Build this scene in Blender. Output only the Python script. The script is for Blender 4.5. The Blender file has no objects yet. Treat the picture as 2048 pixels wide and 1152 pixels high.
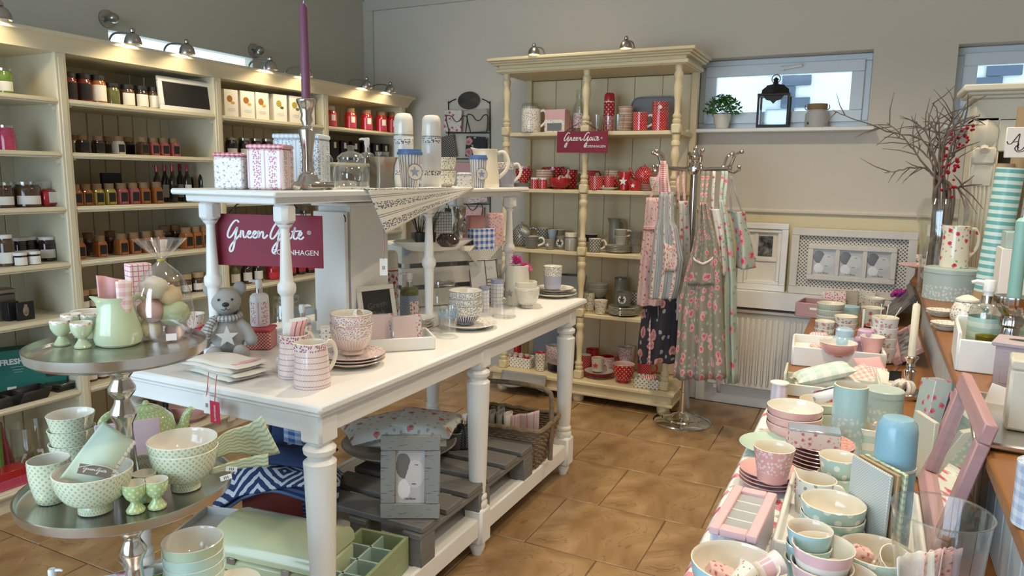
import bpy, math, random
from mathutils import Vector, Matrix
random.seed(7)
SC = bpy.context.scene
COL = SC.collection
PI = math.pi
# ---------------------------------------------------------------- camera
F, CX, CY, H = 1450.0, 1024.0, 576.0, 1.5
def _n(v): return v.normalized()
_Y = _n(Vector((1750 - CX, CY - 365, -F)))
_X = -_n(Vector((-1950 - CX, CY - 312, -F)))
_X = _n(_X - _Y * _X.dot(_Y))
_Z = _X.cross(_Y)
RC = Matrix((_X, _Y, _Z))            # camera axes -> world axes
CAMP = Vector((0, 0, H))
cam = bpy.data.cameras.new('camera'); camo = bpy.data.objects.new('camera', cam); COL.objects.link(camo)
cam.sensor_width = 36; cam.lens = F / 2048 * 36; cam.clip_start = 0.05; cam.clip_end = 200
camo.matrix_world = Matrix.Translation(CAMP) @ RC.to_4x4()
SC.camera = camo
# ---------------------------------------------------------------- world, exposure
w = bpy.data.worlds.new('sky'); SC.world = w; w.use_nodes = True
bg = w.node_tree.nodes['Background']; bg.inputs[0].default_value = (0.62, 0.82, 1.0, 1); bg.inputs[1].default_value = 1.9
SC.view_settings.view_transform = 'Standard'; SC.view_settings.look = 'None'
SC.view_settings.exposure = 0.48; SC.view_settings.gamma = 1.0; SC.view_settings.use_curve_mapping = False
SC.cycles.use_denoising = True
SC.cycles.max_bounces = 7; SC.cycles.diffuse_bounces = 4; SC.cycles.transparent_max_bounces = 16
def area(name, loc, rot, sx, sy, power, col):
    l = bpy.data.lights.new(name, 'AREA'); l.shape = 'RECTANGLE'; l.size = sx; l.size_y = sy
    l.energy = power; l.color = col
    o = bpy.data.objects.new(name, l); COL.objects.link(o); o.location = loc; o.rotation_euler = rot
    return o
# daylight falling through the shop front behind the camera, standing outside its glass
area('shopfront_daylight', (-2.1, -1.9, 1.45), (math.radians(90), 0, 0), 3.2, 2.2, 64, (0.60, 0.80, 1.0))

def ray(px, py): return RC @ Vector((px - CX, CY - py, -F))
def at(px, py, z):
    d = ray(px, py); return CAMP + d * ((z - H) / d.z)
def onx(px, py, x, z=None):
    d = ray(px, py); p = CAMP + d * (x / d.x)
    if z is not None: p.z = z
    return p
def ony(px, py, y, z=None):
    d = ray(px, py); p = CAMP + d * (y / d.y)
    if z is not None: p.z = z
    return p
def sc(p): return -(RC.transposed() @ (Vector(p) - CAMP)).z / F      # metres per pixel at p

# ---------------------------------------------------------------- mesh builder
class MB:
    def __init__(s): s.v = []; s.f = []; s.uv = []; s.m = []; s.T = Matrix.Identity(4)
    def add(s, vs, fs, uvs, mi=0):
        o = len(s.v)
        s.v += [tuple(s.T @ Vector(v)) for v in vs]
        for k, f in enumerate(fs):
            s.f.append([o + i for i in f]); s.uv.append([uvs[k][j] for j in range(len(f))])
            s.m.append(mi[k] if isinstance(mi, list) else mi)
        return s
    def lathe(s, prof, n=24, mi=0, uv='z', flute=0, nf=0, spout=None, sq=0, c=(0, 0, 0)):
        vs = []; fs = []; uvs = []; ms = []
        rm = max(p[0] for p in prof)
        arc = [0]
        for i in range(1, len(prof)): arc.append(arc[-1] + math.hypot(prof[i][0] - prof[i-1][0], prof[i][1] - prof[i-1][1]))
        for p in prof:
            for k in range(n):
                a = 2 * PI * k / n; r = p[0]
                if flute: r *= 1 + flute * (abs(math.cos(a * nf / 2)) - .5)
                if sq: r *= (abs(math.cos(a)) ** sq + abs(math.sin(a)) ** sq) ** (-1 / sq)
                x, y, z = r * math.cos(a), r * math.sin(a), p[1]
                if spout and len(p) > 3:
                    g = math.exp(-((min(a, 2 * PI - a)) / .32) ** 2) * p[3]
                    x += g * spout; z += g * spout * .35
                vs.append((x + c[0], y + c[1], z + c[2]))
        for i in range(len(prof) - 1):
            mm = prof[i][2] if len(prof[i]) > 2 and prof[i][2] is not None else mi
            for k in range(n):
                k2 = (k + 1) % n; q = [i*n+k, i*n+k2, (i+1)*n+k2, (i+1)*n+k]
                if uv == 'xy': u = [(vs[j][0], vs[j][1]) for j in q]
                else:
                    va, vb = (prof[i][1], prof[i+1][1]) if uv == 'z' else (arc[i], arc[i+1])
                    a0, a1 = rm * 2*PI*k/n, rm * 2*PI*(k+1)/n
                    u = [(a0, va), (a1, va), (a1, vb), (a0, vb)]
                if prof[i][0] < 1e-6: q = [q[0], q[2], q[3]]; u = [u[0], u[2], u[3]]
                elif prof[i+1][0] < 1e-6: q = q[:3]; u = u[:3]
                fs.append(q); uvs.append(u); ms.append(mm)
        return s.add(vs, fs, uvs, ms)
    def arcpatch(s, r0, r1, z0, z1, a0, a1, n=8, mi=0):
        vs = []; fs = []; uvs = []
        for k in range(n + 1):
            a = a0 + (a1 - a0) * k / n
            vs += [(r0 * math.cos(a), r0 * math.sin(a), z0), (r1 * math.cos(a), r1 * math.sin(a), z1)]
        for k in range(n):
            fs.append([2*k, 2*k+2, 2*k+3, 2*k+1]); L = (a1 - a0) * r0
            uvs.append([(L*k/n, 0), (L*(k+1)/n, 0), (L*(k+1)/n, z1-z0), (L*k/n, z1-z0)])
        return s.add(vs, fs, uvs, mi)
    def box(s, c, d, mi=0, bev=0.0, top=None, front=None):
        x, y, z = d[0]/2, d[1]/2, d[2]/2; b = min(bev, .45*min(d))
        fs = []; vs = []; ms = []
        if b <= 0:
            vs = [(sx*x, sy*y, sz*z) for sx in (-1,1) for sy in (-1,1) for sz in (-1,1)]
            fs = [[0,1,3,2],[4,6,7,5],[0,4,5,1],[2,3,7,6],[0,2,6,4],[1,5,7,3]]
        else:
            ix = {}
            for sx in (-1,1):
                for sy in (-1,1):
                    for sz in (-1,1):
                        ix[(sx,sy,sz)] = len(vs)
                        vs += [(sx*x, sy*(y-b), sz*(z-b)), (sx*(x-b), sy*y, sz*(z-b)), (sx*(x-b), sy*(y-b), sz*z)]
            g = lambda a, k: ix[a] + k
            for sx in (-1,1):
                q = [g((sx,-1,-1),0), g((sx,1,-1),0), g((sx,1,1),0), g((sx,-1,1),0)]; fs.append(q if sx > 0 else q[::-1])
            for sy in (-1,1):
                q = [g((-1,sy,-1),1), g((1,sy,-1),1), g((1,sy,1),1), g((-1,sy,1),1)]; fs.append(q if sy < 0 else q[::-1])
            for sz in (-1,1):
                q = [g((-1,-1,sz),2), g((1,-1,sz),2), g((1,1,sz),2), g((-1,1,sz),2)]; fs.append(q if sz > 0 else q[::-1])
            for a in (-1,1):
                for e in (-1,1):
                    q = [g((a,e,-1),0), g((a,e,-1),1), g((a,e,1),1), g((a,e,1),0)]; fs.append(q if a*e > 0 else q[::-1])
                    q = [g((a,-1,e),0), g((a,1,e),0), g((a,1,e),2), g((a,-1,e),2)]; fs.append(q if a*e > 0 else q[::-1])
                    q = [g((-1,a,e),1), g((1,a,e),1), g((1,a,e),2), g((-1,a,e),2)]; fs.append(q if a*e < 0 else q[::-1])
            for a in (-1,1):
                for e in (-1,1):
                    for h in (-1,1):
                        q = [g((a,e,h),0), g((a,e,h),1), g((a,e,h),2)]; fs.append(q if a*e*h > 0 else q[::-1])
        uvs = []
        for f in fs:
            P = [Vector(vs[i]) for i in f]; nn = (P[1]-P[0]).cross(P[2]-P[0]); ax = max(range(3), key=lambda i: abs(nn[i]))
            uvs.append([((p.y, p.z), (p.x, p.z), (p.x, p.y))[ax] for p in P])
            m = mi
            if top is not None and ax == 2 and nn.z > 0: m = top
            if front is not None and ax == 1 and nn.y < 0: m = front
            ms.append(m)
        return s.add([(v[0]+c[0], v[1]+c[1], v[2]+c[2]) for v in vs], fs, uvs, ms)
    def tube(s, pts, r, n=8, mi=0, cap=True, flat=1.0):
        pts = [Vector(p) for p in pts]; vs = []; fs = []; uvs = []; L = 0; prev = None
        for i, p in enumerate(pts):
            t = (pts[min(i+1, len(pts)-1)] - pts[max(i-1, 0)]).normalized()
            if prev is None:
                up = Vector((0,0,1)) if abs(t.z) < .9 else Vector((1,0,0)); a = t.cross(up).normalized()
            else: a = (prev - t * prev.dot(t)).normalized()
            prev = a; b = t.cross(a); rr = r[i] if isinstance(r, (list, tuple)) else r
            for k in range(n):
                th = 2*PI*k/n; vs.append(p + a*rr*math.cos(th) + b*rr*flat*math.sin(th))
        for i in range(len(pts)-1):
            l = (pts[i+1]-pts[i]).length
            for k in range(n):
                fs.append([i*n+k, i*n+(k+1)%n, (i+1)*n+(k+1)%n, (i+1)*n+k])
                rr = r[i] if isinstance(r, (list, tuple)) else r
                uvs.append([(2*PI*rr*k/n, L), (2*PI*rr*(k+1)/n, L), (2*PI*rr*(k+1)/n, L+l), (2*PI*rr*k/n, L+l)])
            L += l
        if cap:
            m = len(pts)-1
            fs.append(list(range(n))[::-1]); uvs.append([(0,0)]*n); fs.append([m*n+k for k in range(n)]); uvs.append([(0,0)]*n)
        return s.add(vs, fs, uvs, mi)
    def prism(s, poly, z0, z1, mi=0, side=None):
        n = len(poly); vs = [(x, y, z0) for x, y in poly] + [(x, y, z1) for x, y in poly]
        fs = [list(range(n))[::-1], list(range(n, 2*n))]; uvs = [[poly[i] for i in fs[0]], [poly[i-n] for i in fs[1]]]; ms = [mi, mi]; L = 0
        for k in range(n):
            k2 = (k+1) % n; l = math.dist(poly[k], poly[k2])
            fs.append([k, k2, n+k2, n+k]); uvs.append([(L, z0), (L+l, z0), (L+l, z1), (L, z1)]); L += l; ms.append(mi if side is None else side)
        return s.add(vs, fs, uvs, ms)
    def sheet(s, fn, nu, nv, su=1.0, sv=1.0, mi=0):
        vs = [fn(i/nu, j/nv) for j in range(nv+1) for i in range(nu+1)]; fs = []; uvs = []
        for j in range(nv):
            for i in range(nu):
                a = j*(nu+1)+i; fs.append([a, a+1, a+nu+2, a+nu+1])
                uvs.append([(su*i/nu, sv*j/nv), (su*(i+1)/nu, sv*j/nv), (su*(i+1)/nu, sv*(j+1)/nv), (su*i/nu, sv*(j+1)/nv)])
        return s.add(vs, fs, uvs, mi)
    def ball(s, c, r, n=12, mi=0, sx=1, sy=1, sz=1):
        m = max(5, n//2); pr = [(r*math.sin(PI*i/m), -r*math.cos(PI*i/m)) for i in range(m+1)]; pr[0] = (0, -r); pr[-1] = (0, r)
        T = s.T; s.T = T @ Matrix.Translation(c) @ Matrix.Diagonal((sx, sy, sz, 1)); s.lathe(pr, n, mi); s.T = T; return s
    def mesh(s, name, mats, sharp=38):
        me = bpy.data.meshes.new(name); me.from_pydata(s.v, [], s.f)
        ul = me.uv_layers.new(name='UVMap'); flat = []
        for u in s.uv:
            for q in u: flat += [q[0], q[1]]
        ul.data.foreach_set('uv', flat)
        for m in (mats if isinstance(mats, (list, tuple)) else [mats]): me.materials.append(M(m))
        me.polygons.foreach_set('material_index', s.m)
        me.polygons.foreach_set('use_smooth', [True]*len(s.f))
        me.update(); me.set_sharp_from_angle(angle=math.radians(sharp))
        return me
    def obj(s, name, mats, parent=None, loc=(0,0,0), rot=(0,0,0), sharp=38, thick=0):
        return mobj(name, s.mesh(name, mats, sharp), parent, loc, rot, thick)
def mobj(name, me, parent=None, loc=(0,0,0), rot=(0,0,0), thick=0):
    o = bpy.data.objects.new(name, me); COL.objects.link(o); o.location = loc; o.rotation_euler = rot
    if parent is not None: o.parent = parent
    if thick:
        md = o.modifiers.new('thickness', 'SOLIDIFY'); md.thickness = thick; md.offset = 0
    return o
def tag(o, label, cat, group=None):
    o['label'] = label; o['category'] = cat
    if group: o['group'] = group
    return o
def thing(name, label, cat, loc, rz=0, group=None, rot=None):
    o = bpy.data.objects.new(name, None); COL.objects.link(o); o.location = loc; o.empty_display_size = .05
    o.rotation_euler = rot if rot else (0, 0, rz)
    return tag(o, label, cat, group)
def struct(o): o['kind'] = 'structure'; return o
def copy_tree(o, loc, rz=None, label=None, parent=None):
    c = o.copy(); COL.objects.link(c); c.parent = parent
    if parent is None:
        c.location = loc
        if rz is not None: c.rotation_euler = (0, 0, rz)
        if label: c['label'] = label
    for ch in o.children: copy_tree(ch, None, parent=c)
    return c
def TX(x=0, y=0, z=0): return Matrix.Translation((x, y, z))
def RX(a, ax='Z'): return Matrix.Rotation(a, 4, ax)
def crom(pts, k=6):
    P = [Vector(p) for p in pts]; out = []
    for i in range(len(P)-1):
        a, b, c, d = P[max(i-1,0)], P[i], P[i+1], P[min(i+2, len(P)-1)]
        for j in range(k):
            t = j/k; out.append(.5*((2*b)+(c-a)*t+(2*a-5*b+4*c-d)*t*t+(3*b-a-3*c+d)*t**3))
    out.append(P[-1]); return out
# ---------------------------------------------------------------- materials
MATS = {}
DEF = {}
class G:
    def __init__(s, m):
        m.use_nodes = True; s.t = m.node_tree; s.n = s.t.nodes; s.l = s.t.links; s.b = s.n['Principled BSDF']; s._uv = None
    def new(s, ty, **kw):
        n = s.n.new(ty)
        for k, v in kw.items(): setattr(n, k, v)
        return n
    def put(s, sock, v):
        if isinstance(v, bpy.types.NodeSocket): s.l.new(v, sock)
        else:
            if isinstance(v, (tuple, list)) and len(v) == 3 and sock.type == 'RGBA': v = (*v, 1)
            sock.default_value = v
    def math(s, op, a, b=0.0, c=0.0):
        n = s.new('ShaderNodeMath', operation=op); s.put(n.inputs[0], a); s.put(n.inputs[1], b)
        if op in ('COMPARE', 'MULTIPLY_ADD', 'SMOOTH_MIN'): s.put(n.inputs[2], c)
        return n.outputs[0]
    def mix(s, f, a, b):
        n = s.new('ShaderNodeMix', data_type='RGBA'); s.put(n.inputs[0], f); s.put(n.inputs[6], a); s.put(n.inputs[7], b); return n.outputs[2]
    def uv(s):
        if s._uv is None:
            tc = s.new('ShaderNodeTexCoord'); sp = s.new('ShaderNodeSeparateXYZ'); s.l.new(tc.outputs['UV'], sp.inputs[0])
            s._uv = (sp.outputs[0], sp.outputs[1], tc.outputs['UV'], tc.outputs['Object'])
        return s._uv
    def noise(s, scale, detail=3, vec=None, dist=0):
        n = s.new('ShaderNodeTexNoise'); n.inputs['Scale'].default_value = scale; n.inputs['Detail'].default_value = detail; n.inputs['Distortion'].default_value = dist
        s.l.new(vec if vec is not None else s.uv()[3], n.inputs['Vector']); return n.outputs['Fac']
    def vec(s, x, y, z=0.0):
        n = s.new('ShaderNodeCombineXYZ'); s.put(n.inputs[0], x); s.put(n.inputs[1], y); s.put(n.inputs[2], z); return n.outputs[0]
    def vor(s, sp, vec=None):
        n = s.new('ShaderNodeTexVoronoi', voronoi_dimensions='2D'); n.inputs['Scale'].default_value = 1/sp; n.inputs['Randomness'].default_value = .8
        s.l.new(vec if vec is not None else s.uv()[2], n.inputs['Vector'])
        q = s.new('ShaderNodeSeparateColor'); s.l.new(n.outputs['Color'], q.inputs[0]); return n.outputs['Distance'], q.outputs[0], q.outputs[1]
    def lt(s, a, b): return s.math('LESS_THAN', a, b)
    def gt(s, a, b): return s.math('GREATER_THAN', a, b)
    def mul(s, a, b): return s.math('MULTIPLY', a, b)
    def band(s, v, a, b): return s.mul(s.gt(v, a), s.lt(v, b))
    def tri(s, x, sp): return s.math('ABSOLUTE', s.math('SUBTRACT', s.math('FRACT', s.math('DIVIDE', x, sp)), .5))   # 0 at mid, .5 at ends
    def ramp(s, f, stops):
        n = s.new('ShaderNodeValToRGB'); e = n.color_ramp.elements
        while len(e) < len(stops): e.new(.5)
        for k, (p, c) in enumerate(stops): e[k].position = p; e[k].color = (*c, 1)
        s.put(n.inputs[0], f); return n.outputs[0]
    def bump(s, h, st=.3, d=.002):
        n = s.new('ShaderNodeBump'); n.inputs['Strength'].default_value = st; n.inputs['Distance'].default_value = d
        s.put(n.inputs['Height'], h); s.l.new(n.outputs[0], s.b.inputs['Normal'])
    # patterns
    def dots(s, base, dot, sp, r):
        u, v = s.uv()[:2]
        def d(o):
            a = s.math('SUBTRACT', s.math('FRACT', s.math('ADD', s.math('DIVIDE', u, sp), o)), .5); b = s.math('SUBTRACT', s.math('FRACT', s.math('ADD', s.math('DIVIDE', v, sp), o)), .5)
            return s.math('ADD', s.mul(a, a), s.mul(b, b))
        return s.mix(s.lt(s.math('MINIMUM', d(0.0), d(.5)), r*r), base, dot)
    def stripes(s, a, b, sp, ax=1, duty=.5):
        return s.mix(s.lt(s.tri(s.uv()[ax], sp), duty/2), a, b)
    def gingham(s, a, b, sp):
        u, v = s.uv()[:2]
        f = s.mul(s.math('ADD', s.lt(s.tri(u, sp), .25), s.lt(s.tri(v, sp), .25)), .5); return s.mix(f, a, b)
    def lines(s, a, b, sp, th=.1):
        u, v = s.uv()[:2]
        return s.mix(s.math('MAXIMUM', s.lt(s.tri(u, sp), th), s.lt(s.tri(v, sp), th)), a, b)
    def floral(s, base, fl, leaf, sp, dens=.6, r=.3, core=None):
        u, v, uvv, ob = s.uv(); nz = s.noise(3.2/sp, 2, uvv)
        d, c1, c2 = s.vor(sp); dd = s.math('ADD', d, s.mul(s.math('SUBTRACT', nz, .5), .35))
        fm = s.mul(s.lt(dd, r), s.lt(c1, dens))
        off = s.vec(s.math('ADD', u, sp*.37), s.math('ADD', v, sp*.61))
        d2, e1, e2 = s.vor(sp*.62, off); lm = s.mul(s.lt(s.math('ADD', d2, s.mul(s.math('SUBTRACT', nz, .5), .5)), .2), s.lt(e1, dens))
        col = s.mix(lm, base, leaf); shade = core if core else tuple(x*.6 for x in fl)
        col = s.mix(fm, col, s.mix(s.lt(s.math('ADD', d, s.mul(s.math('SUBTRACT', nz, .5), .7)), r*.45), fl, shade)); return col
def defmat(name, rough=.5, metal=0.0, coat=0.0, **kw):
    def deco(fn): DEF[name] = (fn, rough, metal, coat, kw); return fn
    return deco
def M(name):
    if not isinstance(name, str): return name
    if name not in MATS: MATS[name] = bpy.data.materials.new(name); TODO.append(name)
    return MATS[name]
TODO = []
def finish_materials():
    for name in TODO:
        g = G(MATS[name]); fn, rough, metal, coat, kw = DEF[name]
        c = fn(g) if callable(fn) else fn
        if c is not None: g.put(g.b.inputs['Base Color'], c)
        g.b.inputs['Roughness'].default_value = rough; g.b.inputs['Metallic'].default_value = metal; g.b.inputs['Coat Weight'].default_value = coat
        for k, v in kw.items(): g.put(g.b.inputs[k.replace('_', ' ')], v(g) if callable(v) else v)
def P(name, col, rough=.5, metal=0.0, coat=0.0, **kw): DEF[name] = (col, rough, metal, coat, kw)
def D(name, fn, rough=.5, metal=0.0, coat=0.0, **kw): DEF[name] = (fn, rough, metal, coat, kw)
def glassmat(name, tint=(1,1,1), gl=1.0, f0=.05):
    m = bpy.data.materials.new(name); g = G(m); g.n.remove(g.b)
    tr = g.new('ShaderNodeBsdfTransparent'); tr.inputs[0].default_value = (*tint, 1)
    go = g.new('ShaderNodeBsdfGlossy'); go.inputs['Roughness'].default_value = .03; go.inputs[0].default_value = (gl, gl, gl, 1)
    lw = g.new('ShaderNodeLayerWeight'); lw.inputs[0].default_value = .5; q = g.math('POWER', lw.outputs['Facing'], 4.0); fr = g.math('MULTIPLY_ADD', q, .7, f0).node
    mx = g.new('ShaderNodeMixShader'); g.l.new(fr.outputs[0], mx.inputs[0]); g.l.new(tr.outputs[0], mx.inputs[1]); g.l.new(go.outputs[0], mx.inputs[2])
    g.l.new(mx.outputs[0], g.n['Material Output'].inputs[0]); MATS[name] = m
glassmat('glass', (.97, .98, .975), 1.0, .08); glassmat('cello', (.95, .95, .95), 1.0, .2); glassmat('pane', (.97, .99, 1.0)); glassmat('glass_thick', (.90, .92, .91), 1.0, .15); glassmat('glass_gold', (.72, .66, .25)); glassmat('glass_smoke', (.45, .42, .36))
def frost(name):
    m = bpy.data.materials.new(name); g = G(m); g.n.remove(g.b); t = g.new('ShaderNodeBsdfTranslucent'); t.inputs[0].default_value = (.95, .97, 1, 1); g.l.new(t.outputs[0], g.n['Material Output'].inputs[0]); MATS[name] = m
frost('frosted')
def emis(name, col, st):
    m = bpy.data.materials.new(name); g = G(m); g.b.inputs['Base Color'].default_value = (*col, 1); g.b.inputs['Emission Color'].default_value = (*col, 1); g.b.inputs['Emission Strength'].default_value = st; MATS[name] = m
emis('bulb', (1, .78, .45), 6.0); emis('downlight', (1, .8, .55), 8.0)
def paint(c, amt=.06, sc_=9):
    def f(g):
        g.bump(g.noise(60, 2), .08, .001); return g.mix(g.noise(sc_, 4), tuple(x*(1-amt) for x in c), tuple(min(1, x*(1+amt*.5)) for x in c))
    return f
D('white_paint', paint((.80, .80, .77), .04), .32)
D('cream_paint', paint((.70, .64, .47), .07), .42)
D('cabinet_cream', paint((.72, .61, .38), .08), .45)
D('pilaster_cream', paint((.74, .70, .56), .05), .4)
D('wall_paint', paint((.65, .60, .51), .04, 3), .85)
D('wall_grey', paint((.58, .56, .48), .04, 3), .85)
D('dado_paint', paint((.74, .66, .43), .05, 4), .8)
D('ceiling_paint', paint((.66, .63, .58), .03, 2), .9)
D('upvc', (.72, .80, .86), .25)
P('white_metal', (.74, .72, .66), .35); P('black', (.012, .012, .013), .45); P('dark', (.03, .028, .026), .5); P('iron', (.03, .027, .024), .5, .6)
P('chrome', (.62, .60, .57), .12, 1.0); P('silver', (.55, .52, .48), .2, 1.0); P('nickel', (.42, .40, .37), .28, 1.0); P('steel_dark', (.25, .24, .23), .3, 1.0)
D('silver_tray', lambda g: g.mix(g.noise(14, 4), (.48, .46, .44), (.74, .72, .69)), .27, 1.0)
P('brass', (.55, .42, .2), .3, 1.0)
def wood(a, b, sx=2, sy=30):
    def f(g):
        u, v, uvv, ob = g.uv(); n = g.noise(1.0, 5, g.vec(g.mul(u, sx), g.mul(v, sy)), .6); g.bump(n, .15, .001); return g.mix(n, a, b)
    return f
D('counter_wood', wood((.20, .075, .016), (.32, .135, .034), 30, 2), .38)
D('grey_wood', wood((.10, .10, .095), (.23, .22, .205), 3, 60), .7)
D('frame_greywood', wood((.20, .21, .20), (.30, .31, .29), 40, 3), .6)
D('white_wood', wood((.50, .48, .42), (.68, .66, .60), 3, 50), .6)
D('green_wood', wood((.22, .28, .14), (.36, .43, .25), 4, 50), .6); D('mint_wood', wood((.32, .46, .42), (.44, .58, .54), 4, 50), .6)
D('red_wood', wood((.10, .014, .01), (.22, .03, .02), 3, 60), .55); D('pink_wood', wood((.36, .21, .22), (.50, .31, .32), 3, 60), .55)
D('lilac_wood', wood((.36, .30, .33), (.52, .46, .48), 3, 60), .6)
D('raw_wood', wood((.33, .20, .10), (.48, .31, .17), 3, 60), .55)
D('bark', lambda g: g.mix(g.noise(40, 4), (.06, .045, .035), (.22, .17, .13)), .8)
D('cork', lambda g: g.mix(g.noise(220, 3), (.17, .10, .05), (.36, .23, .12)), .85)
def tilemat(i):
    def f(g):
        ob = g.uv()[3]; n = g.noise(2.2, 6, ob, 1.6); n2 = g.noise(9, 4, ob, .5)
        c = g.ramp(n, [(.28, (.17, .090, .036)), (.45, (.30, .185, .085)), (.62, (.43, .29, .150)), (.8, (.36, .215, .095))])
        g.bump(n2, .12, .002)
        vein = g.lt(g.math('ABSOLUTE', g.math('SUBTRACT', g.noise(3.1, 6, ob, 2.2), .52)), .004)
        return g.mix(g.mul(vein, .55), g.mix(g.mul(n2, .35), c, (.24, .13, .05)), (.10, .05, .02))
    return f
D('tile_stone', tilemat(0), .30); D('grout', (.22, .16, .10), .9)
D('wicker', lambda g: g.mix(g.noise(60, 3), (.10, .065, .035), (.30, .22, .14)), .7)
D('slate', paint((.09, .12, .17), .3, 5), .5)
# ================================================================ setting
XL, YB, XR, YR, ZC = -3.8, 4.95, 2.3, -1.6, 2.95
m = MB(); m.box(((XL+XR)/2, (YB+YR)/2, -.02), (XR-XL+.6, YB-YR+.6, .03)); floor = struct(m.obj('floor', 'grout'))
tm = MB(); tm.box((0, 0, -.004), (.470, .466, .012), 0, .003); tme = tm.mesh('tile', 'tile_stone')
r0 = 2.56
for r in range(-9, 6):
    for k in range(-8, 9):
        cx = -.714 + .237 + .157*r + .474*k + (-.474*((r)//3))
        cy = r0 + .235 + .47*r
        if cx < XL-.1 or cx > XR+.1 or cy < YR-.1 or cy > YB+.1: continue
        t = mobj('tile', tme, floor, (cx, cy, 0)); q = (r*7+k*13) % 4
# walls
def wall(name, boxes, mat):
    m = MB()
    for c, d in boxes: m.box(c, d)
    return struct(m.obj(name, mat))
def B(x0, x1, y0, y1, z0, z1): return (((x0+x1)/2, (y0+y1)/2, (z0+z1)/2), (x1-x0, y1-y0, z1-z0))
SY0, SY1, SZ0, SZ1 = 2.70, 3.73, 1.95, 2.262
wall('wall_left', [B(XL-.07, XL, YR, SY0, 0, ZC), B(XL-.07, XL, SY1, YB+.3, 0, ZC), B(XL-.07, XL, SY0, SY1, 0, SZ0), B(XL-.07, XL, SY0, SY1, SZ1, ZC)], 'wall_grey')
m = MB(); m.box((XL-.012, (SY0+SY1)/2, (SZ0+SZ1)/2), (.006, SY1-SY0, SZ1-SZ0)); sw = struct(m.obj('window_3', 'pane'))
W1 = (-1.108, -.068); W2 = (.365, 1.42); WZ = (1.829, 2.283)
bk = [B(XL-.3, XR+.3, YB, YB+.3, 0, WZ[0]), B(XL-.3, XR+.3, YB, YB+.3, WZ[1], ZC), B(XL-.3, W1[0], YB, YB+.3, WZ[0], WZ[1]), B(W1[1], W2[0], YB, YB+.3, WZ[0], WZ[1]), B(W2[1], XR+.3, YB, YB+.3, WZ[0], WZ[1])]
wall('wall_back', bk, 'wall_paint')
wall('wall_right', [B(XR, XR+.3, YR, YB, 0, ZC)], 'wall_paint')
wall('wall_rear', [B(XL-.3, XR+.3, YR-.2, YR, 0, .3), B(XL-.3, XR+.3, YR-.2, YR, 2.6, ZC), B(XL-.3, -3.75, YR-.2, YR, .3, 2.6), B(-.45, XR+.3, YR-.2, YR, .3, 2.6)], 'wall_paint')
wall('ceiling', [B(XL-.3, XR+.3, YR-.2, YB+.3, ZC, ZC+.1)], 'ceiling_paint')
wall('trim_1', [B(XL, -3.71, YB-.02, YB, 0, 2.80), B(XL, XR, YB-.025, YB, 2.80, 2.878)], 'wall_grey')          # corner pilaster strip and beam
wall('trim_2', [B(-1.0, .6, YB-.006, YB, .1, 1.295)], 'dado_paint')
m = MB(); m.T = Matrix(((0,0,1,0),(1,0,0,0),(0,1,0,0),(0,0,0,1)))
m.prism([(YB, 1.292), (YB-.012, 1.292), (YB-.022, 1.302), (YB-.022, 1.312), (YB-.010, 1.320), (YB, 1.324)], -1.1, 1.6); struct(m.obj('trim_3', 'wall_paint'))
wall('baseboard_back', [B(-1.0, .3, YB-.02, YB-.006, 0, .13)], 'white_paint')
m = MB()
for x in (-3.72, -2.65, -1.57, -.48): m.box((x, YR-.1, 1.45), (.07, .06, 2.3), 0, .004)
for z in (.33, 2.57): m.box((-2.1, YR-.1, z), (3.3, .06, .06), 0, .004)
struct(m.obj('window_4', 'upvc'))
# windows with tilt sash
def window(n, x0, x1):
    y = YB + .15; zc = (WZ[0]+WZ[1])/2
    o = bpy.data.objects.new('window_%d' % n, None); COL.objects.link(o); o.location = ((x0+x1)/2, y, WZ[0]); struct(o)
    hw, hh = (x1-x0)/2, WZ[1]-WZ[0]
    def ring(nm, w0, z0, z1, t, d, yy):
        m = MB(); m.box((0, yy, z0+t/2), (2*w0, d, t), 0, .004); m.box((0, yy, z1-t/2), (2*w0, d, t), 0, .004)
        for s in (-1, 1): m.box((s*(w0-t/2), yy, (z0+z1)/2), (t, d, z1-z0-2*t), 0, .004)
        m.obj(nm, 'upvc', o)
    ring('window_frame', hw-.002, .004, hh-.002, .045, .07, 0); ring('sash', hw-.04, .042, hh-.038, .072, .05, -.03)
    m = MB(); m.box((0, -.02, hh/2), (2*(hw-.11), .006, hh-.21)); m.obj('pane', 'pane', o)
    m = MB(); m.box((0, -.065, hh-.075), (.03, .02, .03), 0, .004); m.tube([(0, -.085, hh-.075), (.12, -.09, hh-.062)], .009); m.obj('handle', 'white_paint', o)
    m = MB(); m.box(((x0+x1)/2, YB+.02, WZ[0]-.012), (x1-x0+.08, .22, .026), 0, .006); struct(m.obj('window_sill' if n == 1 else 'window_sill', 'white_paint'))
window(1, *W1); window(2, *W2)
# the neighbouring building seen through the panes
nb = thing('neighbour_building', 'white rendered building with a slate-clad strip outside the small windows', 'building', (0, 8.5, 0))
m = MB(); m.box((0, .1, 2.5), (14, .2, 7)); m.obj('wall', 'white_paint', nb)
sl = MB(); sl.box((0, 0, 0), (.29, .03, .105), 0, .004); slm = sl.mesh('slate', 'slate')
def slates(xa, xb, z0, n):
    k = 0
    for r in range(n):
        x = xa + (.15 if r % 2 else 0)
        while x < xb: mobj('slate', slm, nb, (x+.15, -.02, z0 + .115*r)); x += .3
slates(ony(1533, 190, 8.5).x, ony(1610, 190, 8.5).x-.2, ony(1570, 228, 8.5).z, 7); slates(ony(1930, 190, 8.5).x, ony(2030, 190, 8.5).x-.2, ony(1980, 215, 8.5).z, 9)
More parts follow.
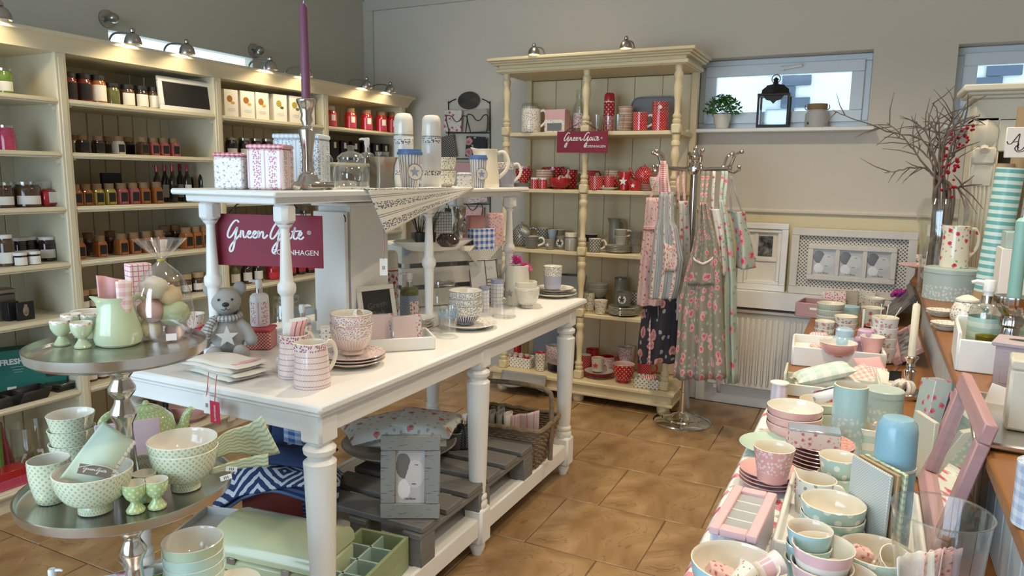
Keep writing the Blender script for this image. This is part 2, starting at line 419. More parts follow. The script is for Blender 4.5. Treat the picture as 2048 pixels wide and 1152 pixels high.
# radiator, boxed shelf above it
rd = thing('radiator', 'white ribbed panel radiator under the picture ledge', 'radiator', (-.40, YB-.09, .13))
m = MB(); m.box((0, 0, .27), (1.02, .05, .50), 0, .006); m.obj('panel', 'white_metal', rd)
rb = MB(); rb.box((0, 0, 0), (.018, .018, .44), 0, .006); rbm = rb.mesh('rib', 'white_metal')
for k in range(28): mobj('rib', rbm, rd, (-.48 + .0355*k, -.032, .27))
m = MB(); m.box((0, -.005, .535), (1.04, .09, .02), 0, .004); m.obj('top_grille', 'white_metal', rd)
m = MB(); m.box((-.45, 0, .01), (.04, .04, .04), 0, .004); m.box((.45, 0, .01), (.04, .04, .04), 0, .004); m.obj('bracket', 'white_metal', rd)
wall('trim_4', [B(-.78, .28, YB-.16, YB-.006, .695, .80)], 'white_paint')
# ceiling downlights: real fixtures with warm light
def downlight(x, y, power, k):
    o = thing('ceiling_downlight', 'round recessed ceiling downlight shining warm light', 'ceiling light', (x, y, ZC-.012), 0, 'recessed ceiling downlights')
    m = MB(); m.lathe([(.055, 0), (.075, 0), (.075, .012), (.055, .012), (.055, 0)], 24); m.obj('ring', 'chrome', o)
    m = MB(); m.lathe([(0, .004), (.054, .004)], 20); m.obj('lens', 'downlight', o)
    l = bpy.data.lights.new('downlight_bulb', 'SPOT'); l.energy = power; l.color = (1, .83, .62); l.spot_size = 2.3; l.spot_blend = .8; l.shadow_soft_size = .07
    lo = bpy.data.objects.new('downlight_bulb', l); COL.objects.link(lo); lo.location = (x, y, ZC-.03)
for k, (x, y, pw) in enumerate([(-1.6, 2.7, 78), (-.5, 3.6, 62), (.3, 2.1, 84), (-.2, .8, 44), (1.0, 3.7, 40), (-1.9, 4.1, 24), (-1.6, .2, 16), (.9, .5, 30)]): downlight(x, y, pw, k)
# ================================================================ wall shelving along the left wall
XF, XBk = -3.3, -3.69
ROWS = [1.82, 1.583, 1.337, 1.083, .835, .475, .10]
UY = [1.24, 2.10, 2.97, 3.86, 4.75]
ws = thing('wall_shelving', 'long cream painted wall shelving with cornice, four bays wide', 'shelving', ((XF+XBk)/2, 3.0, 0))
def wsc(m, name, mats='cream_paint'):
    m.T = Matrix.Identity(4); o = m.obj(name, mats, ws, (-(XF+XBk)/2, -3.0, 0)); return o
for y in UY:
    m = MB(); m.box(*B(XBk, XF-.012, y-.011, y+.011, .05, 2.03)); m.box(*B(XF-.014, XF+.008, y-.026, y+.026, .05, 2.03), bev=.004); m.box(*B(XF+.006, XF+.012, y-.013, y+.013, .09, 2.0), bev=.002); wsc(m, 'upright')
for b in range(4):
    y0, y1 = UY[b]+.011, UY[b+1]-.011
    for z in ROWS:
        m = MB(); m.box(*B(XBk, XF-.004, y0, y1, z-.022, z)); m.box(*B(XF-.006, XF+.004, y0+.015, y1-.015, z-.026, z+.001), bev=.002); m.box(*B(XF+.002, XF+.009, y0+.015, y1-.015, z-.018, z-.008), bev=.002); wsc(m, 'shelf')
    for z in ROWS[:-1]:
        for s, yy in ((1, y0), (-1, y1)):
            m = MB(); m.T = Matrix(((0,0,1,0),(1,0,0,0),(0,1,0,0),(0,0,0,1)))
            m.prism([(yy, z-.022), (yy+s*.038, z-.022), (yy+s*.034, z-.032), (yy+s*.022, z-.036), (yy+s*.018, z-.05), (yy, z-.062)][::(1 if s < 0 else -1)], XF-.03, XF-.006); wsc(m, 'bracket')
pw = (4.75-1.24)/40
for k in range(40):
    y = 1.24 + pw*(k+.5); m = MB(); m.box((XBk-.008, y, 1.04), (.014, pw-.003, 1.98), 0, .003); wsc(m, 'back_plank')
m = MB(); m.box(*B(XBk, XF-.03, 1.24, 4.75, 2.02, 2.035)); wsc(m, 'top_board')
m = MB(); m.box(*B(XBk, XF-.02, 1.24, 4.75, 0, .075)); wsc(m, 'plinth')
m = MB(); m.T = Matrix(((1,0,0,0),(0,0,-1,0),(0,1,0,0),(0,0,0,1)))
cp = [(XF-.03, 2.02), (XF+.012, 2.02), (XF+.016, 2.03), (XF+.03, 2.045), (XF+.06, 2.075), (XF+.085, 2.08), (XF+.088, 2.095), (XF-.03, 2.095)]
m.prism(cp, -4.80, -1.18); m.T = Matrix.Identity(4); m.obj('cornice', 'cream_paint', ws, (-(XF+XBk)/2, -3.0, 0))
m = MB(); m.box(*B(XBk, XF+.0, 4.76, 4.80, 2.02, 2.095)); wsc(m, 'cornice_return')
# little gooseneck lamps on the cornice
def shelf_lamp(p, d, label, group, power=1.5):
    o = thing('picture_lamp', label, 'lamp', p, d, group)
    m = MB(); m.tube(crom([(-.17, 0, .007), (-.165, 0, .040), (-.13, 0, .062), (-.06, 0, .060), (-.02, 0, .050)]), .005); m.obj('arm', 'nickel', o)
    m = MB(); m.lathe([(0, .056), (.014, .054), (.026, .046), (.035, .030), (.039, .010), (.038, .004), (.034, .012), (.026, .032), (0, .045)], 18); m.lathe([(.012, .058), (.014, .068), (.006, .078), (0, .078)], 10); m.obj('shade', 'nickel', o)
    m = MB(); m.ball((0, 0, .026), .014, 10); m.obj('bulb', 'bulb', o)
    m = MB(); m.lathe([(.018, -.004), (.018, .004), (0, .006)], 12, c=(-.17, 0, .012)); m.obj('base', 'nickel', o)
    l = bpy.data.lights.new('lamp_glow', 'SPOT'); l.energy = power; l.color = (1, .80, .50); l.spot_size = 2.4; l.spot_blend = .6; l.shadow_soft_size = .02
    lo = bpy.data.objects.new('lamp_glow', l); COL.objects.link(lo); lo.parent = o; lo.location = (0, 0, .006); lo.rotation_euler = (0, .75, 0)
LL = ('over the jar of green sweets', 'over the large spice jars', 'over the small chalkboard', 'over the orange biscuit cartons', 'behind the purple candle', 'over the far red sweet jars', 'nearest the corner end of the cornice')
for (px, py), ll in zip(((2, 35), (266, 82), (374, 99), (541, 133), (613, 146), (734, 166), (781, 178)), LL):
    p = onx(px, py, XF+.128, 2.088); p.x = XF+.128
    shelf_lamp(p, 0, 'small nickel gooseneck lamp on the shelving cornice ' + ll, 'lamps on the wall shelving', 2.3)
for px, py, lb in ((213, 38, 'round chrome wall spotlight near the start of the slot window'), (507, 102, 'round chrome wall spotlight past the far end of the slot window')):
    p = onx(px, py, XL); o = thing('wall_spotlight', lb, 'wall light', p, 0, None, (0, PI/2, 0))
    m = MB(); m.lathe([(0, .0), (.048, .0), (.048, .01), (.025, .016), (.0, .018)], 20); m.obj('plate', 'nickel', o)
    m = MB(); m.tube([(0, 0, .015), (0, 0, .05)], .012); m.ball((0, .0, .058), .028, 12); m.obj('head', 'nickel', o)
# ================================================================ white display table
TX0, TX1, TY0, TY1, TZ = -2.15, -1.255, 1.42, 3.41, .90
tb = thing('display_table', 'long white painted display table with turned legs, low shelf and raised top shelf', 'table', ((TX0+TX1)/2, (TY0+TY1)/2, 0))
TO = Vector((-(TX0+TX1)/2, -(TY0+TY1)/2, 0))
def tpart(m, name, mat='white_paint'): return m.obj(name, mat, tb, TO)
m = MB(); m.box(*B(TX0, TX1, TY0, TY1, .872, .90), bev=.008); m.box(*B(TX0+.012, TX1-.012, TY0+.012, TY1-.012, .860, .874), bev=.004); tpart(m, 'table_top')
for nm, bb in (('apron', B(-2.06, -1.345, 1.456, 1.474, .800, .862)), ('apron', B(-2.06, -1.345, 3.314, 3.332, .800, .862)), ('apron', B(-2.130, -2.112, 1.52, 3.26, .800, .862)), ('apron', B(-1.304, -1.286, 1.52, 3.26, .800, .862))):
    m = MB(); m.box(*bb, bev=.003); tpart(m, nm)
LEGX = (-2.10, -1.318); LEGY = (1.485, 2.39, 3.29)
lp = [(.0, .06), (.022, .0), (.026, .0), (.030, .02), (.034, .045), (.028, .062)]
leg = MB()
leg.lathe([(0, 0), (.020, 0), (.024, .012), (.033, .035), (.033, .048), (.027, .06), (0, .06)], 20)
leg.box((0, 0, .13), (.084, .084, .15), 0, .01)
leg.lathe([(.036, .20), (.040, .212), (.040, .226), (.034, .236), (.038, .242), (.038, .254), (.032, .262), (.034, .30), (.045, .70), (.046, .715), (.034, .725), (.034, .733), (.044, .742), (.046, .755), (.040, .762), (.030, .768), (.030, .776)], 24)
leg.box((0, 0, .8175), (.076, .076, .089), 0, .008)
legm = leg.mesh('leg', 'white_paint')
for x in LEGX:
    for y in LEGY: mobj('leg', legm, tb, TO + Vector((x, y, 0)))
m = MB(); m.box(*B(LEGX[0]-.02, LEGX[1]+.02, LEGY[0]-.02, LEGY[2]+.02, .145, .168)); tpart(m, 'low_shelf')
for s in (0, 1):
    for k in (0, 1):
        m = MB(); x = LEGX[s] + (.012 if s else -.012); m.box(*B(x-.018, x+.018, LEGY[k]+.04, LEGY[k+1]-.04, .092, .172), bev=.006); tpart(m, 'low_rail')
for k in (0, 2):
    m = MB(); y = LEGY[k]; m.box(*B(LEGX[0]+.04, LEGX[1]-.04, y-.03, y+.0, .092, .172), bev=.006); tpart(m, 'low_rail')
# raised shelf
UX0, UX1, UY0, UY1, UZ = -1.925, -1.50, 1.535, 3.22, 1.4525
m = MB(); m.box(*B(UX0, UX1, UY0, UY1, UZ-.018, UZ), bev=.005); m.box(*B(UX0+.03, UX1-.03, UY0+.03, UY1-.03, UZ-.04, UZ-.017), bev=.004); tpart(m, 'upper_shelf')
pl = MB(); pl.box((0, 0, .025), (.06, .06, .05), 0, .006)
pl.lathe([(.026, .048), (.016, .062), (.0165, .12), (.019, .235), (.020, .240), (.027, .248), (.028, .26), (.027, .272), (.020, .280), (.019, .29), (.0175, .33), (.013, .43), (.014, .44), (.021, .447), (.023, .453)], 20)
pl.box((0, 0, .484), (.058, .058, .068), 0, .014); plm = pl.mesh('post', 'white_paint')
for x in (-1.872, -1.562):
    for y in (1.635, 2.42, 3.13): mobj('post', plm, tb, TO + Vector((x, y, TZ)))
P('cabinet_dark', (.16, .12, .07), .6)
P('beadboard', (.52, .57, .60), .5)
# ================================================================ cream etagere against the back wall
CXa, CXb, CYf, CYb = -2.325, -1.085, 4.47, 4.90
ca = thing('etagere_cabinet', 'tall cream painted open dresser with turned posts and cornice against the back wall', 'cabinet', ((CXa+CXb)/2, (CYf+CYb)/2, 0))
CO = Vector((-(CXa+CXb)/2, -(CYf+CYb)/2, 0))
def cpart(m, name, mat='cabinet_cream'): return m.obj(name, mat, ca, CO)
CSH = [1.80, 1.425, 1.015, .602]
for z in CSH:
    m = MB(); m.box(*B(CXa+.04, CXb-.01, CYf+.035, CYb, z-.026, z), bev=.004); cpart(m, 'shelf')
m = MB(); m.box(*B(CXa-.04, CXb+.05, CYf-.035, CYb, .125, .155), bev=.008); m.box(*B(CXa-.02, CXb+.03, CYf-.01, CYb, .07, .126), bev=.004); m.box(*B(CXa-.03, CXb+.04, CYf-.025, CYb, .055, .075), bev=.005); cpart(m, 'base')
ft = MB(); ft.lathe([(0, 0), (.036, 0), (.042, .015), (.042, .045), (.036, .06), (0, .06)], 20); ftm = ft.mesh('bun_foot', 'cabinet_cream')
for x in (CXa+.045, (CXa+CXb)/2, CXb-.03):
    for y in (CYf+.035, CYb-.05): mobj('bun_foot', ftm, ca, CO + Vector((x, y, 0)))
m = MB(); T4 = Matrix(((0,0,1,0),(1,0,0,0),(0,1,0,0),(0,0,0,1)))
m.box(*B(CXa-.0, CXb+.02, CYf+.0, CYb, 2.185, 2.24), bev=.004)
for i, (o_, z0, z1) in enumerate([(.015, 2.19, 2.215), (.03, 2.235, 2.25), (.045, 2.248, 2.262), (.062, 2.26, 2.282)]): m.box(*B(CXa-o_, CXb+.02+o_, CYf-o_, CYb, z0, z1), bev=.005)
cpart(m, 'cornice')
def post(z0, z1):
    L = z1-z0; pr = [(.0, 0), (.028, 0)]
    m = MB(); m.box((0, 0, .03), (.058, .058, .06), 0, .008)
    m.lathe([(.022, .06), (.027, .07), (.027, .082), (.020, .09), (.026, .10), (.026, .112), (.017, .125), (.019, .20), (.027, L*.62), (.027, L*.70), (.021, L*.76), (.022, L*.80), (.028, L-.07), (.028, L-.05), (.021, L-.04), (.024, L-.02), (.024, L-.005), (0, L-.004)], 16)
    return m
zs = [.155, .580, .993, 1.403, 1.778, 2.19]
for x in (CXa+.045, (CXa+CXb)/2, CXb-.03):
    for k in range(5):
        z0 = zs[k]; me = post(z0, zs[k+1]).mesh('turned_post', 'cabinet_cream'); mobj('turned_post', me, ca, CO + Vector((x, CYf+.035, z0)))
for x in (CXa+.045, CXb-.01):
    m = MB(); m.box(*B(x-.022, x+.022, CYb-.045, CYb, .15, 2.19), bev=.003); cpart(m, 'rear_post')
for k in range(6):
    bw = (CXb-CXa-.09)/6; x = CXa+.055+bw*(k+.5)
    m = MB(); m.box((x, CYb-.012, 1.17), (bw-.002, .014, 2.02), 0, .002); cpart(m, 'back_board')
for px, py, yy in ((1068, 102, CYf-.045), (1252, 84, CYf-.045)):
    p = ony(px, py+8, yy, 2.283)
    shelf_lamp(p, PI/2*-1, 'small nickel gooseneck lamp on the dresser cornice ' + ('over the white floral jug' if px < 1100 else 'over the red dotted thermos'), 'lamps on the cream dresser', 2.0)
# ================================================================ right counter: lower ledge and raised back counter
LX0, LX1, LZ = -.262, .27, .75
UXW, UZW = .235, .985
rc = thing('sales_counter', 'stepped sales counter with orange wood tops and white beadboard front', 'counter', (.3, 2.6, 0))
RO = Vector((-.3, -2.6, 0))
def rpart(m, name, mat): return m.obj(name, mat, rc, RO)
m = MB(); m.box(*B(LX0, LX1+.03, .2, 4.75, LZ-.03, LZ), bev=.006); rpart(m, 'lower_top', 'counter_wood')
m = MB(); m.box(*B(LX0+.06, LX1+.03, .25, 4.7, 0, LZ-.03), bev=.004); rpart(m, 'lower_body', 'white_paint')
for k in range(42):
    y = .3 + .095*k; m = MB(); m.box((LX1+.008, y, (LZ+UZW-.03)/2), (.016, .092, UZW-.03-LZ), 0, .004); rpart(m, 'beadboard_plank', 'beadboard')
    if k % 2 == 0 and y < 4.1:
        m = MB(); m.box((LX0+.052, y+.045, .36), (.014, .187, .70), 0, .004); rpart(m, 'front_plank', 'white_paint')
m = MB(); m.box(*B(LX1+.016, 1.0, .2, 4.25, 0, UZW-.03)); rpart(m, 'raised_body', 'white_paint')
m = MB(); m.box(*B(UXW, 1.05, .2, 4.32, UZW-.032, UZW), bev=.006); rpart(m, 'raised_top', 'counter_wood')
# tall cabinet on the far end of the counter
kx = ony(1942, 300, 4.05).x
tc = thing('tall_cabinet', 'cream tall cabinet with fluted pilaster and deep cornice at the end of the counter', 'cabinet', (kx+.5, 4.2, UZW))
KO = Vector((-(kx+.5), -4.2, -UZW))
KY = 4.05
def kpart(m, name, mat='pilaster_cream'): return m.obj(name, mat, tc, KO)
zt = ony(1928, 172, KY).z
m = MB()
for i, (o_, a, b) in enumerate([(.0, .165, .06), (.02, .06, .045), (.04, .045, .03), (.06, .03, 0)]): m.box(*B(kx-o_+.0, kx+1.0, KY-o_, KY+.26, zt-a, zt-b), bev=.006)
kpart(m, 'cornice')
m = MB(); m.box(*B(kx, kx+.105, KY, KY+.02, zt-.30, zt-.14), bev=.01); m.tube([(kx+.05, KY-.012, zt-.285), (kx+.05, KY-.03, zt-.30)], .02); m.box(*B(kx+.005, kx+.10, KY-.02, KY, zt-.36, zt-.28), bev=.012); m.box(*B(kx+.012, kx+.093, KY-.012, KY, zt-.46, zt-.36), bev=.004); m.ball((kx+.053, KY-.005, zt-.22), .05, 4, 0, 1, .5, 1.3); kpart(m, 'capital')
m = MB(); m.box(*B(kx, kx+.11, KY, KY+.03, UZW+.001, zt-.30), bev=.004); kpart(m, 'pilaster')
for k in range(5):
    m = MB(); m.box((kx+.022+.0165*k, KY-.003, (UZW+zt-.42)/2), (.010, .012, zt-.46-UZW), 0, .004); kpart(m, 'flute')
m = MB(); m.box(*B(kx, kx+.02, KY+.03, KY+.25, UZW, zt-.15)); kpart(m, 'side_panel')
m = MB(); m.box(*B(kx, kx+1.0, KY+.24, KY+.26, UZW, zt-.15)); kpart(m, 'back_panel', 'cabinet_dark')
m = MB(); m.box(*B(kx+.1, kx+1.0, KY, KY+.03, zt-.3, zt-.15), bev=.005); kpart(m, 'frieze')
for z in (zt-.63, zt-.90, zt-1.15):
    m = MB(); m.box(*B(kx+.02, kx+1.0, KY+.03, KY+.25, z-.02, z)); kpart(m, 'shelf')
KSH = (zt-.63, zt-.90)
# ================================================================ pattern palette
WHT = (.80, .77, .68)
P('china_white', WHT, .12, 0, .5); P('china_cream', (.79, .74, .61), .12, 0, .5); P('china_mint', (.50, .66, .54), .12, 0, .5); P('china_palegreen', (.52, .62, .40), .12, 0, .5); P('china_green', (.40, .55, .24), .12, 0, .5)
P('china_pink', (.74, .42, .40), .12, 0, .5); P('china_palepink', (.76, .55, .52), .14, 0, .5); P('china_red', (.48, .02, .025), .14, 0, .5); P('china_grey', (.27, .26, .22), .2, 0, .4); P('china_blue', (.33, .36, .52), .15, 0, .4); P('china_aqua', (.36, .60, .68), .14, 0, .5); P('china_skyblue', (.40, .56, .68), .2, 0, .4); P('china_lilac', (.62, .42, .60), .2, 0, .4); P('china_black', (.02, .02, .03), .15, 0, .5)
W_ = WHT
def DD(n, b, d, sp, r, ro=.14): D(n, lambda g: g.dots(b, d, sp, r), ro, 0, .4)
DD('dots_red', (.48, .012, .018), (.85, .78, .7), .017, .135); DD('dots_redbig', (.46, .012, .02), (.85, .78, .7), .03, .125); DD('dots_mint', (.45, .63, .55), (.82, .84, .76), .042, .17); DD('dots_grey', (.17, .165, .14), (.70, .68, .6), .022, .2)
DD('dots_greydark', (.10, .095, .085), (.55, .53, .48), .013, .16); DD('dots_smallgreen', (.68, .72, .52), (.42, .48, .36), .013, .2); DD('dots_green', (.44, .58, .26), (.68, .74, .5), .016, .18); DD('dots_white', (.80, .78, .70), (.16, .16, .16), .019, .15, .7); DD('dots_blackwhite', (.76, .72, .62), (.06, .05, .05), .028, .14)
DD('dots_navy', (.03, .035, .05), (.5, .5, .5), .012, .12, .7); DD('dots_blue', (.20, .27, .38), (.6, .65, .7), .011, .17, .3); DD('dots_latte', (.78, .74, .64), (.4, .4, .36), .008, .22); DD('dots_thermos', (.74, .75, .74), (.42, .44, .5), .007, .22, .2)
def ST(n, a, b, sp, ax, du, ro=.2): D(n, lambda g: g.stripes(a, b, sp, ax, du), ro, 0, .3)
ST('stripes_tan', (.76, .66, .52), (.62, .30, .22), .018, 1, .4); ST('stripes_pinkwhite', (.78, .72, .68), (.70, .46, .50), .042, 1, .5); ST('stripes_blue', (.76, .76, .74), (.12, .16, .30), .0125, 0, .28); ST('stripes_bluefine', (.74, .74, .72), (.05, .06, .2), .014, 0, .6); ST('stripes_mintwhite', (.74, .78, .70), (.45, .64, .57), .04, 1, .5)
ST('stripes_teal', (.62, .78, .74), (.14, .42, .42), .029, 1, .5, .55); ST('stripes_lilac', (.72, .68, .74), (.60, .54, .64), .022, 0, .5, .5); ST('stripes_ticking', (.62, .60, .55), (.30, .36, .42), .016, 0, .45, .9); ST('stripes_redwhite', (.74, .66, .62), (.5, .05, .06), .014, 0, .5, .8)
def GI(n, a, b, sp, ro=.85): D(n, lambda g: g.gingham(a, b, sp), ro)
GI('gingham_red', (.78, .72, .68), (.62, .10, .14), .016); GI('gingham_grey', (.70, .70, .68), (.24, .26, .30), .013); GI('gingham_blue', (.70, .72, .74), (.05, .12, .42), .026); GI('gingham_pink', (.78, .72, .66), (.70, .38, .38), .02); GI('gingham_mint', (.76, .77, .70), (.45, .63, .55), .05); GI('gingham_skyblue', (.62, .68, .76), (.34, .42, .58), .02); GI('gingham_bluelid', (.72, .76, .80), (.40, .50, .62), .016, .4); GI('gingham_redlid', (.76, .55, .55), (.60, .08, .16), .014, .4)
D('check_pinkline', lambda g: g.lines((.78, .70, .66), (.66, .16, .24), .012, .09), .9); D('check_redfine', lambda g: g.gingham((.76, .55, .52), (.60, .14, .16), .006), .8)
def FL(n, b, f, l, sp, de=.6, r=.3, ro=.2, core=None): D(n, lambda g: g.floral(b, f, l, sp*.72, de*.85, r*.9, core), ro, 0, .35 if ro < .5 else 0)
FL('floral_china', (.80, .76, .66), (.62, .30, .28), (.30, .33, .24), .020); FL('floral_grey', (.27, .26, .21), (.66, .36, .37), (.44, .45, .37), .080, .75, .34, .9, (.62, .12, .18)); FL('floral_mint', (.50, .60, .52), (.72, .42, .40), (.34, .44, .36), .085, .6, .34, .9, (.65, .15, .2)); FL('floral_bag', (.42, .49, .43), (.70, .28, .32), (.24, .30, .26), .085, .7, .36, .9, (.55, .06, .12)); FL('floral_black', (.035, .035, .045), (.62, .30, .30), (.32, .38, .40), .13, .65, .36, .9); FL('floral_white', (.74, .73, .72), (.72, .30, .36), (.40, .48, .46), .06, .5, .3, .9, (.6, .08, .15)); FL('floral_cloth', (.74, .76, .72), (.68, .26, .28), (.42, .46, .36), .085, .6, .3, .9, (.6, .1, .14)); FL('floral_cherry', (.74, .52, .50), (.55, .06, .10), (.45, .40, .34), .035, .5, .22, .9)
FL('floral_tin', (.80, .76, .74), (.36, .38, .44), (.50, .51, .54), .024, .9, .2, .35); FL('floral_sparse', (.78, .76, .68), (.25, .26, .28), (.28, .30, .28), .02, .55, .22); FL('floral_redrose', (.80, .76, .62), (.60, .10, .14), (.30, .42, .40), .05, .6, .3, .15, (.5, .02, .05)); FL('floral_pack', (.78, .70, .68), (.66, .14, .22), (.3, .35, .3), .018, .8, .35, .5); FL('floral_thermos', (.76, .73, .70), (.66, .12, .14), (.5, .4, .36), .034, .8, .36, .2, (.55, .02, .04)); FL('floral_latte', (.74, .70, .56), (.30, .30, .24), (.42, .42, .34), .02, .7, .3)
FL('floral_napkinpink', (.74, .50, .48), (.60, .20, .20), (.45, .42, .4), .015, .6, .3, .8); FL('floral_stripe', (.70, .62, .56), (.66, .20, .22), (.35, .42, .40), .022, .9, .34, .9)
D('lace_pink', lambda g: g.mix(g.mul(g.gt(g.uv()[1], .028), g.lt(g.math('ADD', g.vor(.011)[0], g.mul(g.noise(300, 2, g.uv()[2]), .5)), .55)), (.66, .34, .33), (.74, .58, .57)), .18, 0, .4)
def lace(b, l, v):
    return lambda g: g.mix(g.mul(g.lt(g.uv()[1], g.math('ADD', v, g.mul(g.noise(60, 2, g.uv()[2]), .03))), g.lt(g.math('ADD', g.vor(.016)[0], g.mul(g.noise(180, 2, g.uv()[2]), .6)), .62)), b, l)
D('lace_aqua', lace((.37, .57, .57), (.58, .67, .62), .10), .3, 0, .3); D('lace_tin', lace((.42, .53, .50), (.60, .66, .60), .065), .4); D('lace_tin2', lace((.40, .50, .50), (.62, .66, .62), .05), .4); D('lace_thermos', lace((.23, .43, .52), (.48, .60, .64), .06), .25, 0, .3)
def jugpink(g):
    v = g.uv()[1]; fl = g.floral((.80, .74, .68), (.50, .20, .30), (.62, .40, .46), .0075, .85, .38)
    st = g.stripes((.80, .68, .64), (.38, .26, .30), .0165, 1, .16); return g.mix(g.lt(v, .105), fl, g.mix(g.lt(g.tri(g.uv()[0], .008), .12), st, (.74, .58, .56)))
D('jug_pink', jugpink, .15, 0, .4)
def bandbowl(base, fl, leaf, v0, body=None, sp=.0058):
    def f(g):
        u, v = g.uv()[:2]; b = g.floral(base, fl, leaf, sp, .8, .36)
        return g.mix(g.gt(v, v0), body(g) if body else base, b)
    return f
D('bowl_pinkband', bandbowl((.80, .76, .70), (.56, .32, .38), (.66, .46, .50), .052, lambda g: g.stripes((.78, .70, .62), (.72, .55, .50), .011, 0, .5)), .15, 0, .4)
D('bowl_blueband', bandbowl((.80, .78, .70), (.20, .22, .28), (.26, .30, .34), .038, lambda g: g.stripes((.70, .68, .62), (.06, .08, .22), .012, 0, .6)), .15, 0, .4)
D('bowl_bluewhite', bandbowl((.80, .78, .70), (.20, .22, .28), (.26, .30, .34), .030, lambda g: (.80, .77, .68)), .15, 0, .4)
D('cup_blueband', bandbowl((.80, .78, .70), (.16, .18, .24), (.24, .28, .32), .068, lambda g: g.stripes((.40, .42, .55), (.36, .38, .52), .01, 0, .5)), .15, 0, .4)
D('jug_blueband', bandbowl((.80, .78, .72), (.16, .18, .24), (.24, .28, .32), .085, lambda g: (.28, .29, .38)), .15, 0, .4)
def thermosband(g):
    u, v = g.uv()[:2]; b = g.floral((.76, .76, .74), (.10, .11, .16), (.24, .26, .3), .008, .85, .4)
    mk = g.math('MAXIMUM', g.band(v, .05, .068), g.band(v, .178, .198)); return g.mix(mk, g.mix(g.band(v, .068, .178), (.76, .76, .74), g.dots((.74, .75, .74), (.42, .44, .5), .007, .22)), b)
D('thermos_blue', thermosband, .2, 0, .3)
def tintwig(c, base=(.80, .76, .74)):
    def f(g):
        u = g.uv()[0]; t = g.floral(base, c, tuple(.5*(x+y) for x, y in zip(base, c)), .0068, .85, .38); k = g.tri(g.math('ADD', u, .0), .047)
        return g.mix(g.lt(k, .27), g.mix(g.lt(g.math('ABSOLUTE', g.math('SUBTRACT', k, .48)), .015), base, c), t)
    return f
D('tin_pinkstripe', tintwig((.60, .22, .32)), .35); D('tin_bluestripe', tintwig((.28, .34, .44), (.62, .68, .72)), .35); D('soap_pink', tintwig((.64, .28, .32)), .4)
def towel(g):
    v = g.uv()[1]; t = g.floral((.74, .72, .64), (.12, .14, .20), (.34, .35, .38), .0085, .85, .38); k = g.tri(v, .105)
    return g.mix(g.lt(k, .20), g.mix(g.lt(g.math('ABSOLUTE', g.math('SUBTRACT', k, .45)), .02), (.76, .74, .66), (.25, .24, .27)), t)
D('towel_blue', towel, .9)
D('chevron', lambda g: g.mix(g.lt(g.tri(g.math('ADD', g.uv()[1], g.mul(g.tri(g.uv()[0], .016), .012)), .008), .2), (.62, .58, .50), (.16, .15, .13)), .7)
def ikat(g):
    u, v, uvv, ob = g.uv(); nz = g.mul(g.math('SUBTRACT', g.noise(50, 3, uvv), .5), .09); a = g.tri(u, .17); b = g.tri(v, .15)
    d = g.math('ADD', g.math('ADD', a, b), nz); s = g.tri(d, .22); return g.mix(g.lt(s, .28), (.60, .62, .66), (.022, .045, .13))
D('ikat', ikat, .95); ST('ikat_zig', (.10, .16, .32), (.02, .04, .12), .02, 1, .5, .95); D('plaid_blue', lambda g: g.gingham((.34, .42, .56), (.04, .09, .24), .03), .95); D('blue_terry', lambda g: g.mix(g.noise(200, 3), (.010, .024, .075), (.03, .055, .14)), .95)
P('felt_grey', (.33, .325, .31), .95); P('felt_light', (.58, .57, .53), .95); D('knit', lambda g: g.stripes((.44, .43, .40), (.17, .165, .16), .010, 1, .4), .95); P('cloth_white', (.76, .73, .66), .95); P('cloth_pink', (.70, .40, .42), .9); P('cloth_mint', (.52, .64, .52), .9); P('cloth_grey', (.30, .29, .27), .95); P('cloth_black', (.02, .02, .022), .9)
D('mint_cloth_stripe', lambda g: g.mix(g.lt(g.tri(g.math('ADD', g.uv()[1], g.mul(g.tri(g.uv()[0], .03), .012)), .013), .2), (.62, .68, .50), (.36, .48, .34)), .9)
D('kitchen_towel', lambda g: g.mix(g.band(g.uv()[0], .03, .085), (.78, .75, .72), g.mix(g.lt(g.tri(g.uv()[0], .018), .1), (.76, .46, .44), (.35, .08, .14))), .9)
D('pinkline_cloth', lambda g: g.mix(g.lt(g.tri(g.uv()[0], .03), .07), (.66, .52, .50), (.66, .20, .26)), .9)
P('paper', (.80, .78, .72), .7); P('card_white', (.80, .78, .73), .5); P('tag_white', (.82, .81, .78), .6); P('tag_red', (.50, .02, .06), .45); P('kraft', (.42, .30, .17), .8); P('ink', (.05, .05, .05), .7); P('ink_grey', (.35, .34, .32), .7); P('ink_white', (.80, .80, .80), .6); P('ink_red', (.60, .03, .05), .6)
P('sign_red', (.21, .006, .030), .6); P('sign_black', (.012, .012, .013), .6); P('plastic_white', (.80, .80, .78), .3); P('plastic_blue', (.10, .20, .45), .4); P('wax_purple', (.19, .07, .12), .5); P('wax_cream', (.80, .74, .58), .45); P('wax_mint', (.28, .52, .46), .45)
P('leaf_green', (.06, .17, .03), .5); P('leaf_dark', (.03, .07, .02), .5); P('terracotta', (.30, .12, .05), .8); P('silver_ceramic', (.42, .39, .36), .16, 1.0); P('berry', (.30, .008, .02), .25); P('box_teal', (.02, .16, .13), .5); P('box_green', (.02, .22, .14), .4); P('navy', (.015, .03, .10), .6); P('box_pink', (.68, .40, .40), .5); P('box_lilac', (.52, .40, .50), .5); P('card_pink', (.66, .50, .54), .35); P('gold_leaf', (.65, .36, .05), .5); P('bread_green', (.48, .53, .33), .22, 0, .5)
P('magenta', (.62, .03, .25), .5); P('brush_blue', (.02, .04, .3), .5); P('plum', (.30, .05, .30), .5); P('plastic_pink', (.66, .30, .42), .4)
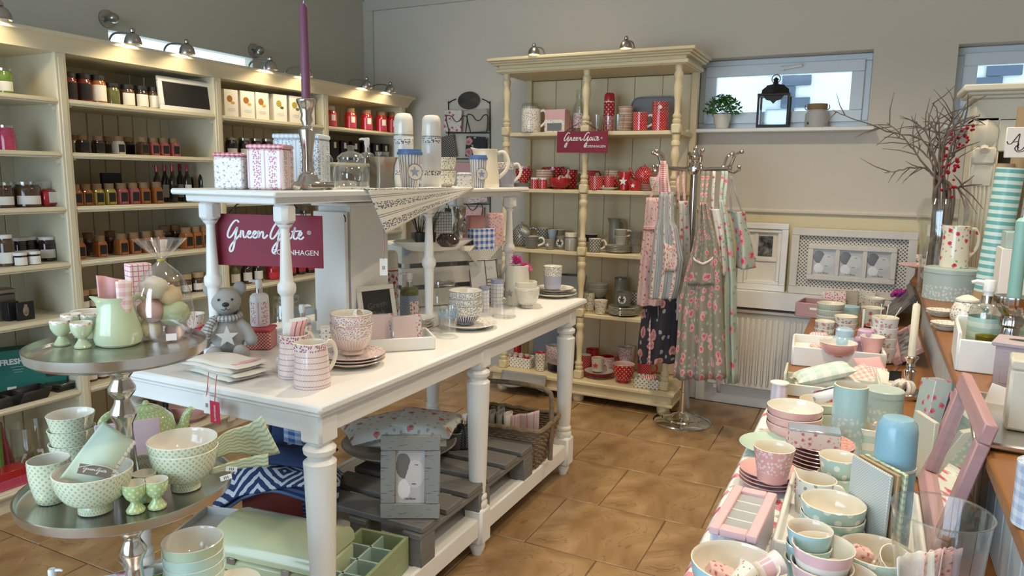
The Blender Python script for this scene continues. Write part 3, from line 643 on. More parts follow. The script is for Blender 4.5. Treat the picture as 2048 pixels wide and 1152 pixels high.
for n_, c_ in dict(spice_red=(.20, .03, .015), spice_orange=(.36, .12, .03), spice_brown=(.10, .05, .025), spice_yellow=(.42, .33, .06), spice_dark=(.035, .022, .016), spice_pink=(.42, .10, .10), spice_green=(.13, .14, .05), candy_red=(.42, .015, .02), candy_pink=(.50, .06, .12), candy_green=(.15, .25, .04), jam_dark=(.022, .010, .012), tea=(.09, .05, .03), cream_jar=(.6, .55, .44), honey=(.40, .16, .02), oil_dark=(.03, .022, .01)).items():
    D(n_, (lambda c: lambda g: g.mix(g.noise(160, 3), tuple(x*.45 for x in c), tuple(min(1, x*1.5) for x in c)))(c_), .12, 0, .6)
D('meringue', lambda g: g.mix(g.noise(30, 3), (.62, .52, .36), (.80, .74, .58)), .6)
for n_, c_ in dict(meringue_pink=(.72, .46, .44), meringue_yellow=(.74, .55, .28), meringue_green=(.52, .60, .34)).items(): D(n_, (lambda c: lambda g: (g.bump(g.noise(25, 4), .6, .006), g.mix(g.noise(30, 3), tuple(x*.75 for x in c), c))[1])(c_), .65)
D('photo', lambda g: g.ramp(g.noise(14, 3, g.uv()[2], .6), [(.35, (.10, .10, .10)), (.5, (.42, .42, .42)), (.62, (.74, .74, .74))]), .35)
D('photo_dark', lambda g: g.ramp(g.noise(20, 3, g.uv()[2], .6), [(.4, (.02, .02, .02)), (.7, (.3, .3, .3))]), .35)
D('tealeaf', lambda g: g.mix(g.noise(100, 3), (.02, .02, .02), (.2, .18, .15)), .6)
D('doily', lambda g: g.mix(g.lt(g.tri(g.math('SQRT', g.math('ADD', g.mul(g.uv()[0], g.uv()[0]), g.mul(g.uv()[1], g.uv()[1]))), .017), .2), (.76, .74, .68), g.dots((.76, .74, .68), (.4, .38, .36), .007, .25)), .8)
# ================================================================ object library
NS = 24
def lathe_obj(name, prof, mats, parent=None, loc=(0,0,0), n=NS, **k):
    m = MB(); m.lathe(prof, n, **k); return m.obj(name, mats, parent, loc)
def bowlprof(r, h, foot=.5, t=.0035, belly=.55, fh=.1):
    f = r*foot; o = [(0, .002), (f*.8, .0), (f, .001), (f, h*fh*.5), (f*.9, h*fh)]
    for i in range(1, 9):
        a = i/8; o.append((f*.9 + (r-f*.9)*math.sin(a*PI/2)**.8*(1-.0*a), h*fh + (h-h*fh)*(1-math.cos(a*PI/2))**.85 if belly else h*a))
    o = [(x, z, 0) for x, z in o]; o[-1] = (r, h, 1); o.append((r-t*.6, h+.001, 1)); o.append((r-t, h-.001, 1))
    for i in range(7, -1, -1):
        a = i/8; o.append((max(0, (f*.8 + (r-f*.8)*math.sin(a*PI/2)**.8) - t) if i else 0, h*fh + .003 + (h-h*fh)*(1-math.cos(a*PI/2))**.85, 1))
    return o
def bowl(p, r, h, out, inn, label, group=None, name='bowl', foot=.5, flute=0, nf=0, rot=None, fh=.1, cat='bowl', rim=None):
    pr = bowlprof(r, h, foot, fh=fh)
    if rim: i = max(k for k, q in enumerate(pr) if q[2] == 0); a, b = pr[i], pr[i+1]; pr.insert(i+1, (a[0]+(b[0]-a[0])*.75, a[1]+(b[1]-a[1])*.75, 2))
    m = MB(); m.lathe(pr, 32, flute=flute, nf=nf); o = m.obj(name, [out, inn] + ([rim] if rim else []), None, p); tag(o, label, cat, group)
    if rot: o.rotation_euler = rot
    return o
def cupprof(r, h, rb=None, t=.003, curve=.0, foot=0):
    rb = rb or r*.75; pr = [(0, .001, 0), (rb*.85, 0, 0)]
    for i in range(7):
        a = i/6; pr.append((rb + (r-rb)*a + curve*math.sin(a*PI), .004 + (h-.004)*a, 0))
    pr[-1] = (r, h, 1); pr += [(r-t*.5, h+.0008, 1), (r-t, h-.001, 1)]
    for i in range(5, -1, -1):
        a = i/6; pr.append((rb + (r-rb)*a + curve*math.sin(a*PI) - t, .006 + (h-.006)*a, 1))
    pr.append((0, .006, 1)); return pr
def handle_mb(r0, z0, r1, z1, out, th=.005, flat=1.4, drop=0):
    m = MB(); m.tube(crom([(r0-.003, 0, z0), (r0+out*.55, 0, z0+.006), (r0+out, 0, z0-(z0-z1)*.28), (r0+out*.8, 0, z0-(z0-z1)*.68), (r1-.003, 0, z1)], 5), th, 8, flat=flat); return m
def cup(p, r, h, out, inn, label, group=None, rb=None, ha=None, name='mug', cat='mug', rot=None, curve=0, n=NS):
    pr = cupprof(r, h, rb, curve=curve); m = MB(); m.lathe(pr, n)
    if ha is None:
        o = m.obj(name, [out, inn], None, p); tag(o, label, cat, group)
        if rot: o.rotation_euler = rot
        return o
    e = thing(name, label, cat, p, ha, group, rot); m.obj('body', [out, inn], e); rb = rb or r*.75
    handle_mb(rb+(r-rb)*.85, h*.82, rb+(r-rb)*.2, h*.22, r*.75, max(.003, r*.1)).obj('handle', inn, e); return e
def eggcup(p, s, out, inn, label, group=None, rim=None, rot=None, name='egg_cup'):
    r, h = .024*s, .062*s; m = MB()
    m.lathe([(0, .002, 0), (.018*s, 0, 0), (.019*s, .004*s, 0), (.010*s, .018*s, 0), (.009*s, .022*s, 0), (.017*s, .030*s, 0), (.023*s, .042*s, 0), (.0245*s, .056*s, 2), (.024*s, h, 1), (.022*s, h, 1), (.021*s, .045*s, 1), (.014*s, .034*s, 1), (0, .030*s, 1)], 20)
    o = m.obj(name, [out, inn, rim or out], None, p); tag(o, label, 'egg cup', group)
    if rot: o.rotation_euler = rot
    return o
def plate(p, r, top, label, group=None, name='plate', h=.018, under='china_white', edge=None, n=40, cat='plate', rot=None):
    m = MB(); m.lathe([(0, .002, 1), (r*.55, 0, 1), (r*.6, .003, 1), (r*.97, h, 2), (r, h+.002, 2), (r*.985, h+.0035, 0), (r*.64, .008, 0), (0, .006, 0)], n, uv='xy')
    o = m.obj(name, [top, under, edge or under], None, p); tag(o, label, cat, group)
    if rot: o.rotation_euler = rot
    return o
def jug(p, r, h, out, inn, label, ha=0, prof=None, spout=.02, group=None, name='jug', hm=None, hs=1.0, sp=True):
    e = thing(name, label, 'jug', p, ha, group); pr = prof or [(.95, 0), (1, .03), (.97, .25), (.92, .55), (.86, .85), (.86, 1.0)]
    q = [(0, .001, 0, 0)]
    for a, b in pr: q.append((r*a, h*b, 0, max(0, (b-.72)/.28)**1.5))
    q[-1] = (q[-1][0], q[-1][1], 1, 1); q.append((q[-1][0]-.003, h+.001, 1, 1))
    for a, b in pr[::-1][1:]: q.append((r*a-.004, h*b+.004, 1, max(0, (b-.72)/.28)**1.5))
    q.append((0, .008, 1, 0)); m = MB(); m.T = RX(PI); m.lathe(q, 32, spout=spout); m.obj('body', [out, inn], e)
    rt = pr[-1][0]*r; handle_mb(rt, h*.9, pr[2][0]*r, h*.25, r*.62*hs, max(.004, r*.085), 1.5).obj('handle', hm or inn, e); return e
def teapot(p, r, h, mat, label, ha=0, inn=None):
    e = thing('teapot', label, 'teapot', p, ha); inn = inn or mat
    m = MB(); m.lathe([(0, .002), (r*.6, 0), (r*.75, h*.04), (r*.97, h*.25), (r, h*.42), (r*.9, h*.65), (r*.62, h*.80), (r*.5, h*.83), (0, h*.83)], 28); m.obj('body', mat, e)
    m = MB(); m.lathe([(r*.5, h*.82), (r*.5, h*.85), (r*.3, h*.91), (r*.08, h*.93), (0, h*.93)], 24); l = m.obj('lid', mat, e)
    m = MB(); m.ball((0, 0, h*.96), r*.12, 10); m.obj('knob', mat, l)
    m = MB(); m.tube(crom([(-r*.8, 0, h*.25), (-r*1.2, 0, h*.38), (-r*1.4, 0, h*.66), (-r*1.62, 0, h*.80)], 5), [r*.26-(r*.15)*i/15 for i in range(16)], 12); m.obj('spout', mat, e)
    handle_mb(r*.82, h*.72, r*.92, h*.25, r*.72, r*.10, 1.3).obj('handle', inn, e); return e
def jar(p, r, h, content, lid, label, group, face=-.35, lm='paper', lidh=.18, lidr=.9, sq=0, name='jar', neck=.82, lab=(.15, .55), cat='jar', n=16, band=None):
    e = thing(name, label, cat, p, 0, group); b = h*(1-lidh)
    m = MB(); m.lathe([(0, .001), (r*.92, 0), (r, h*.02), (r, b*.78), (r*.93, b*.88), (r*neck, b*.94), (r*neck, b), (0, b)], n, sq=sq); m.obj('body', content, e)
    m = MB(); m.lathe([(0, b-.001), (r*lidr, b-.001), (r*lidr, h*.985), (r*lidr*.93, h), (0, h)], n); m.obj('lid', lid, e)
    if lm:
        m = MB(); rr = r*1.012
        if sq:
            m.box((r, 0, b*(lab[0]+lab[1])/2), (.002, r*1.25, b*(lab[1]-lab[0]))); o = m.obj('label', lm, e)
        else: m.arcpatch(rr, rr, b*lab[0], b*lab[1], face-1.0, face+1.0); o = m.obj('label', lm, e)
        if band:
            m = MB()
            if sq: m.box((r+.0006, 0, b*(lab[0]+.05)), (.002, r*1.25, b*.14))
            else: m.arcpatch(rr*1.004, rr*1.004, b*lab[0], b*(lab[0]+.14), face-1, face+1)
            m.obj('label_band', band, o)
    return e
def bottle(p, r, h, content, cap, label, group, lm='paper', face=-.35, name='bottle'):
    e = thing(name, label, 'bottle', p, 0, group)
    m = MB(); m.lathe([(0, .001), (r*.95, 0), (r, h*.02), (r, h*.55), (r*.85, h*.64), (r*.42, h*.74), (r*.38, h*.90), (0, h*.90)], 14); m.obj('body', content, e)
    m = MB(); m.lathe([(r*.48, h*.82), (r*.48, h*.99), (r*.4, h), (0, h)], 12); m.obj('cap', cap, e)
    if lm: m = MB(); m.arcpatch(r*1.012, r*1.012, h*.12, h*.46, face-1, face+1); m.obj('label', lm, e)
    return e
def pump(p, r, h, body, lab, label, rz=0, face=-1.2, labz=(.08, .60), sq=0, group=None, collar='chrome', clear=None, lw=3.05):
    e = thing('pump_bottle', label, 'soap bottle', p, rz, group); b = h*.70
    m = MB(); m.lathe([(0, .001), (r*.95, 0), (r, .006), (r, b*.82), (r*.94, b*.91), (r*.72, b*.97), (r*.36, b), (0, b)], 24, sq=sq); m.obj('body', body, e)
    m = MB(); m.lathe([(r*.38, b-.001), (r*.38, b+h*.09), (0, b+h*.09)], 16); m.obj('collar', collar, e)
    if lab: m = MB(); m.arcpatch(r*1.012, r*1.012, b*labz[0], b*labz[1]*1.25, face-lw, face+lw, 20); m.obj('label', lab, e)
    t = b+h*.09; m = MB(); m.lathe([(r*.3, t), (r*.3, t+h*.05), (r*.36, t+h*.055), (r*.36, t+h*.17), (r*.3, t+h*.19), (0, t+h*.19)], 14); m.tube([(0, 0, t+h*.15), (-r*.7, 0, t+h*.165), (-r*1.0, 0, t+h*.15)], [r*.17, r*.14, r*.1], 8); m.obj('pump_head', 'plastic_white', e); return e
def thermos(p, r, h, body, cap, ring, label, capf=.30):
    e = thing('thermos_flask', label, 'thermos', p); c = h*(1-capf)
    m = MB(); m.lathe([(0, 0), (r*.95, 0), (r, .004), (r, c*.98), (r*.97, c), (0, c)], 32); m.obj('body', body, e)
    m = MB(); m.lathe([(r*1.012, c-.002), (r*1.012, c+.003), (r*.9, c+.003)], 32); m.obj('ring', ring, e)
    m = MB(); m.lathe([(r*.97, c+.003), (r*.98, c+.006), (r*.95, h*.90), (r*.88, h*.955), (r*.70, h*.99), (r*.4, h), (0, h)], 32); m.obj('cap', cap, e); return e
def tin(p, w_, d, h, body, lid, label, rz=0, lidh=.09, name='tin', group=None, rc_=.012):
    e = thing(name, label, 'tin', p, rz, group); m = MB(); m.box((0, 0, h*(1-lidh)/2), (w_, d, h*(1-lidh)), 0, rc_*.5); m.obj('body', body, e)
    m = MB(); m.box((0, 0, h*(1-lidh/2)), (w_*1.02, d*1.02, h*lidh), 0, .004); m.obj('lid', lid, e); return e
def rtin(p, r, h, body, lid, label, lidh=.12, name='round_tin', group=None):
    e = thing(name, label, 'tin', p, 0, group); b = h*(1-lidh); m = MB(); m.lathe([(0, 0), (r*.98, 0), (r*.985, b), (0, b)], 40); m.obj('body', body, e)
    m = MB(); m.lathe([(r, b-.002), (r, h*.985), (r*.96, h), (r*.9, h-.002), (r*.86, h), (0, h)], 40); m.obj('lid', lid, e); return e
def cbox(p, w_, d, h, mat, label, cat='box', rz=0, name='box', group=None, rot=None, front=None, top=None, bev=.0015):
    mats = [mat]; fi = ti = None
    if front: mats.append(front); fi = len(mats)-1
    if top: mats.append(top); ti = len(mats)-1
    m = MB(); m.box((0, 0, h/2), (w_, d, h), 0, bev, top=ti, front=fi); o = m.obj(name, mats, None, p, rot or (0, 0, rz)); return tag(o, label, cat, group)
def pframe(p, w_, h, t, bw, mf, mp, label, rz=0, tilt=.15, name='photo_frame', strut=True, mat=None):
    e = thing(name, label, 'picture frame', p, rz); T = RX(-tilt, 'X'); m = MB(); m.T = T
    m.box((0, t/2, bw/2), (w_, t, bw), 0, .003); m.box((0, t/2, h-bw/2), (w_, t, bw), 0, .003)
    for s in (-1, 1): m.box((s*(w_-bw)/2, t/2, h/2), (bw, t, h-2*bw), 0, .003)
    m.obj('frame', mf, e); m = MB(); m.T = T; m.box((0, t*.6, h/2), (w_-2*bw, t*.3, h-2*bw)); m.obj('picture', mp, e)
    if strut: m = MB(); m.tube([(0, t+h*.6*math.sin(tilt), h*.6*math.cos(tilt)), (0, t+h*.6*math.sin(tilt)+h*.22, .004)], .006, 6); m.obj('strut', mf, e)
    return e
def candlestick(p, h, r, mat, label, sq=False, name='candlestick'):
    e = thing(name, label, 'candlestick', p); k = h
    pr = [(0, 0), (r, 0), (r, .03*k), (r*.8, .06*k), (r*.62, .10*k), (r*.5, .16*k), (r*.3, .19*k), (r*.34, .23*k), (r*.3, .27*k), (r*.34, .31*k), (r*.28, .35*k), (r*.30, .42*k), (r*.44, .63*k), (r*.46, .66*k), (r*.24, .70*k), (r*.22, .72*k), (r*.34, .77*k), (r*.28, .83*k), (r*.42, .92*k), (r*.52, .965*k), (r*.54, .985*k), (r*.5, k), (0, k)]
    m = MB(); m.lathe(pr, 24); m.obj('stem', mat, e)
    if sq: m = MB(); m.box((0, 0, .012), (r*2.1, r*2.1, .024), 0, .008); m.obj('foot', mat, e)
    return e
def candle(p, r, h, mat, label):
    e = thing('candle', label, 'candle', p); m = MB(); m.lathe([(0, 0), (r*.95, 0), (r, .004), (r*.97, h*.94), (r*.6, h*.975), (0, h*.985)], 18); m.obj('wax', mat, e)
    m = MB(); m.tube([(0, 0, h*.98), (.001, 0, h*1.01)], .0015, 6); m.obj('wick', 'paper', e); return e
def tumbler(p, r, h, label, mat='glass', rb=.8, base=.08, group=None, name='glass_tumbler', cat='glass', n=28):
    e = thing(name, label, cat, p, 0, group); m = MB(); m.lathe([(0, 0), (r*rb*.95, 0), (r*rb, .003), (r, h), (r-.0022, h+.0006), (r*rb-.002, h*base), (0, h*base)], n); m.obj('wall', mat, e); return e
def folded(p, w_, d, h, mat, label, cat='towel', rz=0, layers=3, name='folded_towel', group=None, rot=None):
    e = thing(name, label, cat, p, rz, group, rot)
    for i in range(layers):
        m = MB(); t = h/layers; o_ = random.uniform(-.006, .006)
        def fn(u, v, o_=o_, i=i, t=t): return (w_*(u-.5)+o_, d*(v-.5)+o_*.5, t*i + .0015*math.sin(u*9+i)+.0012*math.sin(v*11+i*2))
        pts = []
        m.box((o_, o_*.5, t*(i+.5)), (w_, d, t*.94), 0, t*.42); m.obj('fold', mat, e)
    return e
def cloth(name, fn, nu, nv, su, sv, mat, label, cat, loc=(0,0,0), rz=0, thick=.003, parent=None, group=None):
    m = MB(); m.sheet(fn, nu, nv, su, sv); o = m.obj(name, mat, parent, loc, (0, 0, rz), 80, thick)
    if parent is None: tag(o, label, cat, group)
    return o
def text3(body, size, mat, parent, T, name='lettering', ext=.0004, spacing=1.0, bold=0):
    cu = bpy.data.curves.new('t', 'FONT'); cu.body = body; cu.size = size; cu.extrude = ext; cu.align_x = 'CENTER'; cu.align_y = 'CENTER'; cu.space_character = spacing; cu.offset = bold; cu.resolution_u = 2
    o = bpy.data.objects.new('t', cu); COL.objects.link(o); dg = bpy.context.evaluated_depsgraph_get(); me = bpy.data.meshes.new_from_object(o.evaluated_get(dg)); bpy.data.objects.remove(o); bpy.data.curves.remove(cu)
    me.transform(T); me.materials.clear(); me.materials.append(M(mat)); me.name = name
    return mobj(name, me, parent)
UPR = Matrix(((1,0,0,0),(0,0,-1,0),(0,1,0,0),(0,0,0,1)))      # flat text -> upright, facing -Y
def ribbon(m, pts, wd, mi=0):
    P_ = crom([(x, y, 0) for x, y in pts], 5); vs = []; fs = []
    for i, p in enumerate(P_):
        t = (P_[min(i+1, len(P_)-1)]-P_[max(i-1, 0)]); t = t.normalized() if t.length > 1e-9 else Vector((1,0,0)); n_ = Vector((-t.y, t.x, 0))
        q = wd*(.62+.38*abs(t.y)); vs += [p+n_*q/2, p-n_*q/2]
    for i in range(len(P_)-1): fs.append([2*i, 2*i+1, 2*i+3, 2*i+2])
    m.add(vs, fs, [[(0,0)]*4]*len(fs), mi)
SCRIPT = [
 [(.66,.92),(.60,1.0),(.48,.98),(.30,.78),(.16,.50),(.14,.34),(.22,.28),(.36,.40),(.54,.66),(.58,.70),(.50,.40),(.42,.02),(.34,-.22),(.24,-.30),(.20,-.20),(.28,-.02),(.48,.20),(.70,.42)],
 [(.70,.30),(.74,.56),(.76,.58),(.84,.56),(.84,.46),(.86,.32),(.94,.32),(1.02,.42)],
 [(.98,.40),(1.12,.46),(1.17,.55),(1.10,.58),(1.03,.46),(1.05,.33),(1.14,.30),(1.24,.38)],
 [(1.22,.38),(1.36,.46),(1.41,.55),(1.34,.58),(1.27,.46),(1.29,.33),(1.38,.30),(1.48,.40)],
 [(1.46,.36),(1.52,.56),(1.54,.56),(1.51,.32),(1.60,.50),(1.70,.57),(1.72,.48),(1.71,.34),(1.78,.30),(1.92,.44)],
 [(2.56,.92),(2.50,1.0),(2.38,.98),(2.20,.78),(2.06,.50),(2.04,.34),(2.12,.28),(2.26,.40),(2.44,.66),(2.48,.70),(2.40,.40),(2.32,.02),(2.24,-.22),(2.14,-.30),(2.10,-.20),(2.18,-.02),(2.38,.20),(2.56,.38)],
 [(2.84,.54),(2.74,.58),(2.62,.50),(2.58,.36),(2.64,.30),(2.74,.36),(2.86,.54),(2.84,.36),(2.88,.30),(2.98,.38)],
 [(2.98,.38),(3.08,.62),(3.14,.78),(3.06,.50),(3.06,.34),(3.14,.30),(3.24,.38)], [(2.96,.60),(3.40,.64)],
 [(3.22,.38),(3.36,.46),(3.41,.55),(3.34,.58),(3.27,.46),(3.29,.33),(3.38,.30),(3.50,.40)]]
def shop_sign(p, w_, h, label, rz=0, chain=None):
    e = thing('hanging_sign', label, 'sign', p, rz); m = MB(); m.box((0, 0, 0), (w_, .006, h), 0, .001); b = m.obj('board', 'sign_red', e)
    m = MB(); m.T = TX(-w_*.38, -.0036, -h*.09) @ UPR @ Matrix.Diagonal((w_*.205, w_*.205, 1, 1))
    for st in SCRIPT: ribbon(m, st, .085)
    m.obj('script_lettering', 'ink_white', b)
    text3('COPENHAGEN', w_*.063, 'ink_white', b, TX(w_*.255, -.0036, -h*.215) @ UPR, 'small_lettering')
    text3('®', w_*.05, 'ink_white', b, TX(w_*.385, -.0036, h*.17) @ UPR, 'mark')
    if chain:
        m = MB(); n = 12
        for s in (-1, 1):
            for i in range(n):
                a = Vector((s*w_*.36, 0, h/2-.004)).lerp(Vector((s*.02, 0, h/2+chain)), (i+.5)/n)
                d = (Vector((s*.02, 0, h/2+chain))-Vector((s*w_*.36, 0, h/2))).normalized()*(.6*math.hypot(w_*.34, chain)/n)
                off = Vector((0, .003, 0)) if i % 2 else d.cross(Vector((0,1,0))).normalized()*.003
                m.tube([a-d, a-d*.5+off, a+d*.5+off, a+d, a+d*.5-off, a-d*.5-off, a-d], .0013, 5)
        m.obj('chain', 'iron', e)['kind'] = 'stuff'
    return e
def star_mb(r, r2=.42, t=.001):
    pts = []
    for k in range(10):
        a = PI/2 + k*PI/5; q = r if k % 2 == 0 else r*r2; pts.append((q*math.cos(a), q*math.sin(a)))
    m = MB(); m.T = UPR; m.prism(pts, 0, t); return m
def leaves_mb(m, n, R, h, ls, mi=0):
    for i in range(n):
        a = random.uniform(0, 2*PI); e = random.uniform(-.1, 1.0)*PI/2; rr = R*random.uniform(.55, 1)
        c = Vector((rr*math.cos(a)*math.cos(e), rr*math.sin(a)*math.cos(e), h+rr*math.sin(e)*.9))
        t = Vector((random.uniform(-1,1), random.uniform(-1,1), random.uniform(-.6,.8))).normalized(); u = t.cross(Vector((random.uniform(-1,1), random.uniform(-1,1), random.uniform(-1,1)))).normalized()
        m.add([c-t*ls, c+u*ls*.45, c+t*ls, c-u*ls*.45], [[0,1,2,3]], [[(0,0),(1,0),(1,1),(0,1)]], mi)
def cushion(name, p, w_, d, h, mat, label, cat, rot=(0, 0, 0), n=14, wob=.0, group=None):
    m = MB()
    for sgn in (1, -1):
        def fn(u, v):
            x, y = 2*u-1, 2*v-1; t = (max(0, 1-x**4)*max(0, 1-y**4))**.45; return (w_/2*x*(1-.05*(1-abs(y))), d/2*y*(1-.05*(1-abs(x))), h/2+sgn*h/2*t+wob*math.sin(x*5+y*3)*.5)
        m.sheet(fn if sgn > 0 else (lambda u, v, f=fn: f(1-u, v)), n, n, w_, d)
    o = m.obj(name, mat, None, p, rot, 70); return tag(o, label, cat, group)
# ================================================================ goods on the wall shelving
def LS(px, py, row, x=-3.40):
    p = onx(px, py, x, ROWS[row] + .001); return p
def lj(px, py, row, wpx, hpx, *a, x=-3.40, **k):
    p = LS(px, py, row, x); s = sc(p); return jar(p, wpx*s/2*.95, hpx*s, *a, **k)
# bay 1
lj(9, 160, 0, 30, 52, 'candy_green', 'silver', 'glass jar of green and red sweets with silver lid', None, lm='paper', lidr=.9, lidh=.1)
lj(11, 268, 1, 36, 50, 'candy_pink', 'silver', 'glass jar of pink sweets with silver lid', None, lm=None, lidr=.85, lidh=.1)
for px, r_, lb in ((4, 44, 'clip-top jar with white label beside the red gift bag, cut by the frame'), (55, 50, 'clip-top jar with oval label and hanging tag')):
    e = lj(px, 395, 2, r_, 50, 'tea', 'glass_thick', lb, None, lm='paper', lidh=.12, lidr=.95, x=-3.42, lab=(.12, .5)); s = sc(e.location)
    m = MB(); r = r_*s/2; m.tube([(r*.9, -r*.35, r*1.2), (r*1.05, -r*.4, r*1.7), (r*.9, -r*.3, r*2.0)], .002, 5); m.obj('wire_clip', 'silver', e)
def giftbag(p, w_, h, d, mat, clear, label, rz=0, name='sweet_bag'):
    e = thing(name, label, 'gift bag', p, rz); m = MB(); m.box((0, 0, h*.33), (d, w_, h*.66), 0, .012); m.obj('filling', mat, e)
    m = MB(); m.sheet(lambda u, v: (d*.2*math.sin(u*6)*(1-v)*.5, w_*(u-.5)*(1+.1*v), h*.66+h*.34*v), 8, 4); m.obj('bag_top', clear, e, thick=.0006)
    m = MB(); m.box((d/2+.0015, w_*.02, h*.36), (.001, w_*.62, h*.42)); m.obj('label', 'paper', e); return e
p = LS(97, 395, 2, -3.40); giftbag(p, .072, .115, .05, 'candy_red', 'cello', 'clear bag of red sweets with tall white label', .2)
lj(12, 515, 3, 34, 62, 'tea', 'card_white', 'tall tea jar with white lid and folded paper tag', None, lm='paper', lidh=.12, lidr=.8, x=-3.40, lab=(.1, .5))
for px, lb, x in ((42, 'dark jam jar with square label behind the two small jars', -3.50), (62, 'dark jam jar with round silver label in the middle of the jam row', -3.50), (95, 'dark jam jar with wide white label at the end of the jam row', -3.44)):
    lj(px, 510, 3, 31, 48, 'jam_dark', 'card_white', lb, None, lm='paper', lidh=.12, lidr=.95, x=x)
for px, lb in ((41, 'small squat jam jar with side label'), (68, 'small squat jam jar with front label')):
    lj(px, 525, 3, 27, 26, 'jam_dark', 'card_white', lb, None, lm='paper', lidh=.2, lidr=.97, x=-3.36, lab=(.05, .8))
p = LS(6, 640, 4, -3.46); tin(p, .07, .09, .14, 'steel_dark', 'nickel', 'grey metal caddy behind black boxes', 0, .15)
p = LS(22, 640, 4, -3.42); cbox(p, .05, .05, .085, 'black', 'plain small black carton beside picture carton', rz=.1)
p = LS(52, 640, 4, -3.37); o = cbox(p, .012, .075, .082, 'black', 'black carton printed with a silver lantern figure'); m = MB(); m.T = RX(PI/2) @ UPR @ TX(0, .043, -.007-.0001)
m.T = Matrix.Identity(4); m.ball((.0065, 0, .042), .02, 10, 0, .05, .7, 1.2); m.box((.0065, 0, .065), (.001, .014, .012)); m.obj('print', 'silver', o)
p = LS(66, 778, 5, -3.49); e = thing('tea_box', 'green cardboard display box with white FRESH FREDDIE lettering', 'box', p, -.42); m = MB(); m.box((0, 0, .105), (.10, .27, .21), 0, .002); b = m.obj('carton', 'box_teal', e)
FX = RX(PI/2)
text3('FRESH FREDDIE', .035, 'ink_white', b, TX(.0505, -.005, .155) @ FX @ UPR, 'lettering', bold=.0012)
for k, z in enumerate((.135, .122, .11)): text3('.................'[:14-k*3], .018, 'ink_white', b, TX(.0505, -.055, z) @ FX @ UPR, 'small_print')
m = MB(); m.box((.0505, .075, .12), (.001, .05, .10)); m.obj('picture', 'cream_jar', b); m = MB(); m.box((.051, .075, .085), (.001, .05, .04)); m.obj('picture_dark', 'dark', b); m = MB(); m.box((.0505, -.085, .03), (.001, .035, .02)); m.obj('logo_patch', 'ink_white', b)
def opentray(p, w_, d, h, mat, label, rz=0, fill=None, flare=.02, fm=None):
    e = thing('sample_tray', label, 'tray', p, rz); m = MB(); a = [(-w_/2, -d/2), (w_/2, -d/2), (w_/2, d/2), (-w_/2, d/2)]
    m.box((0, 0, .003), (w_, d, .006))
    for (x0, y0), (x1, y1) in zip(a, a[1:]+a[:1]):
        cx, cy = (x0+x1)/2, (y0+y1)/2; n_ = Vector((cx, cy, 0)).normalized()*flare
        m.add([(x0, y0, 0), (x1, y1, 0), (x1*1.0+n_.x+ (flare*(1 if x1 > 0 else -1) if n_.y else 0), y1+n_.y+(flare*(1 if y1 > 0 else -1) if n_.x else 0), h), (x0+n_.x+(flare*(1 if x0 > 0 else -1) if n_.y else 0), y0+n_.y+(flare*(1 if y0 > 0 else -1) if n_.x else 0), h)], [[0,1,2,3]], [[(0,0),(1,0),(1,1),(0,1)]])
    m.obj('walls', mat, e, thick=.003)
    if fill: 
        for k in range(3): m = MB(); m.box((0, -d*.28+d*.28*k, .02), (w_*.7, d*.22, .012), 0, .004); m.obj('sachet', fill, e)
    return e
opentray(LS(52, 805, 5, -3.30+.02-.07), .075, .15, .05, 'dark', 'dark tray of bright green sachets in front of the green box', 0, 'box_green', .016)
opentray(LS(4, 812, 5, -3.35), .075, .10, .05, 'dark', 'dark tray of navy blue sachets', 0, 'navy', .016)
p = LS(118, 783, 5, -3.40)
for k in range(3): cbox(p + Vector((0, 0, .012*k)), .12, .08, .011, ('black', 'dark', 'steel_dark')[k], ('flat black booklet at the bottom of the stack', 'flat dark booklet in the middle of the stack', 'grey booklet on top of the stack')[k], 'booklet', rz=.1*k, name='booklet')
p = LS(22, 985, 6, -3.37); cbox(p, .09, .14, .045, 'candy_pink', 'crimson printed gift carton on the lowest shelf'); cbox(p+Vector((0,0,.046)), .09, .13, .035, 'candy_red', 'dark red carton lying on the crimson carton')
p = LS(70, 960, 6, -3.50); e = tumbler(p, .085, .21, 'wide clear glass vase holding wrapped sweets', 'glass', .95, .03, name='glass_vase', cat='vase')
for k in range(14):
    a = k*2.4; m = MB(); m.tube([(.045*math.cos(a), .045*math.sin(a), .012+.012*(k % 3)), (.045*math.cos(a)+.03*math.cos(a*3), .045*math.sin(a)+.02*math.sin(a*3), .03+.014*(k % 4))], .007, 7); o = m.obj('candy_stick', ('candy_red', 'candy_green', 'honey', 'paper')[k % 4], None, p); tag(o, 'wrapped %s sweet inside the wide glass vase' % ('red', 'green', 'orange', 'white')[k % 4], 'sweet', 'sweets in the glass vase')
for k, (px, mt, c) in enumerate(((8, 'candy_green', 'green'), (22, 'candy_pink', 'pink'), (32, 'spice_pink', 'pale pink'))):
    p = LS(px, 980, 6, -3.52-.02*k); m = MB(); m.T = RX(.1*k, 'X'); m.tube([(0, 0, .0), (0, 0, .24)], .012, 10); o = m.obj('sweet_tube', mt, None, p); tag(o, 'thin upright %s sweet tube on the lowest shelf' % c, 'sweet tube')
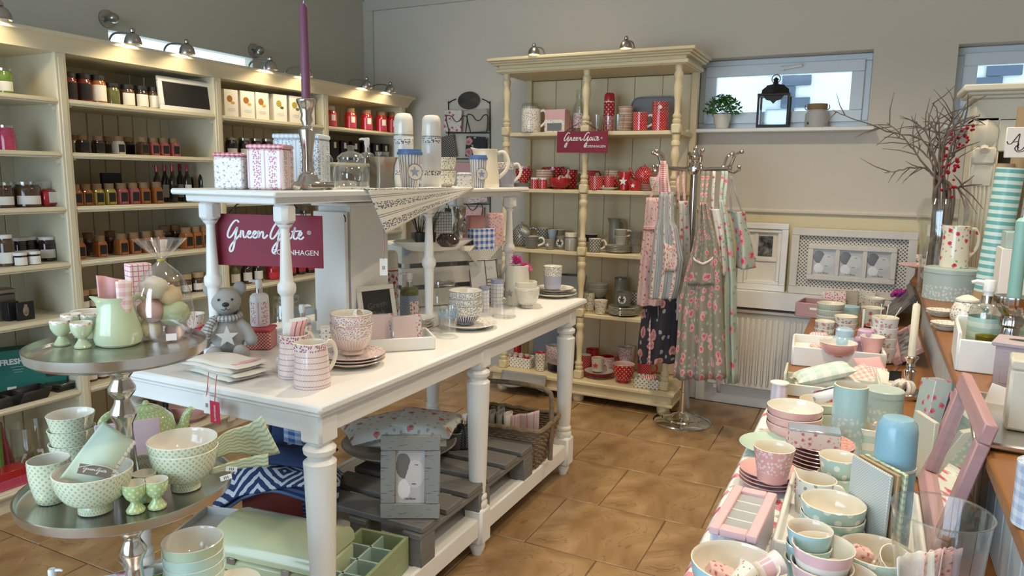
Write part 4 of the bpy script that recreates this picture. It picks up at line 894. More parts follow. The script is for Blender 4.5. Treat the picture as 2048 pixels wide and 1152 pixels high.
# bay 2
for px, c, lb in ((139, 'spice_red', 'large spice jar with dark red powder, black hexagon label and black lid'), (168, 'spice_red', 'large spice jar with brick red powder and black hexagon label'), (197, 'spice_orange', 'large spice jar with orange powder and white octopus label')):
    e = lj(px, 185, 0, 31, 56, c, 'black', lb, None, lm='paper' if px > 180 else 'black', lidh=.16, lidr=.92, lab=(.12, .78))
for k, (px, c) in enumerate(((226, 'spice_green'), (256, 'spice_brown'), (283, 'spice_dark'), (308, 'spice_brown'), (336, 'spice_brown'))):
    lj(px, 200, 0, 27, 44, c, 'black', ('medium herb jar with black lid, label turned away', 'medium spice jar with white hexagon label beside the herb jar', 'medium dark pepper jar with black lid', 'medium spice jar with large white hexagon label', 'medium spice jar with octopus label beside the chalkboard')[k], None, lm='paper' if k not in (0,) else None, lidh=.18, lidr=.93, lab=(.1, .75))
p = LS(381, 215, 0, -3.335); s = sc(p)
e = thing('small_chalkboard', 'white framed blank chalkboard standing on the top shelf', 'chalkboard', p + Vector((0, 0, 0)), PI/2)
w_, h_ = .36, .175; m = MB(); m.T = RX(-.12, 'X')
m.box((0, .008, .013), (w_, .016, .026), 0, .003); m.box((0, .008, h_-.013), (w_, .016, .026), 0, .003)
for q in (-1, 1): m.box((q*(w_/2-.013), .008, h_/2), (.026, .016, h_-.052), 0, .003)
m.obj('frame', 'white_paint', e); m = MB(); m.T = RX(-.12, 'X'); m.box((0, .010, h_/2), (w_-.05, .006, h_-.05)); m.obj('board', 'sign_black', e)
def corks(row, specs, lbl, grp, hp=36, wp=20, x=-3.40, lm='black', band=True):
    for px, py, c in specs:
        cn = dict(spice_dark='near-black', cream_jar='white', spice_brown='brown', spice_pink='pink', spice_orange='orange', spice_yellow='yellow')[c]
        lj(px, py, row, wp, hp, c, 'cork', lbl.replace('cork-topped', 'cork-topped ' + cn, 1), grp + ', ' + cn, lm=lm, lidh=.26, lidr=.86, sq=5, x=x, n=16, lab=(.06, .76), band=c if band else None, name='spice_jar')
corks(1, [(165, 290, 'spice_dark'), (196, 292, 'spice_dark'), (237, 293, 'cream_jar'), (285, 297, 'spice_brown'), (306, 298, 'spice_pink'), (326, 300, 'spice_pink'), (347, 301, 'spice_pink')], 'square cork-topped salt jar with black label in the second row down', 'cork jars in the second row down', 36, 21)
corks(1, [(150, 288, 'cream_jar'), (216, 291, 'spice_brown'), (257, 293, 'spice_dark')], 'cork-topped salt jar standing behind the second-row jars', 'cork jars behind the second row', 36, 20, -3.50)
corks(2, [(151, 405, 'spice_orange'), (172, 405, 'spice_orange'), (195, 405, 'spice_yellow'), (219, 405, 'spice_yellow'), (243, 404, 'spice_pink'), (266, 403, 'spice_pink'), (287, 402, 'spice_orange'), (313, 402, 'spice_orange')], 'cork-topped spice jar in the third row down', 'cork jars in the third row down', 42, 23)
p = LS(225, 400, 2, -3.55); cbox(p, .02, .11, .155, 'black', 'small black shelf card standing behind spice jars', 'card')
for k in range(8):
    px = (317, 333, 348, 363, 377, 391, 406, 420)[k]; p = LS(px, 405, 2, -3.52 if k % 2 else -3.45); s = sc(p)
    bottle(p, .021, 74*s, 'oil_dark', ('candy_red', 'candy_pink', 'candy_red', 'candy_red', 'candy_pink', 'spice_yellow', 'spice_yellow', 'honey')[k], 'slim dark vinegar bottle with %s neck foil in the third row' % ('red', 'pink', 'red', 'red', 'pink', 'yellow', 'yellow', 'amber')[k], 'vinegar bottles in the third row', 'paper' if k in (1, 3, 4) else 'black')
corks(3, [(158, 512, 'spice_orange'), (201, 508, 'spice_orange'), (243, 504, 'spice_orange'), (268, 502, 'spice_orange'), (293, 498, 'spice_orange'), (318, 498, 'spice_orange'), (373, 492, 'spice_orange'), (391, 490, 'spice_orange'), (408, 489, 'spice_orange')], 'cork-topped spice jar in the fourth row down', 'cork jars in the fourth row down', 42, 23)
corks(3, [(178, 505, 'spice_brown'), (222, 503, 'spice_brown'), (330, 495, 'spice_brown'), (352, 493, 'spice_brown')], 'cork-topped spice jar set back in the fourth row', 'cork jars set back in the fourth row', 44, 23, -3.52)
for px, py in ((166, 612), (188, 608), (210, 606), (350, 592), (372, 590), (396, 588)):
    e = lj(px, py, 4, 25, 38, 'spice_brown', 'kraft', 'jam jar with kraft paper bonnet on the fifth shelf', 'paper-topped jam jars', lm='paper', lidh=.25, lidr=1.02, lab=(.15, .6))
for px, py in ((183, 772), (207, 768)): lj(px, py, 5, 26, 36, 'spice_brown', 'kraft', 'small preserve jar with kraft lid behind the cake stand', 'preserve jars on the sixth shelf', lm='paper', lidh=.2)
p = LS(382, 868, 6, -3.42); s = sc(p); bowl(p, .13, .10, 'china_pink', 'china_palepink', 'large dusky pink basin on the lowest shelf', name='basin')
p = LS(336, 880, 6, -3.36); bottle(p, .03, .17, 'oil_dark', 'black', 'brown glass bottle with cream label on the lowest shelf', None, 'paper')
p = LS(312, 870, 6, -3.45); bottle(p, .026, .15, 'oil_dark', 'black', 'second brown bottle partly behind the cake stand', None, None)
p = LS(350, 905, 6, -3.345); cbox(p, .07, .16, .012, 'raw_wood', 'small wooden serving board on the lowest shelf', 'board')
p = LS(300, 866, 6, -3.58); jar(p, .05, .12, 'spice_yellow', 'cork', 'squat yellow mustard jar at the back of the lowest shelf', None, lm=None)
# bay 3
for k, px in enumerate((458, 491, 520, 556, 587, 612)):
    p = LS(px, 228, 0, -3.37); s = sc(p); o = cbox(p, .05, 30*s*1.08, 53*s, 'card_white', ('white biscuit carton printed with an orange' if k < 3 else 'white biscuit carton printed with a lemon') + ' on the top shelf', 'carton', rz=(-.10, -.14, -.08, -.12, -.09, -.1)[k], name='biscuit_carton', group='orange biscuit cartons' if k < 3 else 'lemon biscuit cartons')
    hh = 53*s; ww = 30*s
    m = MB(); m.ball((.0253, -ww*.12, hh*.66), ww*.22, 12, 0, .03, 1, 1); m.obj('fruit_print', 'honey' if k < 3 else 'spice_yellow', o); m = MB(); m.ball((.0255, ww*.12, hh*.52), ww*.14, 10, 0, .03, 1.2, .7); m.obj('slice_print', 'gold_leaf' if k < 3 else 'spice_green', o)
    m = MB(); m.box((.0253, 0, hh*.30), (.0008, ww*.5, hh*.012)); m.box((.0253, 0, hh*.25), (.0008, ww*.62, hh*.010)); m.box((.0253, 0, hh*.21), (.0008, ww*.4, hh*.008)); m.obj('fine_print', 'ink_grey', o)['kind'] = 'stuff'
for k, px in enumerate((463, 489, 513, 535)):
    e = lj(px, 312, 1, 24, 42, 'jam_dark', 'silver', 'dark jam jar with red bordered tag on the second shelf', 'red-tagged jam jars', lm='paper', lidh=.12, x=-3.40, lab=(.1, .55)); m = MB(); r = .024; m.arcpatch(r*1.05, r*1.05, .03, .075, -.6, -.25, 4); m.obj('tag', 'ink_red', e)
for k, (px, c, lb) in enumerate(((472, 'paper', 'red and white packet behind the raised shelf'), (505, 'paper', 'white packet with red print behind the raised shelf'), (530, 'navy', 'navy packet behind the raised shelf'), (548, 'honey', 'amber packet behind the raised shelf'))):
    p = LS(px, 405, 2, -3.42); o = cbox(p, .05, .06, .08, c, lb, 'packet')
lj(602, 398, 2, 16, 26, 'cream_jar', 'silver', 'small glass shaker jar beneath the raised shelf edge', None, lm=None)
for k, (px, c, l) in enumerate(((478, 'tea', 'silver'), (508, 'spice_dark', 'card_white'), (533, 'spice_dark', 'steel_dark'), (558, 'tea', 'silver'), (592, 'tea', 'card_white'))):
    lj(px, 455, 3, 24, 48, c, l, ('herb jar with red tag above the hanging sign', 'herb jar with pale lid above the hanging sign', 'herb jar with dark lid above the hanging sign', 'herb jar partly behind the raised shelf post', 'tea jar with pale lid beside the layered mix')[k], None, lm='paper' if k else 'ink_red', lidh=.14, lab=(.05, .3))
p = LS(612, 476, 3, -3.38); e = thing('layered_jar', 'tall glass jar of layered baking mix with cork', 'jar', p); s = sc(p); hh = 62*s; r = 11*s
zz = 0
for k, (c, f) in enumerate((('cream_jar', .28), ('spice_brown', .12), ('cream_jar', .14), ('spice_dark', .12), ('cream_jar', .10), ('tea', .10))):
    m = MB(); m.lathe([(0, zz), (r, zz), (r, zz+hh*f), (0, zz+hh*f)], 16); m.obj('layer', c, e); zz += hh*f
m = MB(); m.lathe([(r*.8, zz), (r*.8, hh), (0, hh)], 14); m.obj('cork', 'cork', e)
for k, (px, c, l, lb) in enumerate(((470, 'spice_green', 'black', 'oil bottle with green label below the hanging sign'), (494, 'spice_dark', 'black', 'oil bottle with pale label behind the soap pump'), (516, 'spice_dark', 'black', 'square oil bottle with printed label below the sign'))):
    p = LS(px, 570, 4, -3.40); bottle(p, .032, .15, c, l, lb, None)
lj(546, 565, 4, 27, 34, 'candy_red', 'black', 'short jar of red relish with orange label', None, lm='ink_red', lidh=.2)
for k, px in enumerate((583, 602, 621)): lj(px, 553, 4, 20, 46, 'jam_dark', 'black', 'dark sauce jar in the cluster beside the white cupboard', 'dark sauce jars beside the white cupboard', lm='candy_red', lidh=.16, x=-3.42)
p = LS(560, 640, 5, -3.45); jar(p, .075, .16, 'glass_thick', 'glass_thick', 'large lidded grey glass jar low on the shelving', None, lm=None, n=24)
p = LS(610, 640, 5, -3.45); bowl(p, .075, .12, 'china_skyblue', 'china_white', 'pale blue bowl low on the shelving beside the glass jar')
# bay 4
for k, px in enumerate((662, 701, 733, 762, 784)):
    e = lj(px, 252, 0, 25, 42, 'candy_red', 'cork' if k else 'silver', ('red sweet jar with silver lid next to the shelf upright' if k == 0 else 'cork-topped jar of red sweets on the far top shelf'), None if k == 0 else 'cork-topped red sweet jars', lm='candy_pink', lidh=.2, lidr=.75, lab=(.1, .75)); m = MB(); s = sc(e.location); r = 25*s/2*.95*1.03; m.arcpatch(r, r, 42*s*.32, 42*s*.6, -.75, -.05, 6); m.obj('label_print', 'paper', e)
for k, px in enumerate((664, 684, 706, 728, 748, 766)):
    p = LS(px, 318, 1, -3.40); o = cbox(p, .06, .082, .155, 'black', 'black packet with pale keyhole tag on the far second shelf', 'packet', group='black packets'); m = MB(); m.tube([(.031, 0, .10), (.031, 0, .14)], .012, 10, flat=.1); m.obj('tag', 'paper', o)
for k, (px, c, lb) in enumerate(((655, 'spice_yellow', 'yellow and black tea carton under the raised shelf'), (676, 'paper', 'white and black striped carton under the raised shelf'), (700, 'paper', 'white box lying flat under the raised shelf'))):
    p = LS(px, 398, 2, -3.42); cbox(p, .06, .09, .12, c, lb, 'carton')
for px in (690, 725, 752): lj(px, 455, 3, 22, 45, 'spice_dark', 'silver', 'dark preserve jar on the far bay of the shelving', 'preserve jars in the far bay', lm='paper')
# chest / goods left far shelves visible below towel
for px in (768, 785): lj(px, 450, 3, 20, 42, 'tea', 'cork', 'tea jar half hidden behind the hanging dish towel', 'tea jars behind the towel', lm=None)
# ================================================================ goods on the display table
TZ1 = TZ + .0008
def T_(px, py, z=TZ1): return at(px, py, z)
def fc(p, off=0): d = CAMP - Vector(p); return math.atan2(d.y, d.x) + PI/2 + off      # rotation that turns -Y to the camera
def fa(p): d = CAMP - Vector(p); return math.atan2(d.y, d.x)
# white cupboard under the raised shelf
p = T_(697, 676); wc = thing('small_cupboard', 'white painted small cupboard with hinged door standing under the raised shelf', 'cupboard', (-1.795, 2.24, TZ1))
cw, cd, ch = .152, .25, .485
m = MB(); m.box((0, .01, ch/2), (cw, cd-.02, ch), 0, .002); m.obj('body', 'white_paint', wc)
m = MB(); m.box((0, -cd/2-.002, ch/2-.005), (cw-.004, .018, ch-.03), 0, .002); dr = m.obj('door', 'white_paint', wc)
for z in (.07, ch-.09): m = MB(); m.tube([(-cw/2+.004, -cd/2-.012, z-.022), (-cw/2+.004, -cd/2-.012, z+.022)], .004, 6); m.obj('hinge', 'nickel', dr)
m = MB(); m.tube(crom([(cw/2-.005, -cd/2-.012, ch-.03), (cw/2+.004, -cd/2-.014, ch-.04), (cw/2+.002, -cd/2-.012, ch-.055)], 4), .002, 6); m.obj('hook', 'iron', dr)
m = MB(); m.box((0, 0, ch+.006), (cw+.02, cd+.02, .012), 0, .003); m.obj('top', 'white_paint', wc)
# plates by the cake stand, cup bowl, red box
p = T_(338, 712)
for k in range(2): plate(p+Vector((0, 0, .011*k)), .125, 'floral_sparse', ('lower dinner plate with dark rim beside the cake stand', 'upper dinner plate with dark rim and sparse floral print')[k], edge='china_black' if k else 'china_red')
p = T_(392, 685); cbox(p, .10, .10, .055, 'china_red', 'dark red gift box under a floral cup behind the bear'); cup(p+Vector((0, 0, .056)), .035, .05, 'floral_china', 'china_white', 'floral cup standing on the dark red gift box', rb=.024)
# folded napkins with tags
p = T_(452, 748); rz = -.12
nk = thing('napkin_stack', 'stack of folded white napkins with pink edge at the table edge', 'napkins', p, rz)
for k in range(4):
    o_ = (.0, .012, -.008, .004)[k]; f_ = cushion('napkin', Vector((o_, o_*.6, .0115*k)), .235, .125, .0165, 'cloth_white', '', '', (0, 0, .05*(k-1.5)), 16, .004); f_.parent = nk; del f_['label'], f_['category']
    if k == 3: m = MB(); m.box((.085, 0, .0150), (.018, .10, .003), 0, .001); m.obj('pink_band', 'cloth_pink', f_)
def hangtag(p, w_, h, mat, label, lines=None, rz=0, string=.06):
    e = thing('price_tag', label, 'price tag', p, rz); m = MB(); m.box((0, 0, -h/2), (w_, .0012, h)); b = m.obj('card', mat, e)
    m = MB(); m.tube(crom([(0, 0, -.004), (.002, .004, string*.5), (0, .012, string)], 4), .0013, 6); m.obj('string', 'stripes_redwhite', e)
    if lines == 'bar':
        m = MB()
        for k in range(5): m.box((-w_*.16+w_*.08*k, -.0008, -h*.55), (w_*.035, .0004, h*.22))
        m.obj('barcode', 'ink', b)
    elif lines: text3(lines, h*.13, 'ink_white', b, TX(0, -.0008, -h*.52) @ UPR @ RX(-PI/2), 'lettering')
    return e
y_ = TY0 - .006
p = ony(413, 790, y_); hangtag(p, .026, .055, 'tag_white', 'white barcode tag hanging over the table edge from napkins', 'bar', .05, TZ+.035-p.z)
p = ony(429, 803, y_-.006); hangtag(p, .040, .065, 'tag_red', 'red lettered tag hanging over the table edge from napkins', 'GREENGATE', -.05, TZ+.035-p.z)
# grey felt bear
p = T_(456, 716); s = sc(p); hb = 156*s
e = thing('teddy_bear', 'grey felt toy bear with white star and knitted scarf sitting on napkins', 'toy bear', p, fc(p)); k = hb/.24
m = MB()
m.ball((0, 0, .062*k), .052*k, 20, 0, 1, .85, 1.15); m.ball((0, 0, .105*k), .036*k, 16, 0, 1, .9, 1.1); m.ball((0, -.004*k, .178*k), .043*k, 20, 0, 1.08, .95, .98); m.ball((0, -.036*k, .168*k), .022*k, 16, 0, 1.1, 1, .85)
for q in (-1, 1):
    m.ball((q*.040*k, -.055*k, .024*k), .024*k, 14, 0, 1, 1.5, 1); m.ball((q*.036*k, -.085*k, .030*k), .024*k, 14, 0, 1, .75, 1.25)
    m.tube([(q*.03*k, 0, .120*k), (q*.055*k, -.008*k, .09*k), (q*.068*k, -.022*k, .062*k)], [.014*k, .018*k, .019*k], 12); m.ball((q*.069*k, -.024*k, .058*k), .02*k, 12)
    m.ball((q*.042*k, .008*k, .215*k), .021*k, 14, 0, 1, .45, 1.05)
b = m.obj('body', 'felt_grey', e, sharp=180); md = b.modifiers.new('join', 'REMESH'); md.mode = 'VOXEL'; md.voxel_size = .0032*k; md.use_smooth_shade = True; ms = b.modifiers.new('soft', 'SMOOTH'); ms.iterations = 6
m = MB()
for q in (-1, 1): m.ball((q*.019*k, -.042*k, .189*k), .0038*k, 8)
m.obj('eyes', 'black', e); m = MB(); m.ball((0, -.056*k, .176*k), .0095*k, 12, 0, 1.1, .6, .75); m.obj('nose', 'black', e)
m = MB()
for q in (-1, 1): m.tube(crom([(0, -.0575*k, .168*k), (q*.004*k, -.058*k, .160*k), (q*.013*k, -.053*k, .162*k)], 4), .0009*k, 5)
m.obj('mouth', 'black', e)
m = MB(); m.tube([(.040*k*math.cos(a), .036*k*math.sin(a), .133*k+.004*k*math.sin(a)) for a in [2*PI*i/20 for i in range(21)]], .0095*k, 8); m.tube([(-.034*k, -.03*k, .130*k), (-.048*k, -.042*k, .112*k), (-.056*k, -.05*k, .085*k)], [.011*k, .012*k, .013*k], 8); m.ball((-.056*k, -.05*k, .078*k), .012*k, 8); m.obj('scarf', 'knit', e)
m = star_mb(.034*k, .42, .002); m.v = [(x*1.0, y-.047*k-.006, z+.078*k) for x, y, z in m.v]; m.obj('star', 'felt_light', e)
# red patterned box with pump bottle on it
p = T_(524, 695); s = sc(p); D('box_redpattern', lambda g: g.dots((.76, .66, .56), (.50, .06, .08), .011, .33), .6); GI('lid_red', (.60, .10, .14), (.50, .03, .06), .01, .5)
e = tin(p, .085, .085, .075, 'box_redpattern', 'lid_red', 'square red and cream patterned box with red lid', fc(p)-.3, .16)
pump(p + Vector((-.012, .008, .0765)), .032, .165, 'plastic_white', 'soap_pink', 'tall white soap pump with pink striped label standing on the red box', fc(p), face=-PI/2)
# striped jugs
PJ = [(.97, 0), (1.0, .03), (.99, .10), (.90, .62), (.83, .93), (.84, 1.0)]
p = T_(625, 770); s = sc(p); jug(p, 37*s, 88*s, 'jug_pink', 'china_white', 'pink striped jug with floral band standing in front', fc(p)+.5, PJ, .016)
p2 = p + Vector((-.115, .055, 0)); jug(p2, 36*s, 88*s, 'jug_pink', 'china_white', 'pink striped jug holding a rolled kitchen towel', fc(p)+.75, PJ, .016)
def roll(u, v):
    a = -2.6 + 4.6*u; r = .024+.010*v+.006*u; return (r*math.cos(a)+.005*math.sin(v*7), r*.62*math.sin(a), .05+.125*v*(1-.10*u) - .008*math.cos(u*4))
m = MB(); m.sheet(roll, 26, 6, .17, .13); o = m.obj('kitchen_towel', 'kitchen_towel', None, p2+Vector((0, 0, .0)), (0, 0, fc(p)), 80, .004); tag(o, 'rolled white kitchen towel with pink and dark stripes in the jug', 'towel')
# clear pump, cups
p = T_(606, 694); pump(p, .030, .155, 'glass_thick', 'soap_pink', 'clear soap pump with pale label behind the kitchen towel', fc(p)+PI, face=-PI/2)
p = T_(655, 690); cup(p, .030, .045, 'floral_china', 'china_white', 'small floral cup at the bottom beside the bowls', rb=.02); cup(p+Vector((.0, .0, .02)), .030, .045, 'floral_china', 'china_white', 'small floral cup stacked in another beside the bowls', rb=.02)
p = T_(585, 640); jar(p + Vector((-.03, .0, 0)), .055, .10, 'glass_thick', 'glass_thick', 'wide grey glass jar with lid near the white cupboard', None, lm=None, n=24)
# plates + french bowls with egg cups
p = T_(706, 728); s = sc(p)
FL('plate_pink', (.78, .68, .62), (.60, .32, .36), (.62, .40, .42), .014, .6, .35)
for k in range(3): plate(p+Vector((0, 0, .0095*k)), 64*s, 'plate_pink', ('bottom plate of the pink floral plate stack', 'middle plate of the pink floral plate stack', 'top plate of the pink floral plate stack')[k], edge='china_palepink')
p3 = p + Vector((-.008, .006, .0345)); bowl(p3, 43*s, 62*s, 'bowl_pinkband', 'china_white', 'fluted pink French bowl on the plate stack', rim='rim_pink', foot=.52, flute=.03, nf=28, fh=.14)
bowl(p3+Vector((0, 0, .034)), 41.5*s, 60*s, 'bowl_pinkband', 'china_white', 'pink French bowl stacked on top, holding egg cups', foot=.5, fh=.14, rim='rim_pink')
q = p3+Vector((0, 0, .115)); eggcup(q+Vector((-.02, 0, -.012)), .9, 'floral_china', 'china_white', 'tilted egg cup lying in the pink bowl', None, rot=(1.1, .5, fc(p)+.8)); eggcup(q+Vector((.022, .0, .002)), .9, 'bowl_pinkband', 'china_white', 'egg cup standing proud in the pink bowl', None, rot=(2.5, .3, fc(p))); eggcup(q+Vector((.0, -.02, -.016)), .85, 'floral_china', 'china_white', 'egg cup rim down at the front of the pink bowl', None, rot=(1.9, -.3, fc(p)-.5))
# white tray with napkin packs
p = T_(795, 692); s = sc(p); rz = .78
e = thing('wooden_tray', 'white wooden tray holding two packs of pink napkins', 'tray', p, rz); tw, td, th = .235, .155, .045
m = MB(); m.box((0, 0, .004), (tw, td, .008)); m.obj('base', 'white_paint', e)
for nm, c, d in (('side', (0, -td/2, th/2), (tw, .008, th)), ('side', (0, td/2, th/2), (tw, .008, th)), ('side', (-tw/2, 0, th/2), (.008, td, th)), ('side', (tw/2, 0, th/2), (.008, td, th))): m = MB(); m.box(c, d, 0, .002); m.obj(nm, 'white_paint', e)
def napkinpack(p, label, rot, w_=.105, mat='dots_pinkfine'):
    e = thing('napkin_pack', label, 'napkin pack', p, 0, None, rot); m = MB(); m.box((0, 0, w_/2), (w_, .022, w_), 0, .005); b = m.obj('napkins', mat, e)
    m = MB(); m.box((w_*.40, -.0112, w_/2), (w_*.16, .001, w_*.98)); m.obj('printed_band', 'floral_pack', b)
    m = MB(); m.box((0, 0, w_/2), (w_*1.05, .026, w_*1.03), 0, .005); m.obj('film', 'cello', e)
DD('dots_pinkfine', (.76, .56, .52), (.80, .68, .64), .004, .25, .3)
Rz = Matrix.Rotation(rz, 3, 'Z')
napkinpack(p+Rz@Vector((.035, -.02, .009)), 'pink napkin pack with floral edge leaning at the front of the tray', (-.5, 0, rz)); napkinpack(p+Rz@Vector((-.055, .02, .009)), 'pink napkin pack leaning behind in the tray', (-.45, 0, rz+.05))
# leaning chalkboard with chalk writing
p = T_(744, 655); e = thing('chalkboard_slate', 'small wood-framed chalkboard leaning against the white cupboard', 'chalkboard', Vector((-1.655, 2.225, TZ1)), 1.22); w_, h_ = .165, .185; TT = RX(-.22, 'X'); m = MB(); m.T = TT
for c, d in (((0, 0, .0095), (w_, .012, .019)), ((0, 0, h_-.0095), (w_, .012, .019)), ((-w_/2+.0095, 0, h_/2), (.019, .012, h_-.038)), ((w_/2-.0095, 0, h_/2), (.019, .012, h_-.038))): m.box(c, d, 0, .002)
m.obj('frame', 'white_wood', e); m = MB(); m.T = TT; m.box((0, .001, h_/2), (w_-.036, .006, h_-.036)); b = m.obj('slate', 'sign_black', e)
P('chalk_faint', (.09, .09, .09), .9); text3('Green\nPink', .034, 'chalk_faint', b, TT @ TX(0, -.0026, h_/2) @ UPR @ RX(.12), 'chalk_lettering')
# rose thermos, blue pump
p = T_(783, 632); s = sc(p); thermos(p, 14.5*s, 132*s, 'floral_thermos', 'china_white', 'china_red', 'white thermos with red roses and red ring behind the soap pump')
p = T_(819, 640); s = sc(p); pump(p, 18.5*s, 98*s, 'spice_green', 'dots_blue', 'green soap pump with blue dotted rose label', fc(p), face=-PI/2); m = MB(); r = 18.5*s*1.03; m.arcpatch(r, r, 10*s, 40*s, -1.5, -.2, 8); o = m.obj('label_patch', 'floral_pack', bpy.data.objects[-1] if False else None, p, (0, 0, fc(p))); o.parent = [c for c in bpy.data.objects if c.name.startswith('pump_bottle') and (c.location-p).length < 1e-4][0]; o.location = (0, 0, 0); o.rotation_euler = (0, 0, 0)
p = T_(843, 632); tumbler(p, .028, .085, 'clear etched glass beside the turned post', group=None)
# plates, tumbler, blue bowls
p = T_(838, 662)
for k in range(4): plate(p+Vector((0, 0, .0115*k)), .060, 'china_white', ('lowest', 'second', 'third', 'top')[k] + ' small white plate in the stack behind the napkins', edge='china_grey')
p = T_(896, 671); s = sc(p); e = tumbler(p, 21*s, 58*s, 'clear tumbler with blue speckled print and thick base', 'glass', .72, .16); m = MB(); m.lathe([(21*s*.9+.0006, 58*s*.62), (21*s*.97+.0006, 58*s*.90)], 28); m.obj('blue_print', 'print_blue', e)
D('print_blue', (.25, .38, .55), .3, Alpha=lambda g: g.mul(g.lt(g.vor(.008)[0], .42), .75))
p = T_(938, 654); s = sc(p); plate(p, 56*s, 'floral_sparse', 'flat plate with tiny print under the blue banded bowls')
p = p + Vector((-.022, .008, .011))
bowl(p, 35*s, 40*s, 'bowl_blueband', 'china_white', 'navy fluted bowl at the bottom of the blue bowl stack', rim='china_grey', foot=.5, fh=.12, flute=.02, nf=30)
for k in (1, 2): bowl(p+Vector((0, 0, .030*k)), (34.5-k*.6)*s, 38*s, 'bowl_bluewhite', 'china_white', ('white bowl with grey twig band in the middle of the stack', 'white bowl with grey twig band on top of the stack')[k-1], foot=.5, rim='china_grey')
# large glass storage jar, label cards
p = T_(885, 640); s = sc(p); e = thing('storage_jar', 'large clear glass storage jar with clamp lid in front of the crate', 'jar', p); r, h = 29*s, 84*s
m = MB(); m.lathe([(0, 0), (r*.95, 0), (r, .005), (r, h*.70), (r*.82, h*.80), (r*.82, h*.88)], 32); m.obj('glass', 'glass', e); m = MB(); m.lathe([(r*.86, h*.86), (r*.86, h*.90), (r*.84, h*.95), (0, h)], 32); m.obj('lid', 'glass_thick', e); m = MB(); m.lathe([(r*.84, h*.85), (r*.88, h*.87), (r*.84, h*.89)], 32); m.obj('wire', 'silver', e)
p = T_(912, 632); cbox(p, .05, .012, .085, 'paper', 'small white lettered plaque leaning beside the storage jar', 'plaque', rot=(-.25, .15, fc(p)))
for px, py, w_, h_, lb in ((968, 622, 21, 50, 'slim white and blue shaker tin'), (994, 612, 26, 54, 'wider white and blue shaker tin')):
    p = T_(px, py); s = sc(p); rtin(p, w_*s/2, h_*s, 'grid_white', 'china_blue', lb + ' near the glass butter dish', .13, 'shaker_tin')
D('grid_white', lambda g: g.lines((.74, .75, .78), (.35, .38, .52), .018, .06), .3)
p = T_(1008, 634); s = sc(p); e = thing('butter_dish', 'small round glass butter dish with lid and knob', 'dish', p); r = 22*s; m = MB(); m.lathe([(0, 0), (r*1.1, 0), (r*1.12, .004), (r*.9, .006), (r, .004), (r*.97, 24*s), (r*.9, 27*s), (0, 28*s)], 28); m.obj('dish', 'glass', e); m = MB(); m.ball((0, 0, 34*s), 6*s, 10); m.obj('knob', 'glass_thick', e)
# wooden crate, cloth, platter and what stands on them
CZ = 1.19; crz = 1.0; cc = Vector((-1.866, 2.985, TZ1))
cr = thing('wooden_crate', 'whitewashed slatted wooden crate standing on the table', 'crate', cc, crz); cw, cd, ch = .52, .30, CZ-TZ1
for z in (.045, .145, .245):
    for yy in (-cd/2, cd/2): m = MB(); m.box((0, yy, z), (cw, .014, .078), 0, .002); m.obj('slat', 'white_wood', cr)
    for xx in (-cw/2+.008, cw/2-.008): m = MB(); m.box((xx, 0, z), (.014, cd-.016, .078), 0, .002); m.obj('end_slat', 'white_wood', cr)
for sx in (-1, 1):
    for sy in (-1, 1): m = MB(); m.box((sx*(cw/2-.03), sy*(cd/2-.022), ch/2), (.03, .03, ch), 0, .002); m.obj('corner_post', 'white_wood', cr)
for k in range(4): m = MB(); m.box((0, -cd/2+.05+.068*k, ch-.008), (cw-.02, .06, .014), 0, .002); m.obj('base_slat', 'white_wood', cr)
RzC = Matrix.Rotation(crz, 3, 'Z')
def CP(px, py, dz=0.0): return at(px, py, CZ+.001+dz)
# dotted cloth: lies over the crate edge, point hanging down
def dcl(u, v):
    a = Vector((.03 + .25*u, -cd/2-.010, ch+.004)); tip = Vector((.135, -cd/2-.016, ch-.135))
    if v < .35: q = a + Vector((0, .12*(1-v/.35), .0)); return q
    f = (v-.35)/.65; q = a.lerp(tip, f); q.y -= .004*math.sin(u*12)*f; return q
cloth('dotted_cloth', dcl, 20, 16, .25, .32, 'dots_white', 'white dotted cloth hanging in a point over the crate front', 'cloth', cc, crz)
def dcl2(u, v):
    a = Vector((-.25 + .06*u, -cd/2-.010, ch+.004))
    if v < .4: return a + Vector((0, .12*(1-v/.4), 0))
    return a + Vector((-.005, -.003, -.05*(v-.4)/.6*(1-.5*u)))
cloth('dotted_cloth', dcl2, 8, 8, .06, .2, 'dots_blue', 'blue dotted cloth corner under the platter', 'cloth', cc, crz)
p = CP(868, 500, .006); s = sc(p); e = thing('oval_platter', 'wide white scalloped serving platter on the crate', 'platter', p, crz)
m = MB(); m.T = Matrix.Diagonal((1, .55, 1, 1)); m.lathe([(0, .002), (.10, 0), (.12, .006), (.165, .032), (.178, .040), (.172, .042), (.12, .012), (0, .008)], 48, flute=.02, nf=40); m.obj('dish', 'china_white', e)
for px, py, lb in ((832, 490, 'dark cup with sprig on the white platter'),): cup(CP(px, py, .02)+Vector((0, .0, .012)), .022, .04, 'china_grey', 'china_grey', lb, rb=.02)
for k, px in enumerate((840, 857)):
    p = CP(px, 492, .03); e = thing('grass_pot', ('artificial grass in a dark pot at the rear of the platter', 'artificial grass in a dark pot beside the turned post')[k], 'plant', p + Vector((0, .02*k, 0))); cupm = MB(); cupm.lathe(cupprof(.022, .055, .017), 16); cupm.obj('pot', ['dark', 'spice_dark'], e)
    m = MB()
    for i in range(26):
        a = random.uniform(0, 2*PI); L = random.uniform(.08, .16); c = random.uniform(.02, .09); b0 = Vector((.008*math.cos(a), .008*math.sin(a), .05)); m.tube([b0, b0+Vector((c*.3*math.cos(a), c*.3*math.sin(a), L*.55)), b0+Vector((c*math.cos(a), c*math.sin(a), L))], [.0016, .0016, .0004], 4, flat=.4)
    m.obj('grass', 'leaf_dark', e)
